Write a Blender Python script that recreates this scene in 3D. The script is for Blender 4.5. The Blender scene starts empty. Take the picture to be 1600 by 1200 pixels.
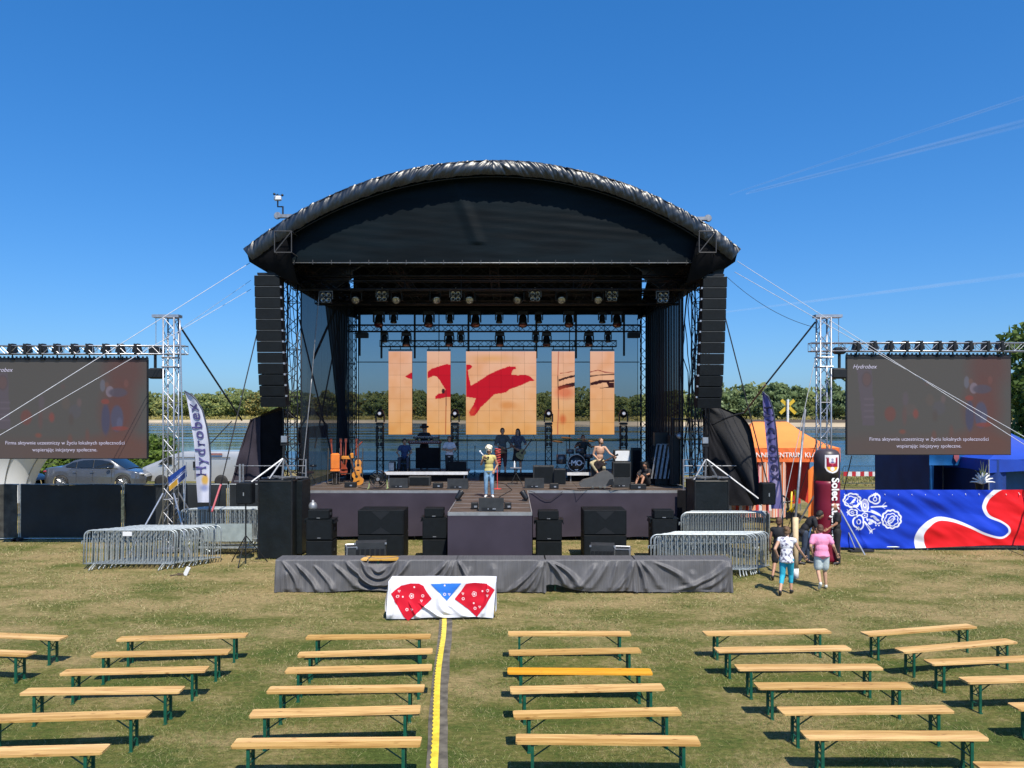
import bpy, bmesh, math, random
import numpy as np
from mathutils import Vector, Matrix
from mathutils.geometry import tessellate_polygon
PI = math.pi
random.seed(7); rng = np.random.default_rng(7)
sc = bpy.context.scene
C = sc.collection
R = math.radians

# ---------------------------------------------------------------- camera, sky, sun, exposure
EYE = 4.4
cam = bpy.data.cameras.new('camera'); camo = bpy.data.objects.new('camera', cam); C.objects.link(camo)
cam.sensor_width = 36.0; cam.lens = 27.0; cam.shift_y = 0.03
cam.clip_start = 0.2; cam.clip_end = 30000
camo.location = (0, 0, EYE); camo.rotation_euler = (PI/2, 0, 0)
sc.camera = camo
SUN = Vector((0.22, -0.62, 1.0)).normalized()      # towards the sun
w = bpy.data.worlds.new('World'); sc.world = w; w.use_nodes = True
nt = w.node_tree; nt.nodes.clear()
o_ = nt.nodes.new('ShaderNodeOutputWorld'); bg = nt.nodes.new('ShaderNodeBackground')
sky = nt.nodes.new('ShaderNodeTexSky'); sky.sky_type = 'NISHITA'; sky.sun_disc = False
sky.sun_elevation = math.asin(SUN.z); sky.sun_rotation = math.atan2(SUN.x, SUN.y)
sky.altitude = 50; sky.air_density = 1.0; sky.dust_density = 1.0; sky.ozone_density = 5.0
hs = nt.nodes.new('ShaderNodeHueSaturation'); hs.inputs['Saturation'].default_value = 1.30
hs.inputs['Hue'].default_value = 0.495
tint = nt.nodes.new('ShaderNodeMix'); tint.data_type = 'RGBA'; tint.blend_type = 'MULTIPLY'; tint.inputs[0].default_value = 1; tint.inputs[7].default_value = (.66,1.0,1.45,1)
gam = nt.nodes.new('ShaderNodeGamma'); gam.inputs[1].default_value = .77
nt.links.new(sky.outputs[0], hs.inputs['Color']); nt.links.new(hs.outputs[0], gam.inputs[0]); nt.links.new(gam.outputs[0], tint.inputs[6]); nt.links.new(tint.outputs[2], bg.inputs[0])
bg.inputs[1].default_value = 0.128
nt.links.new(bg.outputs[0], o_.inputs[0])
sun = bpy.data.lights.new('sun', 'SUN'); sun.energy = 4.7; sun.angle = R(0.5); sun.color = (1.0, 0.925, 0.79)
suno = bpy.data.objects.new('sun', sun); C.objects.link(suno)
suno.rotation_euler = (-SUN).to_track_quat('-Z', 'Y').to_euler()
sc.view_settings.view_transform = 'Standard'; sc.view_settings.look = 'None'
sc.view_settings.gamma = 1; sc.view_settings.exposure = 0.35; sc.view_settings.use_curve_mapping = False
sc.render.engine = 'CYCLES'
sc.cycles.use_denoising = True; sc.cycles.max_bounces = 8; sc.cycles.transparent_max_bounces = 24
sc.cycles.diffuse_bounces = 3; sc.cycles.glossy_bounces = 3; sc.cycles.transmission_bounces = 3

# ---------------------------------------------------------------- helpers
def W(px, py, D): return Vector(((px-800)*D/1200.0, D, EYE-(py-648)*D/1200.0))
def gx(px, D): return (px-800)*D/1200.0
def gz(py, D): return EYE-(py-648)*D/1200.0
def srgb(r, g, b):
    f = lambda c: (c/255/12.92) if c <= 10 else ((c/255+0.055)/1.055)**2.4
    return (f(r), f(g), f(b))
ORD = ['first','second','third','fourth','fifth','sixth','seventh','eighth','ninth','tenth','eleventh','twelfth','thirteenth','fourteenth']

def tag(o, label=None, cat=None, group=None, kind=None):
    if label: o['label'] = label
    if cat: o['category'] = cat
    if group: o['group'] = group
    if kind: o['kind'] = kind
    return o
def thing(name, label, cat, loc=(0,0,0), rotz=0, group=None):
    o = bpy.data.objects.new(name, None); C.objects.link(o)
    o.location = loc; o.rotation_euler = (0,0,rotz); o.empty_display_size = .2
    return tag(o, label, cat, group)
def offset(p):
    v = Vector((0,0,0))
    while p is not None:
        v += Vector(p.location); p = p.parent
    return v
def link(name, me, m, parent=None):
    if m is not None and len(me.materials) == 0: me.materials.append(m)
    o = bpy.data.objects.new(name, me); C.objects.link(o)
    if parent is not None: o.parent = parent
    return o
def dup(root, loc, rotz=0, label=None, group=None, scale=None, rot=None):
    r = root.copy(); C.objects.link(r); r.location = loc; r.rotation_euler = rot if rot else (0,0,rotz)
    if scale: r.scale = (scale,)*3
    if label: r['label'] = label
    if group: r['group'] = group
    for ch in list(root.children):
        c = ch.copy(); C.objects.link(c); c.parent = r
        for g in ch.children:
            d = g.copy(); C.objects.link(d); d.parent = c
    return r

class MB:
    def __init__(s): s.v = []; s.f = []
    def add(s, vs, fs):
        n = len(s.v); s.v += [tuple(p) for p in vs]; s.f += [tuple(i+n for i in f) for f in fs]; return s
    def box(s, c, d, rz=0, rx=0, ry=0, bev=0):
        x, y, z = d[0]/2, d[1]/2, d[2]/2
        M_ = Matrix.Translation(Vector(c)) @ Matrix.Rotation(rz,4,'Z') @ Matrix.Rotation(ry,4,'Y') @ Matrix.Rotation(rx,4,'X')
        if bev <= 0:
            vs = [M_ @ Vector((a*x,b*y,e*z)) for a in (-1,1) for b in (-1,1) for e in (-1,1)]
            return s.add(vs, [(0,1,3,2),(4,6,7,5),(0,4,5,1),(2,3,7,6),(0,2,6,4),(1,5,7,3)])
        # chamfered vertical section box
        b_ = min(bev, x*.9, y*.9, z*.9)
        vs = []
        for (zz, q) in ((-z, b_), (-z+b_, 0), (z-b_, 0), (z, b_)):
            xx, yy = x-q, y-q; k = b_*.6
            for (a, b) in ((-xx+k,-yy),(xx-k,-yy),(xx,-yy+k),(xx,yy-k),(xx-k,yy),(-xx+k,yy),(-xx,yy-k),(-xx,-yy+k)):
                vs.append(M_ @ Vector((a,b,zz)))
        fs = [tuple(reversed(range(8))), tuple(range(24,32))]
        for r in range(3):
            for i in range(8):
                j = (i+1) % 8; fs.append((r*8+i, r*8+j, (r+1)*8+j, (r+1)*8+i))
        return s.add(vs, fs)
    def tube(s, a, b, r, n=6, r2=None):
        a, b = Vector(a), Vector(b); r2 = r if r2 is None else r2
        d = b-a
        if d.length < 1e-6: return s
        q = d.to_track_quat('Z','Y').to_matrix()
        vs = []
        for (p, rr) in ((a,r),(b,r2)):
            for i in range(n):
                t = 2*PI*i/n; vs.append(p + q @ Vector((rr*math.cos(t), rr*math.sin(t), 0)))
        fs = [(i,(i+1)%n,n+(i+1)%n,n+i) for i in range(n)] + [tuple(reversed(range(n))), tuple(range(n,2*n))]
        return s.add(vs, fs)
    def path(s, pts, r, n=6, r2=None):
        pts = [Vector(p) for p in pts]; m = len(pts); vs = []; up = None
        for k, p in enumerate(pts):
            d = (pts[min(k+1,m-1)]-pts[max(k-1,0)]).normalized()
            if up is None:
                up = Vector((0,0,1)) if abs(d.z) < .9 else Vector((1,0,0))
            x = d.cross(up)
            if x.length < 1e-4: x = d.cross(Vector((1,.3,0)))
            x.normalize(); y = x.cross(d).normalized(); up = y
            rr = r if r2 is None else r+(r2-r)*k/(m-1)
            for i in range(n):
                t = 2*PI*i/n; vs.append(p + x*rr*math.cos(t) + y*rr*math.sin(t))
        fs = []
        for k in range(m-1):
            for i in range(n):
                j = (i+1)%n; fs.append((k*n+i,k*n+j,(k+1)*n+j,(k+1)*n+i))
        fs += [tuple(reversed(range(n))), tuple(range((m-1)*n, m*n))]
        return s.add(vs, fs)
    def lathe(s, prof, c, n=16, axis=None, caps=True):
        c = Vector(c); q = Matrix.Identity(3) if axis is None else Vector(axis).to_track_quat('Z','Y').to_matrix()
        vs = []
        for (r, z) in prof:
            for i in range(n):
                t = 2*PI*i/n; vs.append(c + q @ Vector((r*math.cos(t), r*math.sin(t), z)))
        fs = []
        for k in range(len(prof)-1):
            for i in range(n):
                j = (i+1)%n; fs.append((k*n+i,k*n+j,(k+1)*n+j,(k+1)*n+i))
        if caps: fs += [tuple(reversed(range(n))), tuple(range((len(prof)-1)*n, len(prof)*n))]
        return s.add(vs, fs)
    def ell(s, c, d, nu=12, nv=8, M_=None):
        c = Vector(c); vs = []; 
        for k in range(nv+1):
            ph = PI*k/nv
            for i in range(nu):
                t = 2*PI*i/nu
                p = Vector((d[0]*math.sin(ph)*math.cos(t), d[1]*math.sin(ph)*math.sin(t), d[2]*math.cos(ph)))
                vs.append(c + (M_ @ p if M_ else p))
        fs = []
        for k in range(nv):
            for i in range(nu):
                j = (i+1)%nu; fs.append((k*nu+j,k*nu+i,(k+1)*nu+i,(k+1)*nu+j))
        return s.add(vs, fs)
    def grid(s, f, nu, nv):
        vs = [f(i/nu, j/nv) for j in range(nv+1) for i in range(nu+1)]
        fs = [(j*(nu+1)+i, j*(nu+1)+i+1, (j+1)*(nu+1)+i+1, (j+1)*(nu+1)+i) for j in range(nv) for i in range(nu)]
        return s.add(vs, fs)
    def poly(s, pts2, f, thick=None):
        """flat polygon of (a,b) points mapped by f(a,b,depth)->Vector, extruded by thick"""
        tr = tessellate_polygon([[Vector((p[0],p[1],0)) for p in pts2]])
        n = len(pts2)
        if thick is None:
            return s.add([f(p[0],p[1],0) for p in pts2], tr)
        vs = [f(p[0],p[1],0) for p in pts2] + [f(p[0],p[1],thick) for p in pts2]
        fs = list(tr) + [tuple(i+n for i in reversed(t)) for t in tr] + [(i,(i+1)%n,n+(i+1)%n,n+i) for i in range(n)]
        return s.add(vs, fs)
    def mesh(s, name, off=None, smooth=False):
        me = bpy.data.meshes.new(name)
        vs = s.v if off is None else [(p[0]-off[0],p[1]-off[1],p[2]-off[2]) for p in s.v]
        me.from_pydata(vs, [], s.f)
        bm = bmesh.new(); bm.from_mesh(me); bmesh.ops.remove_doubles(bm, verts=bm.verts, dist=1e-5) if smooth else None
        bmesh.ops.recalc_face_normals(bm, faces=bm.faces); bm.to_mesh(me); bm.free()
        if smooth: me.polygons.foreach_set('use_smooth', [True]*len(me.polygons))
        return me
    def build(s, name, m, parent=None, smooth=False):
        return link(name, s.mesh(name, offset(parent) if parent else None, smooth), m, parent)
    def struct(s, name, m, smooth=False):
        return tag(s.build(name, m, None, smooth), kind='structure')
def single(mb, name, m, label, cat, group=None, smooth=False):
    """one-mesh thing with its origin at its base centre"""
    a = np.array(mb.v); c = Vector(((a[:,0].min()+a[:,0].max())/2, (a[:,1].min()+a[:,1].max())/2, a[:,2].min()))
    o = link(name, mb.mesh(name, c, smooth), m); o.location = c
    return tag(o, label, cat, group)

def hnoise(x, y=0.0, z=0.0, s=0):
    from mathutils import noise
    return noise.noise(Vector((x+s*17.3, y-s*9.1, z+s*3.7)))

# ---------------------------------------------------------------- materials
def Mt(name, col, rough=.6, metal=0., var=.12, scale=5., bump=0., bscale=60., spec=.5, emit=None, estr=1., coat=0., stretch=None, col2=None, lo=.35, hi=.65, sub=0):
    m = bpy.data.materials.new(name); m.use_nodes = True; t = m.node_tree; N = t.nodes; L = t.links
    b = N['Principled BSDF']; b.inputs['Roughness'].default_value = rough; b.inputs['Metallic'].default_value = metal
    b.inputs['Specular IOR Level'].default_value = spec
    if coat: b.inputs['Coat Weight'].default_value = coat; b.inputs['Coat Roughness'].default_value = .06
    tc = N.new('ShaderNodeTexCoord'); mp = N.new('ShaderNodeMapping'); L.new(tc.outputs['Object'], mp.inputs[0])
    if stretch: mp.inputs['Scale'].default_value = stretch
    no = N.new('ShaderNodeTexNoise'); no.inputs['Scale'].default_value = scale; no.inputs['Detail'].default_value = 6
    L.new(mp.outputs[0], no.inputs['Vector'])
    cr = N.new('ShaderNodeValToRGB'); L.new(no.outputs[0], cr.inputs[0])
    a_ = [max(0, c*(1-var)) for c in col]; b_ = [min(1, c*(1+var)) for c in (col2 or col)]
    cr.color_ramp.elements[0].position = lo; cr.color_ramp.elements[1].position = hi
    cr.color_ramp.elements[0].color = (*a_,1); cr.color_ramp.elements[1].color = (*b_,1)
    L.new(cr.outputs[0], b.inputs['Base Color'])
    if bump:
        n2 = N.new('ShaderNodeTexNoise'); n2.inputs['Scale'].default_value = bscale; n2.inputs['Detail'].default_value = 4
        L.new(mp.outputs[0], n2.inputs['Vector'])
        bp = N.new('ShaderNodeBump'); bp.inputs['Strength'].default_value = bump; bp.inputs['Distance'].default_value = .02
        L.new(n2.outputs[0], bp.inputs['Height']); L.new(bp.outputs[0], b.inputs['Normal'])
    if emit: b.inputs['Emission Color'].default_value = (*emit,1); b.inputs['Emission Strength'].default_value = estr
    return m
def AttrMat(name, rough=.7, emis=0., base=1., bump=0., bscale=40., trans=0.):
    """colours of flat prints and screens come from the mesh attribute 'print'"""
    m = bpy.data.materials.new(name); m.use_nodes = True; t = m.node_tree; N = t.nodes; L = t.links
    b = N['Principled BSDF']; b.inputs['Roughness'].default_value = rough; b.inputs['Specular IOR Level'].default_value = .3
    at = N.new('ShaderNodeAttribute'); at.attribute_name = 'print'
    if base < 1:
        mx = N.new('ShaderNodeMix'); mx.data_type = 'RGBA'; mx.blend_type = 'MULTIPLY'; mx.inputs[0].default_value = 1
        L.new(at.outputs[0], mx.inputs[6]); mx.inputs[7].default_value = (base,base,base,1); L.new(mx.outputs[2], b.inputs['Base Color'])
    else: L.new(at.outputs[0], b.inputs['Base Color'])
    if emis: L.new(at.outputs[0], b.inputs['Emission Color']); b.inputs['Emission Strength'].default_value = emis
    if bump:
        tc = N.new('ShaderNodeTexCoord'); n2 = N.new('ShaderNodeTexNoise'); n2.inputs['Scale'].default_value = bscale
        L.new(tc.outputs['Object'], n2.inputs['Vector']); bp = N.new('ShaderNodeBump'); bp.inputs['Strength'].default_value = bump
        bp.inputs['Distance'].default_value = .02; L.new(n2.outputs[0], bp.inputs['Height']); L.new(bp.outputs[0], b.inputs['Normal'])
    if trans:
        ou = N['Material Output']; tr = N.new('ShaderNodeBsdfTranslucent'); L.new(at.outputs[0], tr.inputs[0])
        ms = N.new('ShaderNodeMixShader'); ms.inputs[0].default_value = trans
        L.new(b.outputs[0], ms.inputs[1]); L.new(tr.outputs[0], ms.inputs[2]); L.new(ms.outputs[0], ou.inputs[0])
    return m
def Sheer(name, col, alpha, rough=.8, weave=0.):
    """woven mesh cloth one can see through"""
    m = bpy.data.materials.new(name); m.use_nodes = True; t = m.node_tree; N = t.nodes; L = t.links
    b = N['Principled BSDF']; b.inputs['Base Color'].default_value = (*col,1); b.inputs['Roughness'].default_value = rough
    b.inputs['Specular IOR Level'].default_value = .2
    tr = N.new('ShaderNodeBsdfTransparent'); ms = N.new('ShaderNodeMixShader'); ms.inputs[0].default_value = alpha
    L.new(tr.outputs[0], ms.inputs[1]); L.new(b.outputs[0], ms.inputs[2]); L.new(ms.outputs[0], N['Material Output'].inputs[0])
    return m
def Leaf(name, c1, c2, scale=.25, rough=.6, trans=.3, c3=None):
    m = bpy.data.materials.new(name); m.use_nodes = True; t = m.node_tree; N = t.nodes; L = t.links
    b = N['Principled BSDF']; b.inputs['Roughness'].default_value = rough; b.inputs['Specular IOR Level'].default_value = .25
    g = N.new('ShaderNodeNewGeometry'); no = N.new('ShaderNodeTexNoise'); no.inputs['Scale'].default_value = scale
    no.inputs['Detail'].default_value = 4; L.new(g.outputs['Position'], no.inputs['Vector'])
    ri = N.new('ShaderNodeMath'); ri.operation = 'MULTIPLY_ADD'; ri.inputs[1].default_value = .34; L.new(g.outputs['Random Per Island'], ri.inputs[0])
    oi = N.new('ShaderNodeObjectInfo'); r2 = N.new('ShaderNodeMath'); r2.operation = 'MULTIPLY_ADD'; r2.inputs[1].default_value = .5
    L.new(oi.outputs['Random'], r2.inputs[0]); L.new(no.outputs[0], r2.inputs[2]); L.new(r2.outputs[0], ri.inputs[2])
    mr = N.new('ShaderNodeMapRange'); mr.inputs[1].default_value = .5; mr.inputs[2].default_value = 1.25; L.new(ri.outputs[0], mr.inputs[0])
    cr = N.new('ShaderNodeValToRGB'); L.new(mr.outputs[0], cr.inputs[0])
    cr.color_ramp.elements[0].color = (*c1,1); cr.color_ramp.elements[1].color = (*c2,1)
    if c3: e = cr.color_ramp.elements.new(.5); e.color = (*c3,1)
    L.new(cr.outputs[0], b.inputs['Base Color'])
    tr = N.new('ShaderNodeBsdfTranslucent'); L.new(cr.outputs[0], tr.inputs[0])
    ms = N.new('ShaderNodeMixShader'); ms.inputs[0].default_value = trans
    L.new(b.outputs[0], ms.inputs[1]); L.new(tr.outputs[0], ms.inputs[2]); L.new(ms.outputs[0], N['Material Output'].inputs[0])
    return m

alu = Mt('aluminium', (.50,.51,.54), .42, .8, .12, 8)
alu_dull = Mt('dull aluminium', (.30,.31,.33), .5, .6, .2, 8)
galv = Mt('galvanised steel', (.40,.44,.45), .5, .55, .22, 14)
black_metal = Mt('black coated metal', (.010,.011,.013), .5, .1, .2, 8)
black_truss = Mt('black truss', (.009,.011,.016), .5, .1, .2, 8)
black_plastic = Mt('black plastic', (.011,.012,.014), .45, 0, .15, 10)
speaker_mat = Mt('speaker cabinet', (.005,.007,.009), .65, 0, .25, 5, .25, 160, spec=.2)
grille_mat = Mt('speaker grille', (.006,.009,.012), .7, .0, .15, 6, .5, 220, spec=.2)
case_mat = Mt('case laminate', (.028,.031,.034), .55, 0, .2, 6)
chrome = Mt('chrome', (.7,.7,.72), .18, 1, .05)
cloth_black = Mt('black molton cloth', (.007,.007,.009), .85, 0, .25, 3, .3, 80, spec=.15)
tarp_black = Mt('black wrap', (.004,.007,.009), .5, 0, .25, 3, .35, 9, spec=.35)
skirt_mat = Mt('stage skirt cloth', (.046,.038,.054), .75, 0, .12, 1.2, .1, 30, spec=.2)
green_paint = Mt('green bench paint', (.008,.095,.060), .35, .1, .2, 9)
rope_black = Mt('black strap', (.012,.012,.015), .7)
rope_white = Mt('white rope', (.55,.56,.60), .7)
white_plastic = Mt('white plastic', (.75,.76,.78), .45, 0, .05)
rubber = Mt('black rubber', (.02,.02,.021), .75, 0, .2)
glass_dark = Mt('tinted glass', (.012,.015,.018), .06, 0, .1, coat=.5)
# ---------------------------------------------------------------- ground, river, far bank
def ground_material():
    m = bpy.data.materials.new('dry meadow'); m.use_nodes = True; t = m.node_tree; N = t.nodes; L = t.links
    b = N['Principled BSDF']; b.inputs['Roughness'].default_value = .9; b.inputs['Specular IOR Level'].default_value = .1
    g = N.new('ShaderNodeNewGeometry')
    mp = N.new('ShaderNodeMapping'); L.new(g.outputs['Position'], mp.inputs[0]); mp.inputs['Scale'].default_value = (.75,1.25,1)
    n1 = N.new('ShaderNodeTexNoise'); n1.inputs['Scale'].default_value = .55; n1.inputs['Detail'].default_value = 9; n1.inputs['Roughness'].default_value = .68
    L.new(mp.outputs[0], n1.inputs['Vector'])
    n2 = N.new('ShaderNodeTexNoise'); n2.inputs['Scale'].default_value = 9; n2.inputs['Detail'].default_value = 6; n2.inputs['Roughness'].default_value = .7
    L.new(g.outputs['Position'], n2.inputs['Vector'])
    n3 = N.new('ShaderNodeTexNoise'); n3.inputs['Scale'].default_value = 60; n3.inputs['Detail'].default_value = 5; L.new(g.outputs['Position'], n3.inputs['Vector'])
    # drier between the stage and the first rows
    sep = N.new('ShaderNodeSeparateXYZ'); L.new(g.outputs['Position'], sep.inputs[0])
    dr = N.new('ShaderNodeMapRange'); dr.inputs[1].default_value = 12.5; dr.inputs[2].default_value = 18; dr.inputs[3].default_value = .035; dr.inputs[4].default_value = -.07
    L.new(sep.outputs[1], dr.inputs[0])
    a = N.new('ShaderNodeMath'); a.operation = 'ADD'; L.new(n1.outputs[0], a.inputs[0]); L.new(dr.outputs[0], a.inputs[1])
    a2 = N.new('ShaderNodeMath'); a2.operation = 'MULTIPLY_ADD'; a2.inputs[1].default_value = .38; L.new(n2.outputs[0], a2.inputs[0]); L.new(a.outputs[0], a2.inputs[2])
    cr = N.new('ShaderNodeValToRGB'); L.new(a2.outputs[0], cr.inputs[0]); e = cr.color_ramp.elements
    e[0].position = .53; e[0].color = (.36,.285,.15,1); e[1].position = .82; e[1].color = (.088,.125,.032,1)
    x = e.new(.63); x.color = (.26,.228,.105,1); x = e.new(.71); x.color = (.16,.165,.055,1)
    mx = N.new('ShaderNodeMix'); mx.data_type = 'RGBA'; mx.blend_type = 'MULTIPLY'; mx.inputs[0].default_value = .75
    c3 = N.new('ShaderNodeValToRGB'); L.new(n3.outputs[0], c3.inputs[0]); c3.color_ramp.elements[0].position = .3; c3.color_ramp.elements[0].color = (.45,.42,.38,1)
    c3.color_ramp.elements[1].position = .68; c3.color_ramp.elements[1].color = (1.15,1.12,1.05,1)
    L.new(cr.outputs[0], mx.inputs[6]); L.new(c3.outputs[0], mx.inputs[7]); L.new(mx.outputs[2], b.inputs['Base Color'])
    mp4 = N.new('ShaderNodeMapping'); mp4.inputs['Scale'].default_value = (7,16,1); L.new(g.outputs['Position'], mp4.inputs[0])
    n4 = N.new('ShaderNodeTexNoise'); n4.inputs['Scale'].default_value = 1; n4.inputs['Detail'].default_value = 8; n4.inputs['Roughness'].default_value = .75; L.new(mp4.outputs[0], n4.inputs['Vector'])
    c4 = N.new('ShaderNodeValToRGB'); L.new(n4.outputs[0], c4.inputs[0]); c4.color_ramp.elements[0].position = .36; c4.color_ramp.elements[0].color = (.60,.59,.56,1); c4.color_ramp.elements[1].position = .64; c4.color_ramp.elements[1].color = (1.20,1.18,1.10,1)
    m4 = N.new('ShaderNodeMix'); m4.data_type = 'RGBA'; m4.blend_type = 'MULTIPLY'; m4.inputs[0].default_value = .85; L.new(mx.outputs[2], m4.inputs[6]); L.new(c4.outputs[0], m4.inputs[7]); L.new(m4.outputs[2], b.inputs['Base Color'])
    bp = N.new('ShaderNodeBump'); bp.inputs['Strength'].default_value = .8; bp.inputs['Distance'].default_value = .04
    L.new(n4.outputs[0], bp.inputs['Height']); L.new(bp.outputs[0], b.inputs['Normal'])
    return m
meadow = ground_material()
def gh(x, y):
    h = 0.02*hnoise(x*.35, y*.35) + .012*hnoise(x*1.1, y*1.1, 0, 3)
    return h
mb = MB()
xs = np.concatenate([[-900,-300,-120,-60,-40], np.linspace(-26,26,105), [40,60,120,300,900]])
ys = np.concatenate([[-40,-10,0], np.linspace(4,40,73), [44,48,52,56,58,62,64]])
vs = []
for y in ys:
    for x in xs:
        z = gh(x, y) if 4 <= y <= 40 and abs(x) < 26 else 0
        if y > 56: z = -2.4*min(1,(y-56)/6)
        vs.append((x, y, z))
nx = len(xs)
mb.add(vs, [(j*nx+i, j*nx+i+1, (j+1)*nx+i+1, (j+1)*nx+i) for j in range(len(ys)-1) for i in range(nx-1)])
mb.struct('meadow_ground', meadow, True)

# river
def water_mat():
    m = bpy.data.materials.new('river water'); m.use_nodes = True; t = m.node_tree; N = t.nodes; L = t.links
    b = N['Principled BSDF']; b.inputs['Base Color'].default_value = (.022,.065,.11,1)
    b.inputs['IOR'].default_value = 1.33
    g = N.new('ShaderNodeNewGeometry'); mp = N.new('ShaderNodeMapping'); mp.inputs['Scale'].default_value = (.05,.35,1); L.new(g.outputs['Position'], mp.inputs[0])
    n = N.new('ShaderNodeTexNoise'); n.inputs['Scale'].default_value = 1.2; n.inputs['Detail'].default_value = 5; L.new(mp.outputs[0], n.inputs['Vector'])
    n2 = N.new('ShaderNodeTexNoise'); n2.inputs['Scale'].default_value = 1.8; n2.inputs['Detail'].default_value = 3; L.new(g.outputs['Position'], n2.inputs['Vector'])
    mu = N.new('ShaderNodeMath'); mu.operation = 'MULTIPLY'; L.new(n.outputs[0], mu.inputs[0]); L.new(n2.outputs[0], mu.inputs[1])
    mpb = N.new('ShaderNodeMapping'); mpb.inputs['Scale'].default_value = (.006,.045,1); L.new(g.outputs['Position'], mpb.inputs[0]); nb = N.new('ShaderNodeTexNoise'); nb.inputs['Scale'].default_value = 1; nb.inputs['Detail'].default_value = 4; L.new(mpb.outputs[0], nb.inputs['Vector'])
    mb_ = N.new('ShaderNodeMapRange'); mb_.inputs[1].default_value = .42; mb_.inputs[2].default_value = .58; mb_.inputs[3].default_value = .05; mb_.inputs[4].default_value = .75; L.new(nb.outputs[0], mb_.inputs[0])
    rr_ = N.new('ShaderNodeMapRange'); rr_.inputs[1].default_value = .40; rr_.inputs[2].default_value = .60; rr_.inputs[3].default_value = .04; rr_.inputs[4].default_value = .20; L.new(nb.outputs[0], rr_.inputs[0]); L.new(rr_.outputs[0], b.inputs['Roughness'])
    bp = N.new('ShaderNodeBump'); bp.inputs['Distance'].default_value = .22; L.new(mb_.outputs[0], bp.inputs['Strength'])
    L.new(mu.outputs[0], bp.inputs['Height']); L.new(bp.outputs[0], b.inputs['Normal'])
    return m
WZ = -1.2
MB().add([(-2500,57,WZ),(2500,57,WZ),(2500,900,WZ),(-2500,900,WZ)], [(0,1,2,3)]).struct('river_water', water_mat())
# far bank: shoreline runs nearer on the right
def shore(x):
    s = 1/(1+math.exp((x-10)/60))
    return 345 + 205*s + 8*hnoise(x*.01,0,0,5) + (18*hnoise(x*.03,1) if x < 60 else 3*hnoise(x*.03,1))
sand = Mt('river sand', (.46,.37,.25), .9, 0, .15, .05)
dune = Mt('far bank grass', (.17,.17,.055), .9, 0, .3, .06, col2=(.25,.22,.10))
mb = MB(); X = [-1800+i*30 for i in range(121)]
def bank(rows, name, m):
    mb = MB(); n = len(X); vs = [(x, shore(x)+dy, z+(.25*hnoise(x*.02,dy*.1))) for (dy, z) in rows for x in X]
    mb.add(vs, [(j*n+i, j*n+i+1, (j+1)*n+i+1, (j+1)*n+i) for j in range(len(rows)-1) for i in range(n-1)])
    return mb.struct(name, m, True)
bank([(-4,-1.8),(0,-1.0),(9,-.1),(20,.5)], 'sand_beach', sand)
bank([(20,.5),(40,1.0),(80,2.2),(160,3.8),(400,6),(6000,8)], 'far_bank', dune)
# brown revetment step on the right
mb = MB()
mb.grid(lambda u,v: Vector((95+u*800, shore(95+u*800)+19+v*3, .45+v*1.5)), 30, 1); mb.struct('bank_step', Mt('dark bank edge', (.07,.055,.04), .9))

# ---------------------------------------------------------------- trees
def leaf_quads(P, Nn, size, rs, aspect=1.5):
    n = len(P); d = rs.normal(size=(n,3)); nn = Nn + .75*d; nn /= np.linalg.norm(nn,axis=1)[:,None]
    a = np.cross(nn, rs.normal(size=(n,3))); a /= np.linalg.norm(a,axis=1)[:,None]; b = np.cross(nn,a)
    s = (size*(.6+.8*rs.random(n)))[:,None]; a = a*s*aspect*.5; b = b*s*.5
    V = np.stack([P-a, P+b*.9, P+a, P-b*.9], 1).reshape(-1,3)
    return V
def np_mesh(name, V, k=4, smooth=False):
    me = bpy.data.meshes.new(name); nf = len(V)//k
    me.vertices.add(len(V)); me.vertices.foreach_set('co', V.astype(np.float32).ravel())
    me.loops.add(nf*k); me.loops.foreach_set('vertex_index', np.arange(nf*k, dtype=np.int32))
    me.polygons.add(nf); me.polygons.foreach_set('loop_start', np.arange(0,nf*k,k,dtype=np.int32)); me.polygons.foreach_set('loop_total', np.full(nf,k,dtype=np.int32))
    me.update(); me.validate(); return me
def lump_points(lumps, n, rs, shell=.35):
    vol = np.array([l[3]*l[4]*l[5] for l in lumps])**.67; pr = vol/vol.sum(); k = rs.choice(len(lumps), n, p=pr)
    Lm = np.array(lumps)[k]; d = rs.normal(size=(n,3)); d /= np.linalg.norm(d,axis=1)[:,None]
    r = 1 - shell*rs.random(n)**1.5 + .06*rs.normal(size=n)
    P = Lm[:,:3] + d*Lm[:,3:6]*r[:,None]
    return P, d
def crown_lumps(rs, h0, h1, rad, n, flat=.8):
    out = []
    for i in range(n):
        t = (i+.5)/n; z = h0+(h1-h0)*t; rr = rad*math.sin(PI*(.18+.74*t))**.8
        a = rs.random()*2*PI; q = rr*.55*rs.random()**.5; s = rad*(.30+.26*rs.random())*(1.1-.45*t)
        out.append((q*math.cos(a), q*math.sin(a), z, s*1.15, s*1.15, s*flat))
    return out
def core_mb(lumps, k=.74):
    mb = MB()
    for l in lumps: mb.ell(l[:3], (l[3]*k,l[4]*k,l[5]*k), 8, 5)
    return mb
bark = Mt('bark', (.10,.075,.05), .9, 0, .3, 3, .5, 12)
lf_far = Leaf('far leaves', (.090,.135,.040), (.40,.39,.13), .05, trans=.3, c3=(.24,.28,.08))
lf_far_r = Leaf('far willow leaves', (.085,.135,.060), (.37,.43,.25), .06, trans=.3, c3=(.20,.27,.12))
lf_far_y = Leaf('yellowing far leaves', (.11,.11,.028), (.34,.28,.08), .05, trans=.2)
lf_wood = Leaf('far wood leaves', (.05,.08,.028), (.16,.19,.06), .03, trans=.2)
lf_near = Leaf('near leaves', (.045,.085,.018), (.13,.20,.045), .8, trans=.35)
lf_hedge = Leaf('hedge leaves', (.06,.12,.016), (.20,.28,.05), 1.2, trans=.35)
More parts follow.
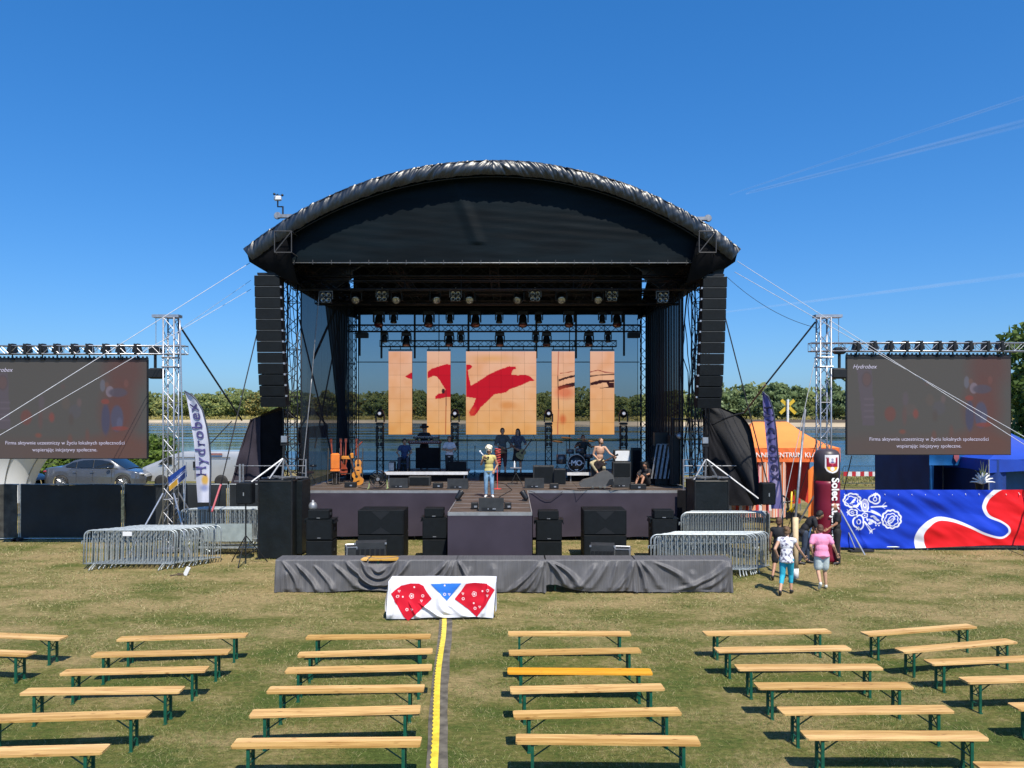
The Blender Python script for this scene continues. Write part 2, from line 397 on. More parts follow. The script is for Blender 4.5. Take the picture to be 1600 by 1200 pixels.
lf_dark = Mt('crown depth', (.06,.09,.028), .9, 0, .3, .3)
far_protos = []
for i in range(6):
    rs = np.random.default_rng(100+i); H = 15+3*rs.random(); rad = 6.5+1.5*rs.random()
    if i == 5: H, rad = 20, 4.0
    lm = crown_lumps(rs, 3.5, H-2.5, rad, 15, .75); P, d = lump_points(lm, 1700, rs)
    me = np_mesh('crown', leaf_quads(P, d, .85, rs))
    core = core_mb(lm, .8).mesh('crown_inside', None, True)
    tr = MB(); tr.tube((0,0,-1),(0,0,H*.55),.45,6,.2)
    for q in range(4):
        l = lm[4+q*2]; tr.tube((0,0,3+q),(l[0],l[1],l[2]),.2,5,.06)
    far_protos.append((me, core, tr.mesh('trunk')))
def far_tree(x, y, z, k, s, m, label, group, rz, sx=1):
    me, core, tr = far_protos[k]
    r = thing('far_tree', label, 'tree', (x,y,z), rz, group); r.scale = (s*sx, s*sx, s)
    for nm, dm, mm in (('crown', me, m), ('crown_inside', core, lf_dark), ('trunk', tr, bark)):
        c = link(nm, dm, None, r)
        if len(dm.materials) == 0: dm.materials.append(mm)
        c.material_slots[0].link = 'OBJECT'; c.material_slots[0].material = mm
        if nm == 'crown': tag(c, kind='stuff')
rs = random.Random(3)
G1 = 'trees of the wood on the far bank'
def bankz(x, y):
    d = y-shore(x); return np.interp(d, [0,20,40,80,160,400], [-1,.5,1,2.2,3.8,6])
for i in range(34):         # left of the stage (also on beyond the frame)
    x = -470 + i*12.6 + rs.uniform(-4,4)
    if x > -40: break
    y = shore(x)+62+rs.uniform(-12,22); s = rs.uniform(1.0,1.38)
    if x < -330 : s *= 1.15
    m = lf_far_y if rs.random() < .3 else lf_far
    far_tree(x, y, bankz(x,y), rs.randrange(5), s, m, 'broad olive green tree in the wood on the far bank, left of the stage', G1, rs.uniform(0,6), 1.1)
for i in range(22):
    x = -95 + i*9.5 + rs.uniform(-3,3); y = shore(x)+60+rs.uniform(-10,15); s = rs.uniform(.8,1.2)*(1.0 if x < 20 else .95)
    far_tree(x, y, bankz(x,y), rs.randrange(5), s, lf_far, 'green tree on the far bank seen through the mesh backdrop', G1+' behind the stage', rs.uniform(0,6))
for i in range(15):
    x = 104 + i*8.6 + rs.uniform(-2,2); y = shore(x)+42+rs.uniform(-6,12)
    s = rs.uniform(1.05,1.42)
    far_tree(x, y, bankz(x,y), rs.randrange(5), s, lf_far_r, 'silvery green willow on the far bank, right of the stage', G1+' right of the stage', rs.uniform(0,6))
for i in range(22):
    x = 236 + i*9 + rs.uniform(-3,3); y = shore(x)+45+rs.uniform(-6,12)
    far_tree(x, y, bankz(x,y), rs.randrange(5), rs.uniform(.9,1.15), lf_far_r, 'green tree on the far bank behind the right screen and blue tents', G1+' behind the right screen', rs.uniform(0,6))
for x, s, wh_ in ((172,1.45,'middle'),(178,1.5,'right hand'),(164,1.3,'left hand')):
    far_tree(x, shore(x)+34, 1, 5, s, lf_far_r, '%s one of three tall poplars on the far bank by the right silver tower' % wh_, 'poplars on the far bank', x)
# the wood behind, one mass
rsn = np.random.default_rng(5); n = 24000
x = rsn.uniform(-560,460,n); P = np.zeros((n,3)); P[:,0] = x; sh = np.array([shore(a) for a in np.linspace(-560,460,200)])
P[:,1] = np.interp(x, np.linspace(-560,460,200), sh) + 95 + 50*rsn.random(n)
top = 16.0 + 2.2*np.sin(x*.05)+1.8*np.sin(x*.13+1)+1.5*np.sin(x*.31)+ np.where(x<-60, 3.5, 0); P[:,2] = 3 + (top)*rsn.random(n)**.6
wd = link('woodland', np_mesh('woodland', leaf_quads(P, np.tile([[0,-1,.6]],(n,1)), 2.2, rsn)), lf_wood); tag(wd, 'dark green woodland rising behind the trees on the far bank', 'woodland', kind='stuff')
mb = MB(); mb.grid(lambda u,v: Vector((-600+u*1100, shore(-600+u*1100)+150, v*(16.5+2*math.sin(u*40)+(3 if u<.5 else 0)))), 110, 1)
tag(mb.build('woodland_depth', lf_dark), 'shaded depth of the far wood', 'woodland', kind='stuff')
# reeds and shrubs on the far waterline
n = 9000; x = rsn.uniform(-560,460,n); P = np.zeros((n,3)); P[:,0] = x
P[:,1] = np.interp(x, np.linspace(-560,460,200), sh) + 38 + 18*rsn.random(n)**2; P[:,2] = 1.2 + 2.2*rsn.random(n)**2
tag(link('scrub', np_mesh('scrub', leaf_quads(P, np.tile([[0,-1,.8]],(n,1)), 1.1, rsn)), lf_far_y), 'low yellow green scrub along the far bank', 'scrub', kind='stuff')

# near tree at the right edge, hedge behind the cars
def near_tree(name, c, H, rad, n, size, m, label, seed, nl=18, h0=2.2):
    rs = np.random.default_rng(seed); r = thing(name, label, 'tree', c)
    lm = crown_lumps(rs, h0, H-.8, rad, nl, .85); P, d = lump_points(lm, n, rs, .6)
    tag(link('crown', np_mesh('crown', leaf_quads(P, d, size, rs)), m, r), kind='stuff')
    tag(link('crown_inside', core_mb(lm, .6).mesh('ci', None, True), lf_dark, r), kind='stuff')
    tr = MB(); tr.path([(0,0,-.2),(.1,0,1.5),(0,.1,H*.5),(.1,0,H*.8)], .22, 8, .05)
    for l in lm[2::2]: tr.tube((0,0,min(l[2]-.6,H*.6)), l[:3], .06, 5, .02)
    link('trunk', tr.mesh('trunk'), bark, r)
near_tree('leafy_tree', (29.3,42,0), 10.6, 3.5, 9000, .26, lf_near, 'leafy green tree rising behind the right end of the right screen', 11)
near_tree('leafy_tree', (27.9,40.5,0), 6.8, 2.4, 5000, .24, lf_near, 'lower dense green tree beside the blue marquee roof', 12, h0=1.2)
def hedge(x0, x1, y, h, label, n, seed, z0=0, dep=1.6):
    rs = np.random.default_rng(seed); lm = []
    k = int((x1-x0)/.55)
    for i in range(k):
        x = x0+(i+.5)*(x1-x0)/k; hh = h*(.86+.2*rs.random())
        for q in range(3): lm.append((x+rs.uniform(-.3,.3), y+rs.uniform(-.4,.4), z0+hh*(.25+.29*q), .55, dep*.5, h*.22))
    P, d = lump_points(lm, n, rs, .35)
    r = thing('hedge', label, 'hedge', ((x0+x1)/2, y, z0)); o = np.array([(x0+x1)/2, y, z0])
    tag(link('foliage', np_mesh('foliage', leaf_quads(P-o, d, .15, rs)), lf_hedge, r), kind='stuff')
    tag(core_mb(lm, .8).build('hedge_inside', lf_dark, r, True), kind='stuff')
# ---------------------------------------------------------------- painted flat prints
class Paint:
    """colours of a flat print on a grid in its own (a right, b down) units"""
    def __init__(s, a0, a1, b0, b1, cell, bgc):
        s.nu = max(2,int(round(abs(a1-a0)/cell))); s.nv = max(2,int(round(abs(b1-b0)/cell)))
        A, B = np.meshgrid(np.linspace(a0,a1,s.nu+1), np.linspace(b0,b1,s.nv+1)); s.A, s.B = A, B
        s.c = np.zeros(A.shape+(3,)); s.c[:] = bgc; s.px = cell
    def blend(s, mask, col): mask = np.clip(mask,0,1)[...,None]; s.c = s.c*(1-mask)+np.array(col)*mask
    def poly(s, pts, col):
        ins = np.zeros(s.A.shape, bool); n = len(pts)
        for i in range(n):
            x1,y1 = pts[i]; x2,y2 = pts[(i+1)%n]
            if y1 == y2: continue
            t = ((y1 > s.B) != (y2 > s.B)) & (s.A < (x2-x1)*(s.B-y1)/(y2-y1)+x1); ins ^= t
        s.blend(ins.astype(float), col)
    def line(s, pts, wd, col, w2=None):
        d = np.full(s.A.shape, 1e9); n = len(pts)-1
        for i in range(n):
            x1,y1 = pts[i]; x2,y2 = pts[i+1]; dx,dy = x2-x1,y2-y1; q = max(dx*dx+dy*dy,1e-12)
            t = np.clip(((s.A-x1)*dx+(s.B-y1)*dy)/q,0,1)
            ww = wd if w2 is None else wd+(w2-wd)*(i+t)/n
            d = np.minimum(d, np.hypot(s.A-x1-t*dx, s.B-y1-t*dy)-ww/2)
        s.blend(.5-d/s.px, col)
    def ell(s, x, y, rx, ry, col, soft=None, k=1., rot=0):
        a = (s.A-x)*math.cos(rot)+(s.B-y)*math.sin(rot); b = -(s.A-x)*math.sin(rot)+(s.B-y)*math.cos(rot)
        d = (np.hypot(a/rx, b/ry)-1)*min(rx,ry)
        s.blend(np.clip(.5-d/(soft or s.px),0,1)*k, col)
    def ring(s, x, y, rx, ry, wd, col, rot=0, petals=0, amp=.1):
        pts = []
        for i in range(49):
            t = 2*PI*i/48; q = 1+amp*abs(math.sin(petals*t/2)) if petals else 1
            a, b = rx*q*math.cos(t), ry*q*math.sin(t); pts.append((x+a*math.cos(rot)-b*math.sin(rot), y+a*math.sin(rot)+b*math.cos(rot)))
        s.line(pts, wd, col)
    def build(s, name, f, m, parent=None, smooth=True, mask=None):
        off = offset(parent) if parent else Vector((0,0,0))
        v = []; H, Wd = s.A.shape
        for j in range(H):
            for i in range(Wd):
                p = f(s.A[j,i], s.B[j,i]); v.append((p[0]-off[0],p[1]-off[1],p[2]-off[2]))
        fs = [(j*Wd+i,(j+1)*Wd+i,(j+1)*Wd+i+1,j*Wd+i+1) for j in range(H-1) for i in range(Wd-1) if mask is None or mask(s.A[j,i], s.B[j,i])]
        me = bpy.data.meshes.new(name); me.from_pydata(v,[],fs)
        at = me.attributes.new('print','FLOAT_COLOR','POINT'); cc = np.ones((H*Wd,4)); cc[:,:3] = s.c.reshape(-1,3)
        at.data.foreach_set('color', cc.astype(np.float32).ravel())
        if smooth: me.polygons.foreach_set('use_smooth',[True]*len(me.polygons))
        return link(name, me, m, parent)
_font_cache = {}
def text_tris(body, size, align='CENTER', spacing=1.0, shear=0, bold=0):
    cu = bpy.data.curves.new('t','FONT'); cu.body = body; cu.size = size; cu.align_x = align; cu.align_y = 'CENTER'
    cu.space_character = spacing; cu.shear = shear; cu.offset = bold; cu.resolution_u = 3
    o = bpy.data.objects.new('t',cu); C.objects.link(o); dg = bpy.context.evaluated_depsgraph_get(); me = bpy.data.meshes.new_from_object(o.evaluated_get(dg))
    vs = [tuple(v.co) for v in me.vertices]; fs = [tuple(p.vertices) for p in me.polygons]
    bpy.data.objects.remove(o); bpy.data.curves.remove(cu); bpy.data.meshes.remove(me); return vs, fs
def lettering(body, size, f, m, parent, name='lettering', **k):
    vs, fs = text_tris(body, size, **k); mb = MB(); mb.add([f(v[0],v[1]) for v in vs], fs)
    off = offset(parent); me = bpy.data.meshes.new(name); me.from_pydata([(p[0]-off[0],p[1]-off[1],p[2]-off[2]) for p in mb.v],[],mb.f)
    return link(name, me, m, parent)

# ---------------------------------------------------------------- trusses
def truss(parent, A, B, w, m, step=None, rc=.024, rb=.011, up=(0,0,1), depth=None, nch=5):
    A, B = Vector(A), Vector(B); d = (B-A); Ln = d.length; d.normalize(); up = Vector(up)
    s1 = d.cross(up).normalized(); s2 = s1.cross(d).normalized(); dp = depth or w
    cs = [s1*(a*w/2)+s2*(b*dp/2) for a,b in ((-1,-1),(1,-1),(1,1),(-1,1))]
    for c in cs: MB().tube(A+c, B+c, rc, nch).build('chord', m, parent, True)
    n = max(2,int(round(Ln/(step or w)))); mb = MB()
    for k in range(n):
        p, q = A+d*(Ln*k/n), A+d*(Ln*(k+1)/n)
        for e in range(4):
            c1, c2 = cs[e], cs[(e+1)%4]
            if k%2: c1, c2 = c2, c1
            mb.tube(p+c1, q+c2, rb, 4)
        if k % 4 == 0:
            for e in range(4): mb.tube(p+cs[e], p+cs[(e+1)%4], rb, 4)
    for e in range(4): mb.tube(B+cs[e], B+cs[(e+1)%4], rb, 4)
    mb.build('lattice', m, parent)

# ---------------------------------------------------------------- people
skin = Mt('skin', (.52,.30,.20), .55, 0, .06, 12, .1, 90)
skin_tan = Mt('tanned skin', (.40,.20,.12), .5, 0, .08, 12, .1, 90)
skin_dim = Mt('skin in shade', (.42,.25,.17), .55, 0, .06, 12)
eye_mat = Mt('eye', (.03,.025,.02), .2)
def remesh(mb, voxel, smooth_it=4):
    me = bpy.data.meshes.new('r'); me.from_pydata(mb.v,[],mb.f); o = bpy.data.objects.new('r',me); C.objects.link(o)
    md = o.modifiers.new('r','REMESH'); md.mode = 'VOXEL'; md.voxel_size = voxel; md.use_smooth_shade = True
    if smooth_it: s = o.modifiers.new('s','SMOOTH'); s.iterations = smooth_it; s.factor = .5
    dg = bpy.context.evaluated_depsgraph_get(); out = bpy.data.meshes.new_from_object(o.evaluated_get(dg))
    bpy.data.objects.remove(o); bpy.data.meshes.remove(me); return out
def limb(mb, a, b, r1, r2, n=10):
    a, b = Vector(a), Vector(b); mb.tube(a,b,r1,n,r2); mb.ell(a,(r1,)*3,8,6); mb.ell(b,(r2,)*3,8,6)
def tri_box(o, M_):  pass
STAND = dict(pel=(0,0,.93), wai=(0,0,1.07), che=(0,0,1.28), nek=(0,.01,1.46), hed=(0,-.015,1.62),
    sL=(.175,0,1.40), eL=(.235,.02,1.12), wL=(.25,-.04,.87), sR=(-.175,0,1.40), eR=(-.235,.02,1.12), wR=(-.25,-.04,.87),
    hL=(.09,0,.90), kL=(.10,-.02,.49), aL=(.11,.03,.09), tL=(.13,-.13,.03), hR=(-.09,0,.90), kR=(-.10,-.02,.49), aR=(-.11,.03,.09), tR=(-.13,-.13,.03), look=(0,-1,0))
def hand(mb, w, e, curl=.5, side=1, r=.0085):
    """palm and five unequal fingers continuing the forearm e->w; curl bends them"""
    w, e = Vector(w), Vector(e); d = (w-e).normalized(); s = d.cross(Vector((0,1,.2))); s = s.normalized() if s.length > .1 else Vector((1,0,0)); n = d.cross(s).normalized()*side
    q = Matrix((s,n,d)).transposed(); mb.ell(w+d*.045, (.040,.017,.052), 10, 6, q)
    for i, (off, ln) in enumerate(((-.030,.066),(-.011,.078),(.009,.072),(.028,.056))):
        p = w+d*.085+s*off; c = curl; dirn = (d*math.cos(c*.5)+n*math.sin(c*.5)); p1 = p+dirn*ln*.45
        d2 = (d*math.cos(c*1.3)+n*math.sin(c*1.3)); p2 = p1+d2*ln*.33; d3 = (d*math.cos(c*2)+n*math.sin(c*2)); p3 = p2+d3*ln*.25
        mb.path([p-d*.03,p,p1,p2,p3], r, 6, r*.75)
    t = w+d*.02-s*.038; mb.path([t+s*.02, t+(d*.6-s*.7)*.025, t+(d*.9-s*.5+n*.3*curl)*.058], r*1.15, 6, r*.8)
def person(label, loc, rotz, h=1.75, pose=None, top=None, legs=None, shoes=None, hair=None, hairstyle='short', sleeve=.45, legcut=2.0, sk=None,
           build=1.0, voxel=.016, curl=(.5,.5), group=None, extras=None, skirt=False, toplen=.0, neckline=True):
    p = {k: Vector(v) for k,v in STAND.items()}
    if pose: p.update({k: Vector(v) for k,v in pose.items()})
    s = h/1.75; sk = sk or skin
    root = thing('person', label, 'person', loc, 0, group)
    Rz = Matrix.Rotation(rotz,3,'Z')
    T = lambda v: Rz @ (Vector(v)*s)
    up = (p['che']-p['pel']).normalized(); sh = (p['sL']-p['sR']).normalized(); fw = sh.cross(up); 
    Q = Matrix((sh, -fw if False else up.cross(sh), up)).transposed()      # torso frame (x side, y back, z up)
    hp = (p['hL']-p['hR']).normalized()
    b = MB(); B_ = build
    def torso(mb, g, low=True, hi=True):
        if low:
            mb.ell(p['pel'], (.165*B_+g,.115*B_+g,.12+g), 12, 8, Q)
        mb.ell(p['wai'], (.140*B_+g,.100*B_+g,.14+g), 12, 8, Q)
        mb.ell(p['che'], (.165*B_+g,.115*B_+g,.185+g), 12, 8, Q)
        if hi:
            c = (p['sL']+p['sR'])/2; limb(mb, c+(p['sL']-c)*.8, c+(p['sR']-c)*.8, .058*B_+g, .058*B_+g)
            limb(mb, p['nek']-up*.08, p['nek']-up*.03, .075+g, .055+g)
    torso(b, 0)
    limb(b, p['nek']-up*.05, p['hed']-Vector((0,0,.05)), .054, .050)
    for S in 'LR':
        limb(b, p['s'+S], p['e'+S], .052*B_, .040); limb(b, p['e'+S], p['w'+S], .039, .026)
        limb(b, p['h'+S], p['k'+S], .088*B_, .055); k_, a_ = p['k'+S], p['a'+S]
        m_ = k_.lerp(a_, .3); limb(b, k_, m_, .052, .054); limb(b, m_, a_, .054, .034); limb(b, a_, a_.lerp(p['t'+S],.7)+Vector((0,0,-.02)), .036, .028)
    lk = p['look'].normalized(); sd = Vector((0,0,1)).cross(lk)*-1; sd = sd.normalized(); hu = sd.cross(lk).normalized()
    if hu.z < 0: hu = -hu
    H = Matrix((sd, -lk, hu)).transposed()      # x to the side, -y the face, z up
    hc = p['hed']
    hd = lambda v: hc + H @ Vector(v)
    b.ell(hc, (.077,.096,.112), 14, 10, H); b.ell(hd((0,-.02,-.055)), (.060,.070,.068), 12, 8, H)
    b.ell(hd((0,-.098,-.012)), (.014,.020,.024), 8, 6, H); b.ell(hd((0,-.088,.022)), (.05,.018,.012), 8, 6, H)
    b.ell(hd((0,-.080,-.062)), (.028,.014,.009), 8, 5, H); b.ell(hd((0,-.075,-.095)), (.028,.022,.018), 8, 5, H)
    for q in (-1,1): b.ell(hd((q*.078,.008,-.01)), (.010,.020,.032), 8, 6, H)
    bt = MB(); bt.v = [tuple(T(v)) for v in b.v]; bt.f = b.f
    me = remesh(bt, voxel*s*.8, 2)
    hb = MB()
    for S, sg, c in (('L',1,curl[0]),('R',-1,curl[1])): hand(hb, p['w'+S], p['e'+S], c, sg)
    ey = MB()
    for q in (-1,1): ey.ell(hd((q*.030,-.088,.004)), (.011,.007,.006), 8, 5, H)
    ey.ell(hd((0,-.092,-.062)), (.022,.004,.003), 8, 4, H)
    bm = bmesh.new(); bm.from_mesh(me)
    for mbx, mi in ((hb,0),(ey,1)):
        vv = [bm.verts.new(T(v)) for v in mbx.v]
        for f in mbx.f:
            try: fc = bm.faces.new([vv[i] for i in f]); fc.material_index = mi; fc.smooth = True
            except ValueError: pass
    bm.to_mesh(me); bm.free(); me.materials.clear(); me.materials.append(sk); me.materials.append(eye_mat)
    me.polygons.foreach_set('use_smooth',[True]*len(me.polygons))
    link('body', me, None, root)
    def garment(name, fn, m, vox=voxel, it=3):
        g = MB(); fn(g); gt = MB(); gt.v = [tuple(T(v)) for v in g.v]; gt.f = g.f
        o = link(name, remesh(gt, vox*s, it), None, root); o.data.materials.clear(); o.data.materials.append(m); return o
    if top:
        def f(g):
            torso(g, .020, True, True)
            if toplen:
                nn = 20; vs = []; a0 = p['pel']+up*.08; a1 = p['pel']-up*toplen
                for (c_, k_) in ((a0,.16),(a1,.185)):
                    for i in range(nn): th = 2*PI*i/nn; vs.append(c_+Q@Vector((k_*B_*math.cos(th), k_*.80*B_*math.sin(th), .012*math.sin(th*5) if c_ is a1 else 0)))
                g.add(vs, [(i,(i+1)%nn,nn+(i+1)%nn,nn+i) for i in range(nn)]+[tuple(reversed(range(nn))),tuple(range(nn,2*nn))])
            for S in 'LR':
                if sleeve > 0:
                    if sleeve <= 1: limb(g, p['s'+S], p['s'+S].lerp(p['e'+S], sleeve), .070*B_, .064*B_)
                    else:
                        limb(g, p['s'+S], p['e'+S], .066*B_, .054); limb(g, p['e'+S], p['e'+S].lerp(p['w'+S], min(1,sleeve-1)), .052, .042)
        garment('top', f, top)
    if legs:
        def f(g):
            g.ell(p['pel']-up*.01, (.170*B_+.012,.125*B_+.012,.11), 12, 8, Q)
            if skirt:
                c = (p['kL']+p['kR'])/2; g.tube(p['pel']-up*.02, p['pel'].lerp(c, legcut), .15, 16, .22)
            else:
                for S in 'LR':
                    t = min(1, legcut); limb(g, p['h'+S], p['h'+S].lerp(p['k'+S], t), .100*B_, .075 if legcut > 1 else .098*B_)
                    if legcut > 1: limb(g, p['k'+S], p['k'+S].lerp(p['a'+S], legcut-1-.03), .073, .055)
        garment('trousers' if legcut > 1 and not skirt else ('skirt' if skirt else 'shorts'), f, legs)
    if shoes:
        for S in 'LR':
            a_, t_ = p['a'+S], p['t'+S]; g = MB(); limb(g, a_+Vector((0,0,-.035)), t_, .045, .036); g.ell(a_-Vector((0,0,.02)), (.042,.050,.055), 10, 6)
            gt = MB(); gt.v = [tuple(T(v)) for v in g.v]; gt.f = g.f; o = link('shoe', remesh(gt, .012, 1), None, root); o.data.materials.clear(); o.data.materials.append(shoes)
    if hair:
        g = MB()
        if hairstyle != 'bald':
            g.ell(hd((0,.020,.030)), (.087,.098,.100), 14, 10, H)
            for q in (-1,1): g.ell(hd((q*.062,.020,-.005)), (.028,.055,.060), 10, 6, H)
            g.ell(hd((0,.060,-.030)), (.070,.052,.070), 10, 8, H)
        if hairstyle == 'bob':
            g.ell(hd((0,.02,.05)), (.108,.112,.112), 14, 10, H)
            for i in range(34):
                a = rng.uniform(0,2*PI); e = rng.uniform(.0,1.2); q = (.115*math.cos(a)*math.cos(e), .030+.115*math.sin(a)*math.cos(e), .06+.118*math.sin(e))
                if q[1] < -.04 and q[2] < .07: continue
                k_ = rng.uniform(.022,.040); g.ell(hd(q), (k_,k_,k_*1.1), 8, 5, H)
            for q in (-1,1): g.ell(hd((q*.078,.015,-.03)), (.028,.055,.070), 8, 6, H)
        if hairstyle == 'long':
            limb(g, hd((0,.075,0)), hd((0,.10,-.28)), .075, .05)
            for q in (-1,1): limb(g, hd((q*.07,.03,-.02)), hd((q*.09,.01,-.26)), .035, .022)
        if hairstyle == 'bun': g.ell(hd((0,.10,.055)), (.045,.045,.045), 10, 8, H)
        if hairstyle == 'beard' or hairstyle == 'longbeard':
            g.ell(hd((0,-.055,-.10)), (.055,.050,.045), 10, 6, H)
            if hairstyle == 'longbeard': limb(g, hd((0,.06,0)), hd((0,.08,-.20)), .07, .045)
        if g.v:
            gt = MB(); gt.v = [tuple(T(v)) for v in g.v]; gt.f = g.f; o = link('hair', remesh(gt, .011*s, 1), None, root); o.data.materials.clear(); o.data.materials.append(hair)
    if extras: extras(root, T, hd, H, p)
    return root, T, p
# ================================================================ STAGE
DZ = 1.75                      # deck height
def deck_mat():
    m = Mt('worn deck boards', (.062,.042,.032), .55, 0, .35, 2.2, .3, 25, stretch=(1,6,1), col2=(.105,.078,.062))
    return m
deck = deck_mat(); frame_mat = Mt('stage edge aluminium', (.42,.42,.42), .4, .6)
YF = 26.9; XL, XR = -7.55, 6.35; YB = 35.2
stage = thing('stage_platform', 'raised dark plank stage platform with purple grey skirts and a narrow runway', 'stage', (-.6,31,0))
# runway and main deck panels (2 x 1 m)
for k in range(6):
    for a in (-1,1):
        MB().box((-.6+a*.557, 20.95+k*.99+.495, DZ-.03), (1.106,.982,.06), bev=.004).build('deck_panel', deck, stage)
nx_, ny_ = 7, 8
for i in range(nx_):
    for j in range(ny_):
        wx = (XR-XL)/nx_; wy = (YB-YF)/ny_
        MB().box((XL+wx*(i+.5), YF+.02+wy*(j+.5), DZ-.03+.001*((i+j)%2)), (wx-.008,wy-.008,.06), bev=.004).build('deck_panel', deck, stage)
for k in range(1,6): e = MB(); e.box((-.6,20.95+k*.99,DZ+.002),(2.2,.022,.006)); e.build('joint_strip', frame_mat, stage)
for k in range(8):
    if k: e = MB(); e.box(((XL+XR)/2,YF+.02+(YB-YF)/8*k,DZ+.002),(XR-XL-.05,.018,.006)); e.build('joint_strip', frame_mat, stage)
e = MB(); e.box((-.6,20.93,DZ-.05),(2.26,.03,.10)).box((-1.735,23.9,DZ-.05),(.03,5.95,.10)).box((.535,23.9,DZ-.05),(.03,5.95,.10))
e.box(((XL-1.75)/2,YF,DZ-.05),(-1.75-XL,.03,.10)).box(((XR+.55)/2,YF,DZ-.05),(XR-.55,.03,.10)); e.build('edge_profile', frame_mat, stage)
lg = MB()
for x in np.linspace(XL+.3,XR-.3,8):
    for y in (YF+.35,YF+4,YB-.3): lg.tube((x,y,0),(x,y,DZ-.1),.03,6)
lg.build('legs', alu_dull, stage)
def drape(f0, nu, nv): m = MB(); m.grid(f0, nu, nv); return m
def skirt(x0, x1, y, zt, zb, seed, amp=.02):
    return drape(lambda u,v: Vector((x0+(x1-x0)*u, y-.03-amp*(v**.6)*(.9*math.sin(u*(x1-x0)*5.3+seed+2*hnoise(u*6,seed))+.6*hnoise(u*(x1-x0)*2.2,v*2,seed)) - .03*abs(hnoise(u*3+v*1.6,seed*1.7)),
        zt+(zb-zt)*v + .05*hnoise(u*(x1-x0)*.8,seed)*v)), int((x1-x0)*14), 16)
skirt(XL,-1.76,YF,DZ-.09,.16,1).build('skirt', skirt_mat, stage, True)
skirt(.56,XR-.55,YF,DZ-.09,.12,2.2).build('skirt', skirt_mat, stage, True)
skirt(-1.75,.55,20.93,DZ-.10,.03,4,.012).build('skirt', skirt_mat, stage, True)
for xx, sg in ((-1.76,-1),(.56,1)):
    drape(lambda u,v: Vector((xx+sg*(.01+.012*math.sin(u*34)*v), 20.93+5.95*u, DZ-.1-(DZ-.13)*v)), 80, 8).build('skirt', skirt_mat, stage, True)
skirt(XR-.6,XR+.95,YF-.15,DZ+.02,.05,6,.03).build('dark_skirt', cloth_black, stage, True)
MB().box((-.6,YB+.02,.9),(13.9,.04,1.7)).build('rear_skirt', cloth_black, stage)
inn = MB(); inn.box((-.6,27.6,.85),(13.4,.02,1.6)); inn.build('under_drape', cloth_black, stage)

# towers
def stage_tower(x, y, h, w_, label, base=True):
    t = thing('stage_tower', label, 'truss tower', (x,y,0), 0, 'black truss towers carrying the stage roof')
    truss(t, (x,y,.05), (x,y,h), w_, black_truss, .42, .027, .013, up=(0,1,0))
    MB().box((x,y,.03),(w_+.2,w_+.2,.05)).build('base_plate', black_metal, t)
    return t
for nm, x, y, w_ in (('front left',-7.72,27.0,.48),('front right',6.62,27.0,.48),('rear left',-7.22,34.6,.36),('rear right',5.98,34.6,.36)):
    stage_tower(x, y, 9.6, w_, 'tall black lattice tower at the %s corner of the stage' % nm)

# roof
XC = -.66; RR = 13.0; ZC = 12.84-RR; HA = math.asin(8.25/RR)
tarp_shiny = Mt('shiny black tarpaulin', (.007,.010,.016), .38, 0, .2, 4, .35, 7, spec=.5)
tarp_edge = Mt('gathered black tarpaulin', (.010,.015,.024), .38, 0, .2, 4, .15, 12, spec=.75)
gable_mat = Mt('gable cloth', (.0022,.006,.009), .55, 0, .35, 1.4, .3, 3, spec=.12, stretch=(.35,1,2))
dark_in = Mt('roof lining', (.008,.009,.013), .8, 0, .2, 2)
roof = thing('stage_roof', 'arched black tarpaulin stage roof with gathered shiny front edge', 'stage roof', (XC,30,9))
def arc(t, r, y): return Vector((XC+r*math.sin(t), y, ZC+r*math.cos(t)))
MB().grid(lambda u,v: arc(-HA+2*HA*u, RR-.02+.012*math.sin(u*70), 25.47+10.7*v), 120, 20).build('canopy', tarp_shiny, roof, True)
MB().grid(lambda u,v: arc(-HA+2*HA*u, RR-.10, 25.85+10.2*v), 60, 10).build('lining', dark_in, roof, True)
def fascia(u, v):
    t = -HA+2*HA*u; s = t*RR; a = v*PI*1.02 - .15
    q = 1 if s > 0 else -1
    sq = abs(s); wr = .024*hnoise(sq*3.2-1.8*v,v*.9,q*3,1)+.030*hnoise(sq*6.5-3.2*v,v*.8,q*5,2)+.016*hnoise(sq*14-5*v,v*1.0,q*7,3)+.016*(1-2.2*abs(hnoise(sq*8-4.5*v,v*.7,q*2,4)))+.010*abs(math.sin(s*11+4*v+3*hnoise(s*.9,0)))*v
    r = RR + .03 - .50*v + .03*math.sin(v*PI)
    y = 25.53 - .19*v**.8*(1-v**3) - wr*1.5
    return arc(t, r + wr*.35*min(1,v*3) - .02*abs(hnoise(s*3,0,0,5))*(v>.85), y)
MB().grid(fascia, 760, 14).build('front_edge', tarp_edge, roof, True)
# binding rope along the inner edge with eyelets
rp = MB(); rp.path([arc(-HA*.93+2*HA*.93*i/90, RR-.50, 25.62) for i in range(91)], .022, 5); rp.build('edge_pipe', black_metal, roof, True)
for q in (-1,1):     # wing tips closed below
    tip = arc(q*HA, RR-.05, 25.6)
    mb = MB(); pts = [arc(q*HA*(1-.17*i/6), RR-.12, 25.60) for i in range(7)]
    low = [Vector((tip.x - q*(.12+i*.27), 25.60, tip.z-.35-.12*i-.05*math.sin(i*2))) for i in range(7)]
    vs = []
    for y in (0, 10.2):
        vs += [p+Vector((0,y,0)) for p in pts] + [p+Vector((0,y,0)) for p in low]
    fs = [(i,i+1,8+i,7+i) for i in range(6)] + [(14+i,14+i+1,14+8+i,14+7+i) for i in range(6)] + [(7+i,8+i,22+i,21+i) for i in range(6)]
    fs += [(0,7,21,14)]
    mb.add(vs, fs); mb.build('wing_cover', cloth_black, roof, True)
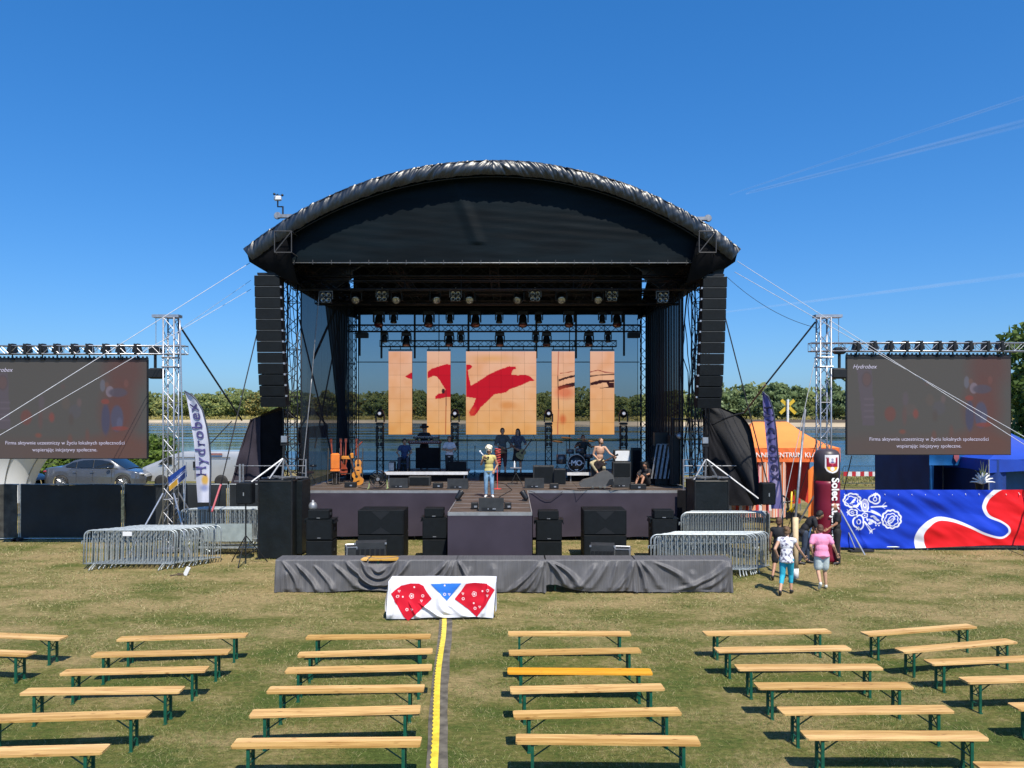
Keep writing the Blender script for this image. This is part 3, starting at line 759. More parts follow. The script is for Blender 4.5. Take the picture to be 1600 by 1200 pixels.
# gable cloth
YG = 25.96; ZB = 9.52
def zarc(x, r): return ZC+math.sqrt(max(r*r-(x-XC)**2, 0))
xg0, xg1 = -7.65, 6.35
def gable(u, v):
    x = xg0+(xg1-xg0)*u; zt = zarc(x, RR-.12); z = ZB+(zt-ZB)*(1-v)
    fold = .05*math.sin(3*x+2*v)*hnoise(x*.5,v*1.5) + .10*max(0,1-abs((x+1.5)-(1.2*v-.6))*3.2)*(v<.8) + .012*math.sin(z*22+2*x)*abs(hnoise(x*.3,z*.6))
    for c in (-1,1):
        e_ = max(0, abs(x-XC)-4.2)/2.8; fold += .07*e_*math.sin((z*c+x*c)*4)*.5
    return Vector((x, YG-.5*fold, z))
MB().grid(gable, 180, 60).build('gable_cloth', gable_mat, roof, True)
bt = MB(); bt.tube((xg0,YG-.06,ZB),(xg1,YG-.06,ZB),.018,8)
bt.build('gable_batten', alu_dull, roof, True)
b2 = MB(); pass
for i in range(22): x = xg0+.3+i*.63; b2.tube((x,YG-.06,ZB-.05),(x,YG-.06,ZB+.10),.02,5)
b2.build('batten_clips', case_mat, roof)
# front valance/eave trusses and inner grid
truss(roof, (-7.7,27,9.45), (6.6,27,9.45), .40, black_truss, .5, .025, .012)
truss(roof, (-7.7,27,8.95), (6.6,27,8.95), .3, black_truss, .5, .022, .01)
for y, z in ((29.0,8.75),(31.2,9.2),(34.6,9.35)): truss(roof, (-7.4,y,z), (6.3,y,z), .36, black_truss, .5, .025, .012)
for x in (-7.6,-4.2,-.66,2.9,6.4): truss(roof, (x,27,9.6), (x,34.7,9.6), .3, black_truss, .5, .022, .010)
MB().grid(lambda u,v: Vector((-7.2+13.1*u, 34.85+.03*math.sin(u*60), 8.93+(zarc(-7.2+13.1*u, RR-.15)-8.93)*v)), 80, 6).build('rear_cloth', dark_in, roof, True)
for q, xx in ((-1,-7.95),(1,6.85)):   # sleeve blocks and hanging brackets at the eaves
    s = MB()
    for (dx,dz) in ((-.28,-.35),(.28,-.35),(.28,.35),(-.28,.35)): s.tube((xx-q*.4+dx,25.32,10.1+dz),(xx-q*.4+dx,26.9,10.1+dz),.018,6)
    for a,b in (((-.28,-.35),(.28,-.35)),((.28,-.35),(.28,.35)),((.28,.35),(-.28,.35)),((-.28,.35),(-.28,-.35)),((-.28,-.35),(.28,.35))):
        for y in (25.32,26.9): s.tube((xx-q*.4+a[0],y,10.1+a[1]),(xx-q*.4+b[0],y,10.1+b[1]),.017,6)
    s.build('sleeve_block', Mt('worn grey tube', (.06,.06,.065), .6, .2), roof)
    MB().box((xx-q*.05,26.3,9.45),(.8,.7,.4),ry=q*.25).box((xx+q*.1,26.1,9.2),(.35,.4,.3)).tube((xx-q*.6,25.8,9.35),(xx+q*.5,25.7,9.75),.04,6).build('hoist_cluster', black_metal, roof)
    # pulley arm on the roof's shoulder
    a = W(452,338,26.2) if q < 0 else W(1088,342,26.2); s = MB(); s.box(a,(.75,.16,.11)); s.lathe([(.11,-.05),(.13,0),(.11,.05)], a+Vector((q*.40,0,.02)),14,(0,1,0)); s.build('pulley_arm', alu_dull, roof)
# wind sensor
ws = thing('wind_sensor', 'small white wind gauge on a black mast above the left roof shoulder', 'wind sensor', W(440,335,26.8))
p0 = W(442,338,26.3); m_ = MB(); m_.path([p0, W(442,323,26.8), W(434,323,26.8), W(434,312,26.8)], .03, 6); m_.build('mast', black_metal, ws)
m_ = MB(); m_.box(W(434,310,26.8),(.26,.14,.16),bev=.03); m_.build('housing', white_plastic, ws)
m_ = MB(); 
for a in range(3): t = a*2.1; m_.tube(W(434,305,26.8), W(434,305,26.8)+Vector((.16*math.cos(t),.16*math.sin(t),0)),.012,5); m_.ell(W(434,305,26.8)+Vector((.16*math.cos(t),.16*math.sin(t),0)),(.045,.045,.045),8,6)
m_.tube(W(434,312,26.8),W(434,303,26.8),.02,6); m_.build('cups', black_metal, ws)

# backdrop scrim and side curtains
scrim_mat = Sheer('backdrop mesh', (.030,.045,.060), .62, .8)
curtain_mesh = Sheer('side mesh', (.012,.022,.034), .86, .7)
t = thing('mesh_backdrop', 'large see-through black mesh backdrop across the rear of the stage', 'backdrop', (-.6,34.7,DZ))
MB().grid(lambda u,v: Vector((-6.95+12.65*u, 34.75+.03*math.sin(u*22)*hnoise(u*3,v*3), 1.9+7.1*v)), 60, 20).build('mesh_cloth', scrim_mat, t, True)
f_ = MB(); 
for z in (3.22,2.32,6.78): f_.tube((-7.0,34.72,z),(5.75,34.72,z+.0),.022,6)
for x in (-6.95,-3.3,2.6,5.7): f_.tube((x,34.72,1.8),(x,34.72,9),.022,6)
f_.build('support_rails', black_metal, t)
pleat_sheer = Sheer('pleated drape', (.010,.013,.020), .90, .55)
def curtain(name, label, x0, y0, x1, y1, zt, zb, folds, amp, m, pinch=None, ny=30):
    r = thing(name, label, 'curtain', ((x0+x1)/2,(y0+y1)/2,zb), 0, None)
    d = Vector((x1-x0,y1-y0,0)); L_ = d.length; d.normalize(); n = Vector((-d.y,d.x,0))
    def f(u,v):
        uu = u if not pinch else pinch(u,v)
        q = amp*math.sin(u*folds*2*PI + .6*hnoise(u*3,v*2))*(.6+.4*hnoise(u*9,0)) 
        return Vector((x0,y0,0))+d*(uu*L_)+n*q+Vector((0,0,zt+(zb-zt)*v))
    MB().grid(f, folds*10, ny).build('cloth', m, r, True); return r
curtain('side_curtain', 'bluish see-through mesh curtain closing the left side of the stage', -7.5,27.3,-7.1,34.4, 9.3,1.8, 9,.07, curtain_mesh)
curtain('gathered_curtain', 'black curtain gathered diagonally beside the left rear tower', -7.35,30.2,-6.9,33.9, 9.2,1.8, 7,.09, Sheer('gathered mesh',(.012,.018,.028),.93),
    lambda u,v: .5+(u-.5)*(.20+.9*abs(v-.62)**1.1) + .25*(v-.6))
curtain('pleated_curtain', 'heavy pleated black curtain closing the right side of the stage', 6.3,28.2,5.95,34.3, 9.3,1.8, 16,.09, pleat_sheer)
curtain('pleated_curtain', 'narrow black curtain hanging beside the right rear tower', 5.95,34.2,6.6,33.2, 9.3,1.8, 5,.06, pleat_sheer)

# ---------------------------------------------------------------- LED screens on the stage
led_mat = AttrMat('led tile', .5, .66, .06)
led_frame = Mt('led frame', (.02,.02,.022), .5)
LY = 32.6
cols = [(607,644),(667,704),(728,838),(862,898),(922,960)]
art = Paint(607,960,549,679,.55,(0,0,0))
A, B = art.A, art.B
tt = ((B-549)/130)[...,None]; c0 = np.array(srgb(243,188,160)); c1 = np.array(srgb(238,176,104)); art.c = c0*(1-tt)+c1*tt
nz = np.vectorize(lambda a,b: hnoise(a*.03,b*.03)+.5*hnoise(a*.1,b*.1,0,2))(A[::4,::4],B[::4,::4]); nz = np.kron(nz, np.ones((4,4)))[:A.shape[0],:A.shape[1]]
art.blend(np.clip(.45*nz,0,.5), srgb(222,140,60)); art.blend(np.clip(-.35*nz,0,.4), srgb(248,205,170))
art.ell(793,633,12,6,srgb(214,130,50),6,.6); art.ell(768,560,30,5,srgb(225,160,60),8,.5)
red = srgb(205,22,40)
z4 = lambda x,y: (650+x/5.0, 540+y/5.0)
art.poly([z4(*p) for p in ((390,150),(420,145),(440,162),(425,180),(402,190),(410,240),(428,312),(475,285),(510,262),(560,228),(600,208),(660,182),(730,160),(775,165),(783,178),(752,190),(742,228),(800,230),(850,226),(890,240),(925,272),(880,280),(830,305),(770,325),(730,340),(700,365),(610,380),(560,430),(505,480),(480,520),(455,545),(425,545),(415,520),(430,490),(450,455),(468,408),(430,405),(392,400))], red)
art.poly([z4(*p) for p in ((90,205),(120,180),(180,160),(235,142),(272,148),(272,400),(230,402),(190,412),(150,415),(148,395),(175,375),(220,365),(228,340),(205,305),(185,270),(160,240),(135,235),(110,245),(90,255))], red)
art.line([z4(233,345),z4(234,470)],1.0,srgb(110,40,40)); art.line([z4(232,470),z4(230,690)],1.6,srgb(190,105,60))
art.ell(*z4(212,355),2.6,4,srgb(60,30,30)); art.ell(*z4(440,515),4,7,srgb(225,80,50),4,.7,rot=.5)
art.poly([(633,588),(640,583),(645,581),(645,592),(638,591)], red)
dk = srgb(58,26,26)
art.line([z4(1112,45),z4(1108,240)],1.3,srgb(190,90,70)); art.line([z4(1108,240),z4(1112,500)],1.4,dk); art.line([z4(1112,500),z4(1105,690)],1.6,srgb(200,110,80))
art.poly([z4(*p) for p in ((1114,262),(1180,240),(1240,228),(1240,244),(1180,256),(1114,280))], dk)
art.poly([z4(*p) for p in ((1112,318),(1180,296),(1240,284),(1240,315),(1190,325),(1150,335),(1114,350))], dk)
art.line([z4(1125,215),z4(1180,208),z4(1235,198)],.9,srgb(170,70,50)); art.ell(*z4(1160,365),14,9,srgb(222,90,50),9,.65); art.ell(*z4(1145,575),5,7,srgb(215,90,40),5,.7)
art.line([z4(1362,205),z4(1420,190),z4(1470,205),z4(1545,212)],1.2,srgb(150,50,50)); art.line([z4(1362,238),z4(1440,228),z4(1545,222)],1.6,dk)
art.poly([z4(*p) for p in ((1362,288),(1440,268),(1545,265),(1545,282),(1460,288),(1400,305),(1362,310))], dk)
art.poly([z4(*p) for p in ((1490,285),(1545,290),(1545,330),(1430,332),(1500,320))], dk)
art.ell(643,678,6,1.5,srgb(180,60,30),2,.6)
tilec = 0
for si, (x0,x1) in enumerate(cols):
    X0, X1 = gx(x0,LY), gx(x1,LY); n = 6 if si == 2 else 2; ntl = 7; Z1 = gz(549,LY); Z0 = gz(679,LY)
    pos = ['far left narrow','second narrow','wide central','narrow','far right narrow'][si]
    show = ['plain ochre with a red tip','part of a red animal figure','a large red animal figure','dark bands over a rusty stain','dark curving bands'][si]
    s = thing('led_screen', '%s hanging stage screen showing %s' % (pos, show), 'led screen', ((X0+X1)/2, LY, Z0), 0, 'orange screens hanging at the back of the stage')
    MB().box(((X0+X1)/2, LY+.06, (Z0+Z1)/2),(X1-X0,.07,Z1-Z0)).build('rear_frame', led_frame, s)
    bar = MB(); bar.box(((X0+X1)/2, LY+.05, Z1+.06),(X1-X0,.08,.05))
    for i in range(n+1): x = X0+.08+(X1-X0-.16)*i/n; bar.tube((x,LY+.05,Z1+.06),(x,LY+.05,Z1+.26),.02,5)
    bar.build('hanging_bar', black_metal, s)
    for i in range(n):
        for j in range(ntl):
            a0, a1 = x0+(x1-x0)*i/n, x0+(x1-x0)*(i+1)/n; b0, b1 = 549+130*j/ntl, 549+130*(j+1)/ntl
            g = .10; P_ = Paint(a0+g,a1-g,b0+g,b1-g,.8,(0,0,0))
            ii = np.clip(((P_.A-607)/(960-607)*art.nu).astype(int),0,art.nu); jj = np.clip(((P_.B-549)/130*art.nv).astype(int),0,art.nv)
            P_.c = art.c[jj,ii]*(.95+.08*random.random())
            P_.build('led_tile', lambda a,b: W(a,b,LY), led_mat, s, False)

# ---------------------------------------------------------------- stage lights
lens_mat = Mt('lens glass', (.25,.22,.2), .08, 0, .1, coat=.8); red_lens = Mt('dark red lens', (.12,.02,.02), .12, coat=.8); bulb_mat = Mt('lamp reflector', (.42,.41,.40), .25, .7, .4, 30)
tg = thing('lighting_truss', 'upper black lighting truss across the back of the stage', 'truss', (-.6,32.2,8.1), 0, 'black trusses carrying the lights')
truss(tg, W(545,513,32.2), W(1000,513,32.2), .27, black_truss, .3, .022, .011)
tg = thing('lighting_truss', 'lower shorter black lighting truss just above the orange screens', 'truss', (-.6,32.6,7.5), 0, 'black trusses carrying the lights')
truss(tg, W(594,537,32.75), W(963,537,32.75), .25, black_truss, .3, .020, .010)
for px in (562,596,648,732,838,900,975): dr = MB(); dr.tube(W(px,490,32.75),W(px,560 if px not in (562,975) else 556,32.75),.045,6); dr.build('drop_pipe', black_metal, tg)
def moving_head(scale, lens, parts_tilt):
    """hangs from its clamp at the origin"""
    r = thing('moving_head_light','x','stage light')
    m = MB(); m.box((0,0,-.10),(.34,.26,.13),bev=.02); m.build('base', black_plastic, r)
    m = MB(); m.box((0,0,-.0),(.05,.10,.08)).tube((-.06,0,.02),(.06,0,.02),.04,6); m.build('clamp', black_metal, r)
    for q in (-1,1): m = MB(); m.box((q*.165,0,-.28),(.045,.12,.26),bev=.015); m.build('yoke_arm', black_plastic, r)
    ax = Vector((0,-math.sin(parts_tilt),-math.cos(parts_tilt)))
    c = Vector((0,0,-.34)); m = MB(); m.lathe([(.05,-.17),(.11,-.15),(.13,-.05),(.125,.08),(.145,.12),(.145,.19)], c, 16, ax); m.build('head', black_plastic, r, True)
    m = MB(); m.lathe([(.13,.185),(.10,.205),(.0,.215)], c, 16, ax); m.build('lens', lens, r, True)
    r.scale = (scale,)*3
    return r
MHs = {}
def put_head(kind, px, py, D, label, sc_=1., tilt=.5, rz=0):
    lens = {'wash':red_lens,'spot':lens_mat,'front':bulb_mat}[kind]
    key = (kind, round(tilt,2))
    if key not in MHs: r = moving_head(1, lens, tilt); MHs[key] = r; new = r
    else: new = dup(MHs[key], (0,0,0))
    new.location = W(px,py,D); new.scale = (sc_,)*3; new.rotation_euler = (0,0,rz); new['label'] = label
    new['group'] = {'wash':'big wash lights with red lenses','spot':'slim spot lights on the trusses','front':'silver faced lights on the front truss'}[kind]
    return new
for i, px in enumerate((592,670,743,817,889,964)):
    put_head('wash', px, 484, 31.9, 'large black wash light with red lens on the upper truss, %s from the left' % ORD[i], 1.30, .45)
for i, px in enumerate((615,703,780,842,941)):
    put_head('spot', px, 486, 32.1, 'slim black spot light between the wash lights on the upper truss, %s from the left' % ORD[i], .95, .05)
for i, px in enumerate((635,702,781,854,920)):
    put_head('wash', px, 518, 32.5, 'black wash light on the lower truss above the orange screens, %s from the left' % ORD[i], 1.15, .35)
for i, px in enumerate((601,720,837,950)):
    put_head('spot', px, 518, 32.5, 'slim spot light on the lower truss above the orange screens, %s from the left' % ORD[i], .85, .05)
for i, (px,rz) in enumerate(((557,0),(620,0),(679,.5),(734,0),(812,-.5),(877,0),(934,0))):
    put_head('front', px, 449, 28.7, 'grey fronted moving light under the roof\'s front truss, %s from the left' % ORD[i], 1.22, 1.15, rz)
bl = thing('blinder_lamp','x','stage light')
m = MB(); m.box((0,0,-.24),(.40,.14,.40),bev=.015); m.build('housing', black_metal, bl)
m = MB(); m.tube((0,0,-.02),(0,0,.1),.02,6).box((0,0,0),(.46,.03,.03)).box((-.22,0,-.14),(.02,.04,.28)).box((.22,0,-.14),(.02,.04,.28)); m.build('bracket', alu_dull, bl)
for a in (-1,1):
    for b in (-1,1):
        m = MB(); m.lathe([(.085,0),(.088,.02),(.07,.012),(.03,-.01),(0,.0)], (a*.095,-.07,-.24+b*.095), 14, (0,-1,0)); m.build('lamp', bulb_mat, bl, True)
for i, px in enumerate((510,597,712,836,956,1035)):
    D = 27.6 if px in (510,1035) else 28.6
    o = bl if i == 0 else dup(bl, (0,0,0)); o.location = W(px, 453 if px not in (510,1035) else 455, D); o.scale = (1,)*3
    o['label'] = 'square four-lamp blinder under the front truss, %s from the left' % ORD[i]; o['group'] = 'four-lamp blinders under the roof'
for (px,py,lb) in ((566,516,'left'),(990,516,'right')):
    m = MB(); m.box(W(px,py+8,31.8),(.5,.25,.22),bev=.02); single(m,'junction_box',black_metal,'dark metal box hanging at the %s end of the upper lighting truss'%lb,'junction box')

# ---------------------------------------------------------------- line arrays
gap_mat = Mt('grey gap strip', (.13,.14,.15), .6)
def line_array(px0, px1, py, D, label, sg):
    t = thing('line_array', label, 'loudspeaker', W((px0+px1)/2, py, D), 0, 'hanging line arrays')
    x = gx((px0+px1)/2, D); z = gz(py, D); wd = (px1-px0)*D/1200; ang = 0; y = D
    m = MB(); m.box((x,y+.1,z+.06),(wd*.8,.6,.07)).tube((x,y+.1,z+.05),(x+.0,y+.1,z+.5),.03,6); m.build('flying_frame', black_metal, t)
    n = 12
    for i in range(n):
        h = .365; ang = -.0-.008*i if i < 8 else -.06-.035*(i-7)
        c = Vector((x + sg*.012*i, y - .0, z-h/2)); q = Matrix.Rotation(-ang, 3, 'X')
        mb = MB(); mb.box(c,(wd,.50,h-.022), rx=ang*-1, bev=.01); mb.build('cabinet', grille_mat, t)
        mb = MB(); mb.box(c+Vector((-sg*-.0+(.0),-.252,h/2-.012)),(wd*.98,.004,.010), rx=-ang); mb.build('gap_strip', gap_mat, t)
        mb = MB(); mb.box(c+Vector((sg*(wd/2+.02),-.18,h/2-.02)),(.06,.08,.06)); mb.build('rigging_pin', alu, t)
        z -= h*math.cos(ang); y += h*math.sin(-ang)
    return t
line_array(401, 440, 432, 25.9, 'curved black line array hanging left of the stage', 1)
line_array(1096, 1133, 434, 25.9, 'curved black line array hanging right of the stage', -1)

# wings: black awnings at both sides of the stage
def wing(label, pts_front, pts_back, m, cat='awning'):
    r = thing('side_awning', label, cat, (sum(p[0] for p in pts_front)/len(pts_front), pts_front[0][1], 0))
    n = len(pts_front); NU = 12
    def f(u,v):
        k = min(int(u*(n-1)), n-2); t_ = u*(n-1)-k; a = Vector(pts_front[k]).lerp(Vector(pts_front[k+1]), t_); b = Vector(pts_back[k]).lerp(Vector(pts_back[k+1]), t_)
        p = a.lerp(b, v); return p + Vector((.035*hnoise(p.x*2,p.y*1.5,p.z*2), .03*hnoise(p.x*3,p.z*2), .035*hnoise(p.x*1.7,p.y*2,p.z,3)-.05*math.sin(v*PI)))
    MB().grid(f, (n-1)*10, 14).build('cloth', m, r, True)
    return r
awn = Mt('awning cloth', (.040,.034,.047), .8, 0, .15, 1.5, .25, 20, spec=.2)
r = wing('dark purple black cloth awning sloping down beside the left of the stage',
    [W(362,762,27.4),W(378,700,27.4),W(392,656,27.4),W(436,636,27.4),W(452,640,27.4)], [W(385,762,32),W(398,700,32),W(408,668,32),W(440,652,32),W(470,655,32)], awn)
MB().grid(lambda u,v: W(405+37*u, 652-12*u, 27.45)*(1-v)+W(406+38*u,762,27.6)*v, 12, 8).build('dark_opening_sheet', cloth_black, r, True)  # black sheet standing in for the shade inside the awning's front opening
def lwall(u,v):
    py = 655+110*v; xo = float(np.interp(py,[655,700,765],[391,375,358])); return W(xo+(407-xo)*u, py-(5*u if v < .1 else 0), 27.42)+Vector((0,.05*math.sin(v*11-u*5)*v+.07*hnoise(u*3+v,v*3),0))
MB().grid(lwall, 16, 24).build('side_wall', awn, r, True)
r = wing('charcoal cloth awning bulging down beside the right of the stage',
    [W(1098,640,27.6),W(1125,636,27.6),W(1160,650,27.5),W(1173,668,27.3),W(1182,715,27.0),W(1189,790,26.6)], [W(1098,655,32),W(1122,650,32),W(1150,662,32),W(1162,680,32),W(1168,725,32),W(1172,775,32)], Mt('awning cloth charcoal', (.045,.045,.047), .8, 0, .15, 1.5, .25, 20, spec=.2))
def inner(u,v):
    py = 638+(790-638)*v; xo = np.interp(py,[636,650,668,715,790],[1122,1160,1172,1181,1188]); xo = min(xo, 1100+(py-640)*.52); p = W(1098+(xo-1098)*u, py, 27.8-.75*v*u)
    return p+Vector((0,.05*math.sin(v*18+u*5)*v+.06*hnoise(u*5,v*4),0))
MB().grid(inner, 24, 24).build('dark_opening_fill', Mt('dark awning opening', (.014,.014,.017), .8, 0, .2, 3, .3, 20, spec=.2), r, True)  # fills the awning's opening; the shade in there is put into the colour
def outer(u,v):
    py = 637+(789-637)*v; xo = float(np.interp(py,[636,650,668,715,790],[1124,1161,1173,1182,1189])); xi = 1098+(py-640)*.50
    p = W(xi+(xo-xi)*u, py, 27.75-.2*math.sin(u*PI)-.85*v*u)
    return p+Vector((0,.05*math.sin(u*9+v*7)*v+.07*hnoise(u*3,v*3,2)-.05*math.exp(-((u-.45)*9)**2)*v,0))
MB().grid(outer, 26, 26).build('outer_drape', Mt('charcoal awning side', (.040,.040,.043), .8, 0, .15, 1.5, .25, 20, spec=.2), bpy.data.objects['side_awning.001'], True)
# gazebo behind stage left
r = wing('black gazebo roof behind the left side of the stage', [W(466,672,33),W(480,645,33),W(492,640,33),W(512,664,33)], [W(470,668,36.5),W(484,648,36.5),W(494,646,36.5),W(510,664,36.5)], awn, 'gazebo')
MB().grid(lambda u,v: W(466+46*u, 668-4*u, 33)*(1-v)+W(466+46*u,684,33)*v+Vector((0,.04*math.sin(u*20),0)),20,6).build('valance', awn, r, True)
MB().grid(lambda u,v: W(466+17*u, 684, 33.1)*(1-v)+W(466+17*u,760,33.1)*v+Vector((0,.05*math.sin(u*9+v*5),0)),10,10).build('side_wall', awn, r, True)
# ================================================================ BENCHES
def wood_mat(name, c, c2):
    m = bpy.data.materials.new(name); m.use_nodes = True; t = m.node_tree; N = t.nodes; L = t.links
    b = N['Principled BSDF']; b.inputs['Roughness'].default_value = .48; b.inputs['Specular IOR Level'].default_value = .35
    tc = N.new('ShaderNodeTexCoord'); oi = N.new('ShaderNodeObjectInfo'); ad = N.new('ShaderNodeVectorMath'); ad.operation = 'MULTIPLY_ADD'
    cb = N.new('ShaderNodeCombineXYZ'); L.new(oi.outputs['Random'], cb.inputs[0]); L.new(oi.outputs['Random'], cb.inputs[1])
    L.new(cb.outputs[0], ad.inputs[0]); ad.inputs[1].default_value = (37,53,11); L.new(tc.outputs['Object'], ad.inputs[2])
    mp = N.new('ShaderNodeMapping'); mp.inputs['Scale'].default_value = (1.1,22,22); L.new(ad.outputs[0], mp.inputs[0])
    n1 = N.new('ShaderNodeTexNoise'); n1.inputs['Scale'].default_value = 1.7; n1.inputs['Detail'].default_value = 7; n1.inputs['Distortion'].default_value = .6; L.new(mp.outputs[0], n1.inputs['Vector'])
    cr = N.new('ShaderNodeValToRGB'); L.new(n1.outputs[0], cr.inputs[0]); cr.color_ramp.elements[0].position = .30; cr.color_ramp.elements[1].position = .62
    cr.color_ramp.elements[0].color = (*c2,1); cr.color_ramp.elements[1].color = (*c,1)
    mp2 = N.new('ShaderNodeMapping'); mp2.inputs['Scale'].default_value = (3.2,11,11); L.new(ad.outputs[0], mp2.inputs[0])
    vo = N.new('ShaderNodeTexVoronoi'); vo.inputs['Scale'].default_value = 1.0; L.new(mp2.outputs[0], vo.inputs['Vector'])
    kr = N.new('ShaderNodeValToRGB'); L.new(vo.outputs['Distance'], kr.inputs[0]); kr.color_ramp.elements[0].position = .05; kr.color_ramp.elements[0].color = (.25,.13,.07,1); kr.color_ramp.elements[1].position = .16; kr.color_ramp.elements[1].color = (1,1,1,1)
    mx = N.new('ShaderNodeMix'); mx.data_type = 'RGBA'; mx.blend_type = 'MULTIPLY'; mx.inputs[0].default_value = .8; L.new(cr.outputs[0], mx.inputs[6]); L.new(kr.outputs[0], mx.inputs[7])
    hs_ = N.new('ShaderNodeHueSaturation'); L.new(mx.outputs[2], hs_.inputs['Color'])
    v = N.new('ShaderNodeMapRange'); v.inputs[3].default_value = .74; v.inputs[4].default_value = 1.1; sv = N.new('ShaderNodeMapRange'); sv.inputs[1].default_value = 1; sv.inputs[2].default_value = 0; sv.inputs[3].default_value = 1.0; sv.inputs[4].default_value = 1.12; L.new(oi.outputs['Random'], sv.inputs[0]); L.new(sv.outputs[0], hs_.inputs['Saturation']); L.new(oi.outputs['Random'], v.inputs[0]); L.new(v.outputs[0], hs_.inputs['Value'])
    L.new(hs_.outputs[0], b.inputs['Base Color']); return m
pine = wood_mat('varnished pine', (.78,.50,.17), (.50,.25,.065))
pine_old = wood_mat('weathered pine', (.72,.47,.20), (.44,.24,.09))
pine_gold = wood_mat('golden varnished pine', (.78,.36,.035), (.62,.25,.02))
def make_bench():
    r = thing('beer_bench', 'x', 'bench')
    for i,(y,w_) in enumerate(((-.064,.124),(.064,.124))):
        m = MB(); o = len(m.v)
        pts = [(-1.10,-w_/2),(1.10,-w_/2),(1.10,w_/2),(-1.10,w_/2)]
        c = .022
        if i == 0: pts = [(-1.10,-w_/2+c),(-1.10+c,-w_/2),(1.10-c,-w_/2),(1.10,-w_/2+c),(1.10,w_/2),(-1.10,w_/2)]
        else: pts = [(-1.10,-w_/2),(1.10,-w_/2),(1.10,w_/2-c),(1.10-c,w_/2),(-1.10+c,w_/2),(-1.10,w_/2-c)]
        m.poly(pts, lambda a,b,d: Vector((a,b+y,.445+d)), .027); link('seat_plank', m.mesh('seat_plank'), pine, r)
    for q in (-1,1):
        m = MB(); m.box((q*.86,0,.436),(.045,.22,.018)).box((q*.60,0,.439),(.03,.20,.012)); link('batten', m.mesh('batten'), green_paint, r)
        for s_ in (-1,1):
            m = MB(); m.box((q*.90,s_*.095,.215),(.038,.026,.43)).box((q*.90,s_*.10,.008),(.05,.05,.014)); link('leg', m.mesh('leg'), green_paint, r)
        m = MB(); m.tube((q*.895,-.09,.12),(q*.895,.09,.12),.010,5); link('cross_bar', m.mesh('cross_bar'), green_paint, r)
        for s_ in (-1,1): m = MB(); m.tube((q*.895,s_*-.085,.25),(q*.895,s_*.085,.40),.008,5); link('diagonal_bar', m.mesh('diagonal_bar'), green_paint, r)
        m = MB(); m.tube((q*.895,0,.24),(q*.62,0,.435),.010,5).tube((q*.895,-.085,.24),(q*.895,.085,.24),.009,5); link('brace', m.mesh('brace'), green_paint, r)
    return r
bench0 = make_bench(); first = [True]
HB = .46
def bench_px(x0,y0,x1,y1,label,m=None, ln=None):
    D0 = (EYE-HB)*1200/(y0-648); D1 = (EYE-HB)*1200/(y1-648); a = Vector((gx(x0,D0),D0,0)); b = Vector((gx(x1,D1),D1,0)); c = (a+b)/2
    rz = math.atan2(b.y-a.y, b.x-a.x)
    c.z = gh(c.x,c.y)-.006
    if first[0]: o = bench0; o.location = c; o.rotation_euler = (0,0,rz); first[0] = False
    else: o = dup(bench0, c, rz)
    o.scale = (max(.96,min(1.06,(b-a).length/2.2)),1,1)
    o['label'] = label; o['group'] = 'wooden beer benches in rows on the grass'
    if m:
        for ch in o.children:
            if ch.name.startswith('seat_plank'): ch.material_slots[0].link = 'OBJECT'; ch.material_slots[0].material = m
    return o
RW = ['front','second','third','fourth','fifth','sixth']
blocks = {
 'far left block': [(-95,988,112,997,pine_old),(-150,1014,50,1021.5,pine_old)],
 'second block from the left': [(185,998,386,992,None),(146,1023,359,1018,None),(98,1050,324,1045,pine_old),(37,1080,285,1077,None),(-32,1123,233,1115,None),(-128,1178,166,1170,None)],
 'block left of the yellow strip': [(479,995,673,993.5,pine_old),(466,1022,676,1016,pine_old),(447,1047,675,1042,None),(419,1078,663,1075,None),(392,1115,657,1108,pine_old),(365,1161,658,1158.5,None)],
 'block right of the yellow strip': [(794,990,985,990,None),(795,1019,1000,1015,None),(793,1047.5,1018,1049,pine_gold),(797,1078,1036,1073,None),(802,1117,1062,1111,None),(806,1154,1092,1157,None)],
 'second block from the right': [(1100,989,1295,985,None),(1118,1014.5,1326,1011,pine_old),(1150,1042,1375,1041,None),(1181,1070.5,1422,1070,pine_old),(1218,1109,1484,1106,pine_old),(1255,1147,1537,1148,None)],
 'far right block': [(1349,990,1521,977,pine_old),(1400,1015,1586,999,pine_old),(1450,1034,1650,1026,None),(1505,1063,1718,1057,None),(1583,1104,1830,1099,None),(1535,1198.5,1820,1200,None)],
}
for bn, rows in blocks.items():
    for i,(x0,y0,x1,y1,m) in enumerate(rows):
        tone = {None:'Pale pine',pine_old:'Weathered pine',pine_gold:'Golden pine'}[m]
        last = bn == 'far right block' and i == 5
        bench_px(x0,y0,x1,y1,'%s bench with green legs, %s row of the %s' % (tone, 'last' if last else RW[i], bn), m)

# cable strip
mat_rub = Mt('cable mat', (.115,.102,.080), .9, 0, .45, 5, .6, 40); yel = Mt('yellow tape', (.72,.56,.05), .5, 0, .18, 9, .2, 20)
t = thing('cable_cover', 'yellow taped cable cover on a dark rubber mat running down the aisle', 'cable cover', (-1.2,12.5,0))
def lane(y): return -1.45+( -.94+1.45)*(16.4-y)/(16.4-9.2) + .02*math.sin(y*.9)
MB().grid(lambda u,v: Vector((lane(7.5+9*v)-.0+(-.115+.27*u)*(1+.12*hnoise(v*9,0,u)), 7.5+9*v, gh(lane(7.5+9*v),7.5+9*v)+.020+.004*hnoise(v*30,u))), 2, 90).build('mat', mat_rub, t, True)
m = MB(); n = 130
vs = []
for k in range(n+1):
    y = 7.5+9*k/n; x = lane(y)-.02+.01*math.sin(y*1.3); z = gh(x,y)+.030
    vs += [(x-.055+(.020 if k%2 else 0), y, z),(x+.05,y,z+.003*math.sin(k*.4))]
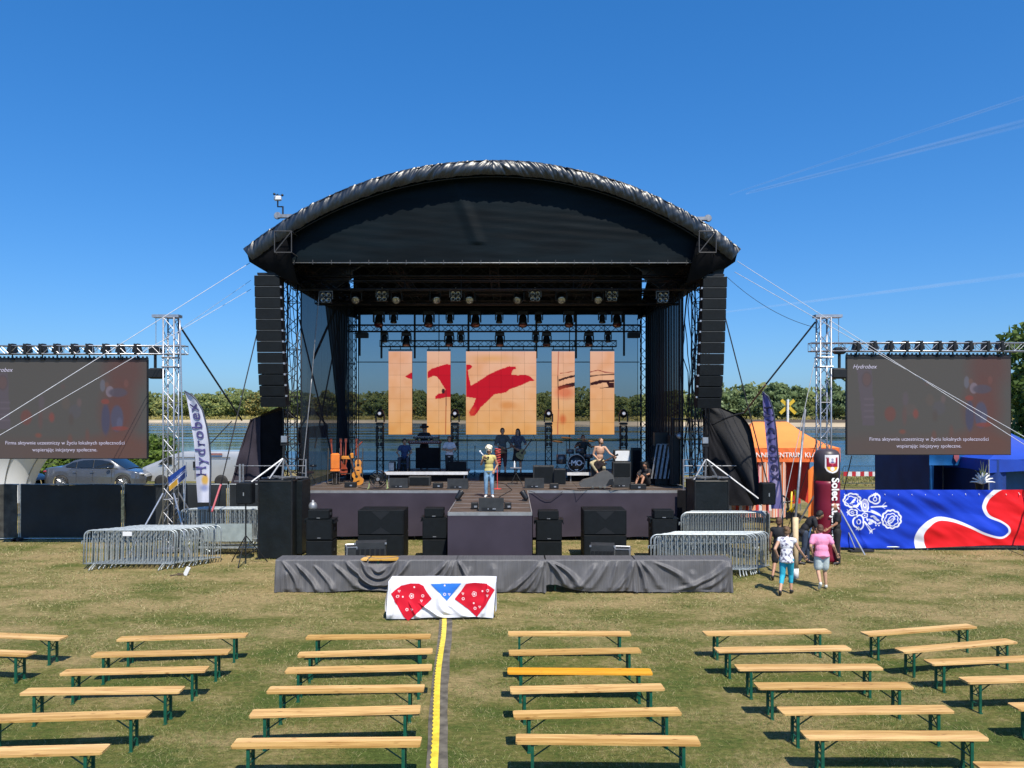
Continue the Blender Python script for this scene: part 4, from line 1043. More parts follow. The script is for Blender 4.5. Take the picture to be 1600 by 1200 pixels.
m.add(vs, [(2*k,2*k+1,2*k+3,2*k+2) for k in range(n)]); m.build('yellow_tape', yel, t)

# ---------------------------------------------------------------- white cloth table
white_cloth = Mt('white table cloth', (.78,.79,.86), .8, 0, .05, 2, .15, 30, spec=.2)
D0 = 16.5; tx0, tx1 = gx(609,D0), gx(773,D0); tz = gz(909,D0)
tt_ = thing('folding_table', 'wooden folding table under the white cloth in front of the stage', 'table', ((tx0+tx1)/2, D0+.28, 0))
m = MB(); m.box(((tx0+tx1)/2,D0+.28,tz-.025),(tx1-tx0-.05,.48,.03)); m.build('table_top', pine, tt_)
for q in (tx0+.2,tx1-.2):
    for y in (.1,.46): m = MB(); m.box((q,D0+y,(tz-.04)/2),(.04,.03,tz-.04)); m.build('leg', green_paint, tt_)
tc_ = thing('tablecloth', 'wrinkled white tablecloth hanging over the table in front of the stage', 'tablecloth', ((tx0+tx1)/2, D0, 0))
def crease(x, t_, lst):
    q = 0
    for (xt,xb,wd,am,t0,t1,bow) in lst:
        if t_ < t0 or t_ > t1: continue
        k = (t_-t0)/(t1-t0); c = xt+(xb-xt)*k+bow*math.sin(k*PI); w_ = wd*(.5+.8*k); q += am*math.exp(-((x-c)/w_)**2)*min(1,k*5)*min(1,(1-k)*6+.25)
    return q
def gxp(x): return 800+x*1200/D0
def cl(u,v):
    fr = .16; x = tx0-.03+(tx1-tx0+.06)*u
    if v < fr: t_ = v/fr; return Vector((x, D0+.56-.54*t_, tz+.004+.01*hnoise(x*2,t_*2)))
    t_ = (v-fr)/(1-fr); fl = .09*abs(u-.5)*2*t_
    z = tz*(1-t_)+.04*t_ + .03*hnoise(x*1.4,0,0,4)*t_ + .05*max(0,(.25-abs(u-.82)))*t_*2
    x2 = x + (-.05 if u<.5 else -.10)*t_*abs(u-.5)*1.2
    y = D0+.02-.02-.05*t_ -.02*math.sin(x*5.2+1.5)*t_ - .04*hnoise(x*1.6,t_*1.8,0,2) - .015*hnoise(x*5,t_*4)
    y -= crease(gxp(x), t_, [(612,606,3,.05,0,1,-3),(625,612,3,.05,.1,1,0),(640,655,3,.05,.5,1,0),(655,690,4,.06,.55,1,0),(690,700,6,.05,.3,.9,-8),(762,756,3,.05,0,1,3),(700,730,7,.04,.6,1,0)])
    return Vector((x2,y,z))
MB().grid(cl, 170, 70).build('cloth', white_cloth, tc_, True)
for q in (0,1):     # side drops
    MB().grid(lambda u,v: Vector(((tx0-.03-.06*v-.05*math.sin(u*6+v*3)*v) if q==0 else (tx1+.03-.02*v+.03*math.sin(u*6)*v), D0+.0+.52*u, tz+.003-(tz-.16-.12*u)*v+.02*hnoise(u*4,v,q))), 14, 18).build('side_drop', white_cloth, tc_, True)
def onfront(px, py, lift):
    x = gx(px,D0-.03); z = gz(py,D0-.03); u = (x-(tx0-.03))/(tx1-tx0+.06); t_ = (tz-z)/(tz-.04)
    for _ in range(3):
        c = cl(min(max(u,0),1),.16+.84*min(max(t_,0),1)); u += (x-c.x)/(tx1-tx0); t_ += (c.z-z)/(tz-.04)
    return Vector((x, cl(min(max(u,0),1),.16+.84*min(max(t_,0),1)).y-lift, z))
kr_mat = AttrMat('kerchief print', .75)
k5 = lambda x,y: (590+x/8.0, 895+y/8.0)
def kerchief(label, pts, col, motifs, extra=None):
    pp = [k5(*q) for q in pts]; xs_ = [q[0] for q in pp]; ys_ = [q[1] for q in pp]
    P_ = Paint(min(xs_),max(xs_),min(ys_),max(ys_),.42,col)
    for (x,y,kd) in motifs:
        a,b = k5(x,y); wh = srgb(245,225,228)
        if kd == 'b':
            P_.ring(a,b,2.6,2.9,.8,wh,0,5,.35); P_.ell(a,b,1.5,1.7,wh); 
        elif kd == 'd': P_.ell(a,b,1.3,1.4,wh)
        else:
            P_.line([(a-1.6,b-1.2),(a+1.7,b-1.0),(a+.2,b+1.8),(a-1.6,b-1.2)],.7,wh) if kd == 't' else P_.ring(a,b,1.5,1.5,.9,wh,0,5,.3)
    for i in range(7): P_.line([pp[0], pp[0]],.1,col)
    ins = lambda a,b: sum(((pp[i][1] > b) != (pp[(i+1)%len(pp)][1] > b)) and (a < (pp[(i+1)%len(pp)][0]-pp[i][0])*(b-pp[i][1])/(pp[(i+1)%len(pp)][1]-pp[i][1])+pp[i][0]) for i in range(len(pp))) % 2 == 1
    r = thing('kerchief', label, 'kerchief', onfront(sum(xs_)/len(xs_), max(ys_), .01), 0, 'folk kerchiefs laid on the white cloth')
    P_.build('print_cloth', lambda a,b: onfront(a,b,.012), kr_mat, r, True, ins); return r
kerchief('red kerchief with white flowers on the left of the white tablecloth', [(165,262),(215,215),(290,160),(400,135),(520,135),(570,160),(600,215),(675,322),(600,395),(520,470),(385,592),(330,540)], srgb(206,18,46),
    [(458,180,'d'),(270,228,'t'),(253,290,'r'),(316,298,'d'),(425,290,'b'),(565,287,'r'),(548,348,'t'),(370,453,'r'),(432,450,'t')])
kerchief('red kerchief with white flowers on the right of the white tablecloth', [(960,325),(1040,230),(1100,140),(1210,122),(1360,138),(1462,215),(1350,400),(1238,548),(1130,450)], srgb(206,18,46),
    [(1065,262,'t'),(1070,325,'r'),(1208,268,'b'),(1310,232,'d'),(1375,220,'r'),(1370,283,'t'),(1202,380,'d'),(1218,443,'r'),(1275,425,'t')])
kerchief('small blue kerchief with white flowers between the two red ones', [(665,140),(1045,130),(865,345)], srgb(48,120,220), [(838,160,'d'),(838,270,'r'),(895,270,'t')])

# ---------------------------------------------------------------- skirted row of tables
tcl = Mt('grey skirting', (.105,.103,.108), .50, .0, .15, 2, .25, 200, spec=.45, stretch=(30,1,1))
Dt = 19.1; row = [(432,574,0),(574,716,1),(716,852,2),(852,992,3),(992,1141,4)]
for a,b,i in row:
    X0,X1 = gx(a,Dt),gx(b,Dt); t = thing('folding_table', 'long folding table under grey skirting before the stage, %s from the left' % ORD[i], 'table', ((X0+X1)/2, Dt+.3, 0), 0, 'skirted tables in front of the stage')
    m = MB(); m.box(((X0+X1)/2,Dt+.29,.775),(X1-X0-.04,.5,.03)); m.build('table_top', pine, t)
    for q in (X0+.25,X1-.25):
        for y in (.1,.5): m = MB(); m.box((q,Dt+y,.38),(.04,.03,.76)); m.build('leg', green_paint, t)
def skirting(a, b, label, sag=None, seed=0, bot=None, cr=()):
    X0,X1 = gx(a,Dt),gx(b,Dt); r = thing('table_skirting', label, 'table skirting', ((X0+X1)/2,Dt,0), 0, 'grey cloths draped over the table row')
    n = int((X1-X0)*40)
    def f(u,v):
        x = X0+(X1-X0)*u; px = a+(b-a)*u; top = .80; back = .56; dip = 0
        if sag: dip = max(0, 1-((px-sag[0])/sag[1])**2)*sag[2]
        fr = .14
        if v < fr:
            t_ = v/fr; y = Dt+back*(1-t_)*(1-min(1,dip*2.5)) ; return Vector((x, y-.01*t_, top-dip*t_*(.9)))
        t_ = (v-fr)/(1-fr); zb = .02+(bot(px) if bot else 0)
        z = (top-dip)*(1-t_)+zb*t_
        fold = .035*math.sin(x*4.3+seed+2.2*hnoise(x*.9,seed)+t_*1.4)*t_**.7 + .05*hnoise(x*1.3+t_*1.2,t_*1.4,seed)*t_ + .014*math.sin(x*19+seed+3*t_+3*hnoise(x*2,t_))*t_**.5
        if dip: fold += .05*math.sin(14*math.hypot((px-sag[0])/40, (t_)*1.4))*math.exp(-((px-sag[0])/70)**2)
        fold += crease(px, t_, cr)
        ed = min(u,1-u)*(X1-X0); fold += .05*math.exp(-ed*5)*math.sin(ed*40)*t_
        return Vector((x, Dt-.03-.10*t_-fold, z))
    MB().grid(f, n, 44).build('cloth', tcl, r, True)
skirting(431,714,'grey satin skirting sagging open over the left tables', (592,30,.26), 1, lambda p: .05*math.exp(-((p-590)/60)**2), [(440,470,4,.10,0,1,6),(462,500,4,.10,.1,1,4),(490,525,4,.08,.15,1,4),(520,560,5,.07,.1,.95,3),(540,590,5,.10,0,.8,-6),(640,600,5,.10,0,.85,6),(700,640,5,.10,0,.95,8),(706,668,4,.09,0,1,6),(710,690,3,.10,0,1,3),(449,452,5,.07,.3,1,0)])
skirting(713,853,'smooth grey satin skirting left of the raised hem', None, 3, None, [(716,735,4,.10,0,.7,0),(735,728,6,.05,.2,1,0),(845,795,4,.10,0,1,5),(848,815,4,.11,0,1,4),(850,832,3,.10,0,1,2),(770,776,8,.04,.1,1,0)])
skirting(851,993,'grey satin skirting with its lower hem lifted off the grass', None, 5, lambda p: .16*math.exp(-((p-862)/28)**2)+.02, [(853,830,3,.10,0,1,0),(855,885,5,.12,0,1,3),(860,905,6,.10,.05,.9,8),(930,895,7,.08,.1,1,6),(950,915,6,.07,0,1,4),(965,950,4,.07,0,1,0),(988,960,4,.09,0,1,5),(990,975,3,.09,0,1,2)])
skirting(991,1143,'grey satin skirting at the right end of the table row', None, 8.5, None, [(994,1008,3,.10,0,1,3),(998,1030,5,.07,0,.9,4),(1020,1075,8,.08,.05,.8,10),(1136,1060,8,.09,.0,.95,16),(1138,1100,6,.09,0,.9,10),(1140,1125,4,.08,0,1,3),(1080,1085,8,.05,.3,1,0)])

# ---------------------------------------------------------------- front speakers
def cab(parent, px0, px1, py0, py1, D, dep=.6, nm='cabinet', m=grille_mat, rx=0):
    x0,x1 = gx(px0,D),gx(px1,D); z0,z1 = gz(py1,D),gz(py0,D); z0 = max(z0,.0)
    a = MB(); a.box(((x0+x1)/2,D+dep/2,(z0+z1)/2),(x1-x0,dep,z1-z0-.012),bev=.015,rx=rx); a.build(nm, m, parent)
    b = MB(); b.box(((x0+x1)/2,D-.006,(z0+z1)/2),((x1-x0)*.93,.02,(z1-z0)*.88)); b.build('grille', grille_mat, parent)
    for q in (-1,1): b = MB(); b.box(((x0+x1)/2+q*(x1-x0)*.505,D+dep*.45,(z0+z1)/2),(.02,.16,.09),bev=.01); b.build('handle', case_mat, parent)
    b = MB(); b.box(((x0+x1)/2,D-.020,z0+(z1-z0)*.12),(.10,.008,.022)); b.build('badge', alu_dull, parent)
def stack(label, px0, px1, D=23.0, tops=(797,812,845), px_top=None):
    t = thing('speaker_stack', label, 'loudspeaker stack', (gx((px0+px1)/2,D),D+.3,0), 0, 'front speaker stacks')
    cab(t, px0, px1, tops[2], 877, D, .65, 'cabinet', speaker_mat); cab(t, px0, px1, tops[1], tops[2]-.5, D, .65, 'cabinet', speaker_mat)
    b = px_top or (px0+3,px1-5); cab(t, b[0], b[1], tops[0], tops[1]-1, D, .45, 'top_cabinet', speaker_mat)
    m = MB(); m.box((gx((px0+px1)/2,D), D+.3, gz(tops[1],D)+.004), (gx(px1,D)-gx(px0,D)+.12,.6,.015)); m.build('rain_cover', tarp_black, t)
    for q in (px0-1.5, px1+1.5): m = MB(); m.box((gx(q,D), D+.3, gz(tops[1]+3,D)),(.03,.5,.14),ry=.35*(1 if q<px0 else -1)); m.build('cover_flap', tarp_black, t)
    return t
stack('stacked black loudspeakers beside the left black wrapped tower', 478, 519)
stack('black loudspeaker stack just left of the runway', 660, 698, 23.0, (794,809,843))
stack('black loudspeaker stack just right of the runway', 838, 878, 23.0, (798,813,846))
stack('stacked black loudspeakers beside the right barriers', 1019, 1058, 23.0, (797,811,845))
for (a,b,lb) in ((559,631,'left'),(912,979,'right')):
    t = thing('subwoofer', 'large black subwoofer block standing %s of the runway' % lb, 'subwoofer', (gx((a+b)/2,23.2),23.7,0), 0, 'subwoofer blocks')
    D = 23.2; x0,x1 = gx(a,D),gx(b,D); zt = gz(797,D)
    for j in range(2):
        m = MB(); m.box(((x0+x1)/2,D+.5,zt/2*(j+.5)),(x1-x0,1.0,zt/2-.012),bev=.015); m.build('cabinet', speaker_mat, t)
        m = MB(); m.box(((x0+x1)/2,D-.005,zt/2*(j+.5)),((x1-x0)*.94,.02,zt/2*.90)); m.build('grille', grille_mat, t)
    c = (x0+x1)/2; m = MB(); m.poly([(c-.28,zt-.04),(c+.28,zt-.04),(c,zt-.30)], lambda p,q,d: Vector((p,D-.02+d,q)), .01)
    m.poly([(c-.3,zt/2+.04),(c+.3,zt/2+.04),(c,zt/2+.24)], lambda p,q,d: Vector((p,D-.02+d,q)), .01); m.build('port', black_plastic, t)
# open cases and racks before the subs
def rack(label, px0, px1, py0, py1, D, rz):
    x0,x1 = gx(px0,D),gx(px1,D); z1 = gz(py0,D); t = thing('amp_rack', label, 'amplifier rack', ((x0+x1)/2,D,0), 0, None)
    m = MB(); m.box(((x0+x1)/2,D,z1/2+.05),(x1-x0,.5,z1-.1),rz=rz); m.build('case', case_mat, t)
    for i in range(6):
        m = MB(); q = Matrix.Rotation(rz,3,'Z') @ Vector((-(x1-x0)*.40+(x1-x0)*.16*i, -.27, 0)); m.box(Vector(((x0+x1)/2,D,z1*.62))+q,((x1-x0)*.11,.03,z1*.4),rz=rz); m.build('vent', black_plastic, t)
    m = MB()
    for sx in (-1,1):
        for sz in (.1, z1): q = Matrix.Rotation(rz,3,'Z') @ Vector((sx*(x1-x0)/2,-.25,0)); m.box(Vector(((x0+x1)/2,D,sz-.02))+q,(.05,.05,.05),rz=rz)
    m.build('corner', alu, t)
rack('black amplifier rack leaning before the left subwoofer', 556, 603, 846, 870, 21.3, .12)
rack('black amplifier rack before the right subwoofer', 923, 960, 850, 872, 21.3, -.12)
def fcase(label, px0, px1, py0, D, rz=0):
    x0,x1 = gx(px0,D),gx(px1,D); z1 = gz(py0,D); t = thing('flight_case', label, 'flight case', ((x0+x1)/2,D,0), 0, None); c = Vector(((x0+x1)/2,D,0))
    m = MB(); m.box(c+Vector((0,0,z1/2)),(x1-x0,.5,z1),rz=rz); m.build('panel', case_mat, t)
    m = MB(); Rm = Matrix.Rotation(rz,3,'Z')
    for a,b in ((-1,-1),(1,-1),(1,1),(-1,1)):
        m.tube(c+Rm@Vector((a*(x1-x0)/2,b*.25,0)),c+Rm@Vector((a*(x1-x0)/2,b*.25,z1)),.018,5)
    for z in (.02,z1): 
        q = [c+Rm@Vector((a*(x1-x0)/2,b*.25,z)) for a,b in ((-1,-1),(1,-1),(1,1),(-1,1))]
        for i in range(4): m.tube(q[i],q[(i+1)%4],.018,5)
    m.build('edge_profile', alu, t)
fcase('silver edged flight case beside the left amplifier rack', 541, 556, 853, 21.2, .3)
fcase('silver edged flight case beside the right amplifier rack', 961, 984, 856, 21.3, -.2)
m = MB(); m.lathe([(.0,.0),(.10,.0),(.13,.06),(.13,.16),(.09,.23),(.04,.25),(.03,.31),(0,.31)],(gx(489,23.6),23.6,gz(797,23.6)),16); single(m,'gas_bottle',alu_dull,'round grey metal canister standing on the left speaker stack','canister',smooth=True)

# ---------------------------------------------------------------- wrapped PA towers
def wrapped(label, px0, px1, py0, D, dep, base_y):
    x0,x1 = gx(px0,D),gx(px1,D); z1 = gz(py0,D); t = thing('wrapped_tower', label, 'scaffold tower', ((x0+x1)/2,D+dep/2,0))
    def wall(ax,ay,bx,by,seed):
        a,b = Vector((ax,ay,0)),Vector((bx,by,0)); d = (b-a); n = Vector((d.y,-d.x,0)).normalized()
        return MB().grid(lambda u,v: a+d*u+n*(.018*hnoise(u*3+seed,v*4)+.012*math.sin(v*9+u*3+seed)*hnoise(u*2,v*2,seed)+.01)+Vector((0,0,z1*(1-v)+.03)), 18, 30)
    wall(x0,D,x1,D,1).build('front_wrap', tarp_black, t, True); wall(x1,D,x1,D+dep,2).build('side_wrap', tarp_black, t, True); wall(x0,D+dep,x0,D,3).build('side_wrap', tarp_black, t, True)
    wall(x1,D+dep,x0,D+dep,4).build('rear_wrap', tarp_black, t, True)
    m = MB()
    for (x,y) in ((x0,D),(x1,D),(x1,D+dep),(x0,D+dep)): m.tube((x,y,0),(x,y,z1+.05),.03,6).box((x,y,.02),(.16,.16,.03))
    for z in (z1,): m.tube((x0,D,z),(x1,D,z),.025,6).tube((x0,D+dep,z),(x1,D+dep,z),.025,6).tube((x0,D,z),(x0,D+dep,z),.025,6).tube((x1,D,z),(x1,D+dep,z),.025,6)
    m.build('frame', black_metal, t)
    m = MB(); m.grid(lambda u,v: Vector((x0+(x1-x0)*u, D+dep*v, z1-.02+.02*hnoise(u*3,v*3))),8,8); m.build('lid', tarp_black, t, True)
    return t,x0,x1,z1
wrapped('tall black wrapped scaffold tower at the left corner of the stage', 404, 456, 752, 23.4, 1.2, 0)
wrapped('lower black wrapped scaffold tower at the right corner of the stage', 1086, 1138, 752, 24.6, 1.2, 0)
m = MB(); m.box((gx(468,24.2),24.4,1.2),(.32,1.0,2.3),bev=.02); single(m,'black_wrapped_crate',tarp_black,'narrow black wrapped block right beside the left scaffold tower','wrapped block')
# outrigger stands on the towers
def outrig(label, foot, apex, top, px_legs, D, far):
    t = thing('outrigger_frame', label, 'support frame', W(foot[0],foot[1],D), 0, 'silver outrigger frames on the wrapped towers')
    a = W(apex[0],apex[1],D); m = MB(); m.tube(a, W(top[0],top[1],D), .045, 8); m.box(W(top[0],top[1]+3,D),(.2,.1,.2)); m.build('mast', black_metal, t)
    m = MB(); m.box(W(top[0],top[1]-2,D-.05),(.18,.06,.20)); m.build('winch_plate', alu, t)
    for i,(lx,ly) in enumerate(px_legs): m = MB(); m.tube(a, W(lx,ly,D+(i-1)*.3), .03, 6); m.build('strut', alu_dull, t)
    m = MB(); m.tube(a, W(far[0],far[1],D-.6), .033, 6); m.build('long_strut', alu_dull, t)
    m = MB()
    for i in range(7): m.tube(W(foot[0]-34+i*9,foot[1]-3-(i%3)*1.5,D-.3), W(foot[0]+14+i*4,foot[1]-4,D+.5), .022, 5)
    m.build('folded_tubes', alu_dull, t)
outrig('silver outrigger frame standing on the left wrapped tower', (443,750), (443,716), (444,688), ((421,748),(441,750),(458,748)), 24.2, (393,753))
outrig('silver outrigger frame standing on the right wrapped tower', (1102,750), (1103,717), (1102,690), ((1084,750),(1102,752),(1123,750)), 25.2, (1186,780))
# handrail posts at the deck edge
for (px,lb,dd) in ((478,'left',1),(1068,'right',-1)):
    t = thing('handrail', 'silver handrail at the %s end of the stage front' % lb, 'handrail', (gx(px,26.8),26.8,DZ))
    m = MB(); x = gx(px,26.8); m.tube((x,26.8,1.3),(x,26.8,2.85),.027,6).tube((x-dd*1.2,28.0,1.7),(x-dd*1.2,28.0,2.85),.027,6); m.build('post', alu, t)
    m = MB()
    for z in (2.82,2.35): m.tube((x,26.8,z),(x-dd*1.2,28.0,z),.022,6)
    m.build('rail', alu, t)
    m = MB(); q = 455 if lb=='left' else 1180
    m.tube(W(px,728,26.8),W(366 if lb=='left' else 1150,728,27.3),.02,6).tube(W(px,750 if lb=='left' else 752,26.8),W(366 if lb=='left' else 1130,752,27.3),.02,6); m.build('side_rail', alu_dull, t)
    if lb=='left': m = MB(); m.tube(W(375,725,27.2),W(375,762,27.2),.045,6).tube(W(380,725,27.2),W(380,762,27.2),.03,6); m.build('side_post', alu, t)
# ================================================================ SIDES: barriers, screens, flags, fences
def make_barrier(L_=2.3, nb=17):
    r = thing('crowd_barrier', 'x', 'barrier')
    h0, h1, rad = .16, 1.10, .16; pts = [(-L_/2,h0)]
    pts += [(-L_/2+rad-rad*math.cos(a), h1-rad+rad*math.sin(a)) for a in np.linspace(0,PI/2,6)]
    pts += [(L_/2-rad+rad*math.sin(a), h1-rad+rad*math.cos(a)) for a in np.linspace(0,PI/2,6)] + [(L_/2,h0),(-L_/2,h0)]
    m = MB(); m.path([(x,0,z) for x,z in pts], .020, 6); link('frame', m.mesh('frame',None,True), galv, r)
    bm_ = MB(); bm_.tube((0,0,h0),(0,0,h1-.0),.0085,5); bme = bm_.mesh('bar')
    for i in range(nb):
        x = -L_/2+.07+(L_-.14)*i/(nb-1); b = link('bar', bme, galv, r); b.location = (x,0,0 if 0 < i < nb-1 else -.04)
    for q in (-1,1):
        m = MB(); x = q*(L_/2-.28)
        m.path([(x-.02,-.26,.0),(x-.02,-.20,.05),(x,-.07,.14),(x,0,.17),(x,.07,.14),(x-.02,.20,.05),(x-.02,.26,0)], .016, 6); link('foot', m.mesh('foot',None,True), galv, r)
    m = MB(); m.tube((-L_/2-.06,0,.80),(-L_/2,0,.80),.012,5).tube((-L_/2-.06,0,.80),(-L_/2-.06,0,.72),.012,5); link('hook', m.mesh('hook'), galv, r)
    return r
bar0 = make_barrier(); bfirst = [True]
def barrier_stack(n, p0, p1, rz, z, lab, lean=.0, sc_=1.):
    for i in range(n):
        t = i/(n-1); x = p0[0]+(p1[0]-p0[0])*t + random.uniform(-.05,.05); y = p0[1]+(p1[1]-p0[1])*t; 
        if bfirst[0]: o = bar0; bfirst[0] = False
        else: o = dup(bar0, (0,0,0))
        o.location = (x,y,z); o.rotation_euler = (lean+random.uniform(-.02,.02),0,rz+random.uniform(-.012,.012)); o.scale = (sc_,1,1)
        o['label'] = 'galvanised crowd barrier, %s from the front of the %s' % (ORD[i], lab); o['group'] = 'barriers in the '+lab
barrier_stack(11, (-10.95,21.85), (-9.95,22.85), .015, 0, 'near left stack', -.05, 1.12)
barrier_stack(8, (-9.15,24.2), (-8.8,24.85), .02, .32, 'left stack on a trolley', 0, 1.1)
barrier_stack(10, (5.18,20.9), (5.85,21.45), 0, .03, 'near right stack', -.04, 1.18)
barrier_stack(8, (6.55,23.9), (6.85,24.3), 0, .25, 'raised right stack behind', 0, 1.12)
# trolley under the left raised stack
t = thing('barrier_trolley', 'white framed trolley carrying the rear left barrier stack', 'trolley', (-8.6,24.6,0))
m = MB(); m.box((-8.5,24.6,.24),(2.7,.10,.06)).box((-8.5,24.1,.24),(2.7,.08,.06)).box((-8.5,25.2,.24),(2.7,.08,.06)); m.build('frame', galv, t)
m = MB()
for x in (-9.4,-7.7): m.tube((x-.25,24.1,.22),(x,24.1,.06),.03,6).tube((x+.25,24.1,.22),(x,24.1,.06),.03,6)
m.build('wheel_fork', galv, t)
for x in (-9.4,-7.7):
    for y in (24.1,25.2): m = MB(); m.lathe([(.08,-.03),(.08,.03)],(x,y,.08),12,(0,1,0)); m.build('wheel', rubber, t)
m = MB(); m.box((-8.9,24.0,.72),(1.55,.02,.55)); m.build('mesh_panel', Mt('pale mesh panel',(.28,.33,.33),.6), t)
m = MB(); m.box(W(199,834,21.8),(.26,.02,.12)); single(m,'notice_plate',white_plastic,'small white plate fixed to the near left barriers','notice plate')

# ---------------------------------------------------------------- side screens and their towers
scr_mat = AttrMat('side screen', .6, .11, .44)
def side_screen(label, X0, X1, D, Z0, Z1, flip, lab):
    wpx = 200; P_ = Paint(0,1600,0,990,9,srgb(98,96,94)); c = P_
    gry = srgb(92,92,90)
    c.ell(1380,120,190,230,srgb(120,62,58),160,.7); c.ell(1330,520,170,260,srgb(128,58,50),150,.75); c.ell(1330,900,330,150,srgb(135,70,55),120,.75); c.ell(900,930,700,120,srgb(120,82,70),120,.55); c.ell(300,930,500,140,srgb(112,88,84),120,.5)
    c.poly([(95,130),(240,130),(265,700),(150,700)], srgb(108,98,112)); c.ell(190,230,45,80,srgb(125,88,80),10,.6); c.ring(190,230,45,70,10,srgb(95,85,95))
    for k in range(4): c.line([(170,430+k*60),(255,430+k*60)],16,srgb(122,110,126))
    for (x,y,w_,h_,cl_) in ((420,580,55,75,(140,74,66)),(570,430,28,70,(112,100,112)),(620,540,60,60,(110,98,96)),(670,580,26,45,(168,76,66)),(560,600,22,90,(120,88,86)),
        (810,440,40,60,(112,100,94)),(900,520,60,70,(100,98,108)),(940,430,22,40,(130,108,110)),(780,270,22,25,(112,92,90)),(860,600,25,60,(96,84,80)),(540,760,30,22,(160,86,66)),(850,800,22,50,(130,84,74)),(1020,760,20,60,(126,84,76))):
        c.ell(x,y,w_,h_,srgb(*cl_),18,.8)
    # the dancing pair at the right
    c.ell(1200,600,42,150,srgb(70,76,118),14,.9); c.ell(1310,590,62,130,srgb(84,90,128),14,.9); c.ell(1335,640,28,60,srgb(108,112,150),12,.8); c.ell(1195,420,40,26,srgb(165,70,58),8,.9); c.ell(1170,260,26,60,srgb(130,132,152),8,.8)
    c.ell(1240,320,40,55,srgb(165,150,170),8,.8); c.ell(1320,330,90,45,srgb(92,84,108),14,.9); c.ell(1340,690,80,22,srgb(165,68,56),8,.85); c.ell(1210,250,22,26,srgb(140,100,90),6,.8); c.ell(1400,240,22,40,srgb(140,84,78),8,.8)
    c.c = c.c*.62+np.array(srgb(100,94,91))*.38
    t = thing('video_screen', label, 'video screen', ((X0+X1)/2,D,Z0), 0, 'large side screens')
    P_.build('screen_face', lambda a,b: Vector((X0+(X1-X0)*a/1600.0, D, Z1-(Z1-Z0)*b/990.0)), scr_mat, t, False)
    MB().box(((X0+X1)/2,D+.06,(Z0+Z1)/2),(X1-X0+.04,.10,Z1-Z0+.04)).build('rear_cabinet', led_frame, t)
    m = MB(); m.box(((X0+X1)/2,D+.05,Z1+.045),(X1-X0+.04,.1,.04))
    n = 40
    for i in range(n+1): m.box((X0+(X1-X0)*i/n, D+.03, Z1+.085),(.035,.06,.05))
    m.build('top_rail', black_metal, t)
    tx = Mt('caption light', (.3,.3,.36), .5, emit=srgb(205,190,225), estr=.30)
    f = lambda cx,cz: (lambda a,b: Vector((X0+(X1-X0)*cx+a, D-.004, Z1-(Z1-Z0)*cz+b)))
    lettering('Firma aktywnie uczestniczy w życiu lokalnych społeczności', .160, f(.50,.845), tx, t, 'caption')
    lettering('wspierając inicjatywy społeczne.', .160, f(.50,.915), tx, t, 'caption')
    lettering('Hydrobex', .185, f(.105,.105), tx, t, 'lettering', shear=.3)
    return t
SD = 24.6
side_screen('large grey side screen with folk dancers and caption, left of the stage', gx(-26,SD), gx(229,SD), SD, gz(716,SD), gz(562,SD), 0, 'left')
side_screen('large grey side screen with folk dancers and caption, right of the stage', gx(1324,SD), gx(1579,SD), SD, gz(710,SD), gz(557,SD), 0, 'right')
def silver_tower(label, x, y, h, legs=True):
    t = thing('truss_tower', label, 'truss tower', (x,y,0), 0, 'silver lattice towers holding the side screens')
    truss(t, (x,y,.15), (x,y,h), .34, alu, .38, .026, .012, up=(0,1,0))
    m = MB(); m.box((x,y,.1),(.7,.7,.08)); m.build('base_plate', alu_dull, t)
    for a,b in ((-1,-1),(1,-1),(1,1),(-1,1)):
        m = MB(); m.tube((x+a*.17,y+b*.17,1.9),(x+a*.95,y+b*.8,.05),.028,6); m.build('outrigger', alu, t)
    m = MB(); s = 1 if x > 0 else -1
    m.box((x+s*.12,y,h+.05),(.85,.3,.09)); m.tube((x+s*.48,y,h),(x+s*.48,y,h-.9),.012,5); m.build('top_beam', alu, t)
    m = MB(); m.box((x+s*.50,y,h-1.05),(.34,.24,.22),bev=.04).box((x+s*.30,y,h-1.07),(.2,.1,.08)).tube((x+s*.50,y,h-1.15),(x+s*.50,y,h-1.6),.05,6); m.build('chain_hoist', black_metal, t)
    m = MB(); m.box((x+s*.46,y,h-1.78),(.45,.3,.34),bev=.05); m.build('trolley_block', black_metal, t)
    for zz in (-1.27,-1.57): m = MB(); m.path([(x-.21,y-.21,h+zz),(x+.21,y-.21,h+zz),(x+.21,y+.21,h+zz),(x-.21,y+.21,h+zz),(x-.21,y-.21,h+zz)],.02,5); m.build('sleeve_ring', alu, t)
    return t
TLx, TRx = gx(267,24.6), gx(1287,24.6)
silver_tower('silver lattice tower beside the left video screen', TLx, 24.6, 7.50)
silver_tower('silver lattice tower beside the right video screen', TRx, 24.6, 7.50)
silver_tower('silver lattice tower at the right edge behind the right screen', gx(1621,24.7), 24.7, 7.6)
def screen_truss(label, xa, xb, z, hooks, D=24.6):
    t = thing('screen_truss', label, 'truss', ((xa+xb)/2,D,z), 0, 'silver trusses above the side screens')
    truss(t, (xa,D,z), (xb,D,z), .26, alu, .27, .022, .010)
    hm = MB(); hm.box((0,0,.02),(.10,.30,.34),bev=.03).box((-.07,0,.06),(.05,.22,.28),ry=.25).box((.07,0,.06),(.05,.22,.28),ry=-.25).tube((0,0,-.15),(0,0,-.30),.022,5).box((0,0,-.30),(.12,.05,.05)); me = hm.mesh('hanging_clamp')
    for x in hooks: o = link('hanging_clamp', me, black_metal, t); o.location = Vector((x-(xa+xb)/2, -.02, 0))
zt_ = gz(547,24.6)
screen_truss('silver truss above the left video screen', gx(-60,24.6), TLx+.5, zt_, [gx(p,24.6) for p in (20,43,67,90,117,140,166,189,215)])
zt2 = gz(542.5,24.6)
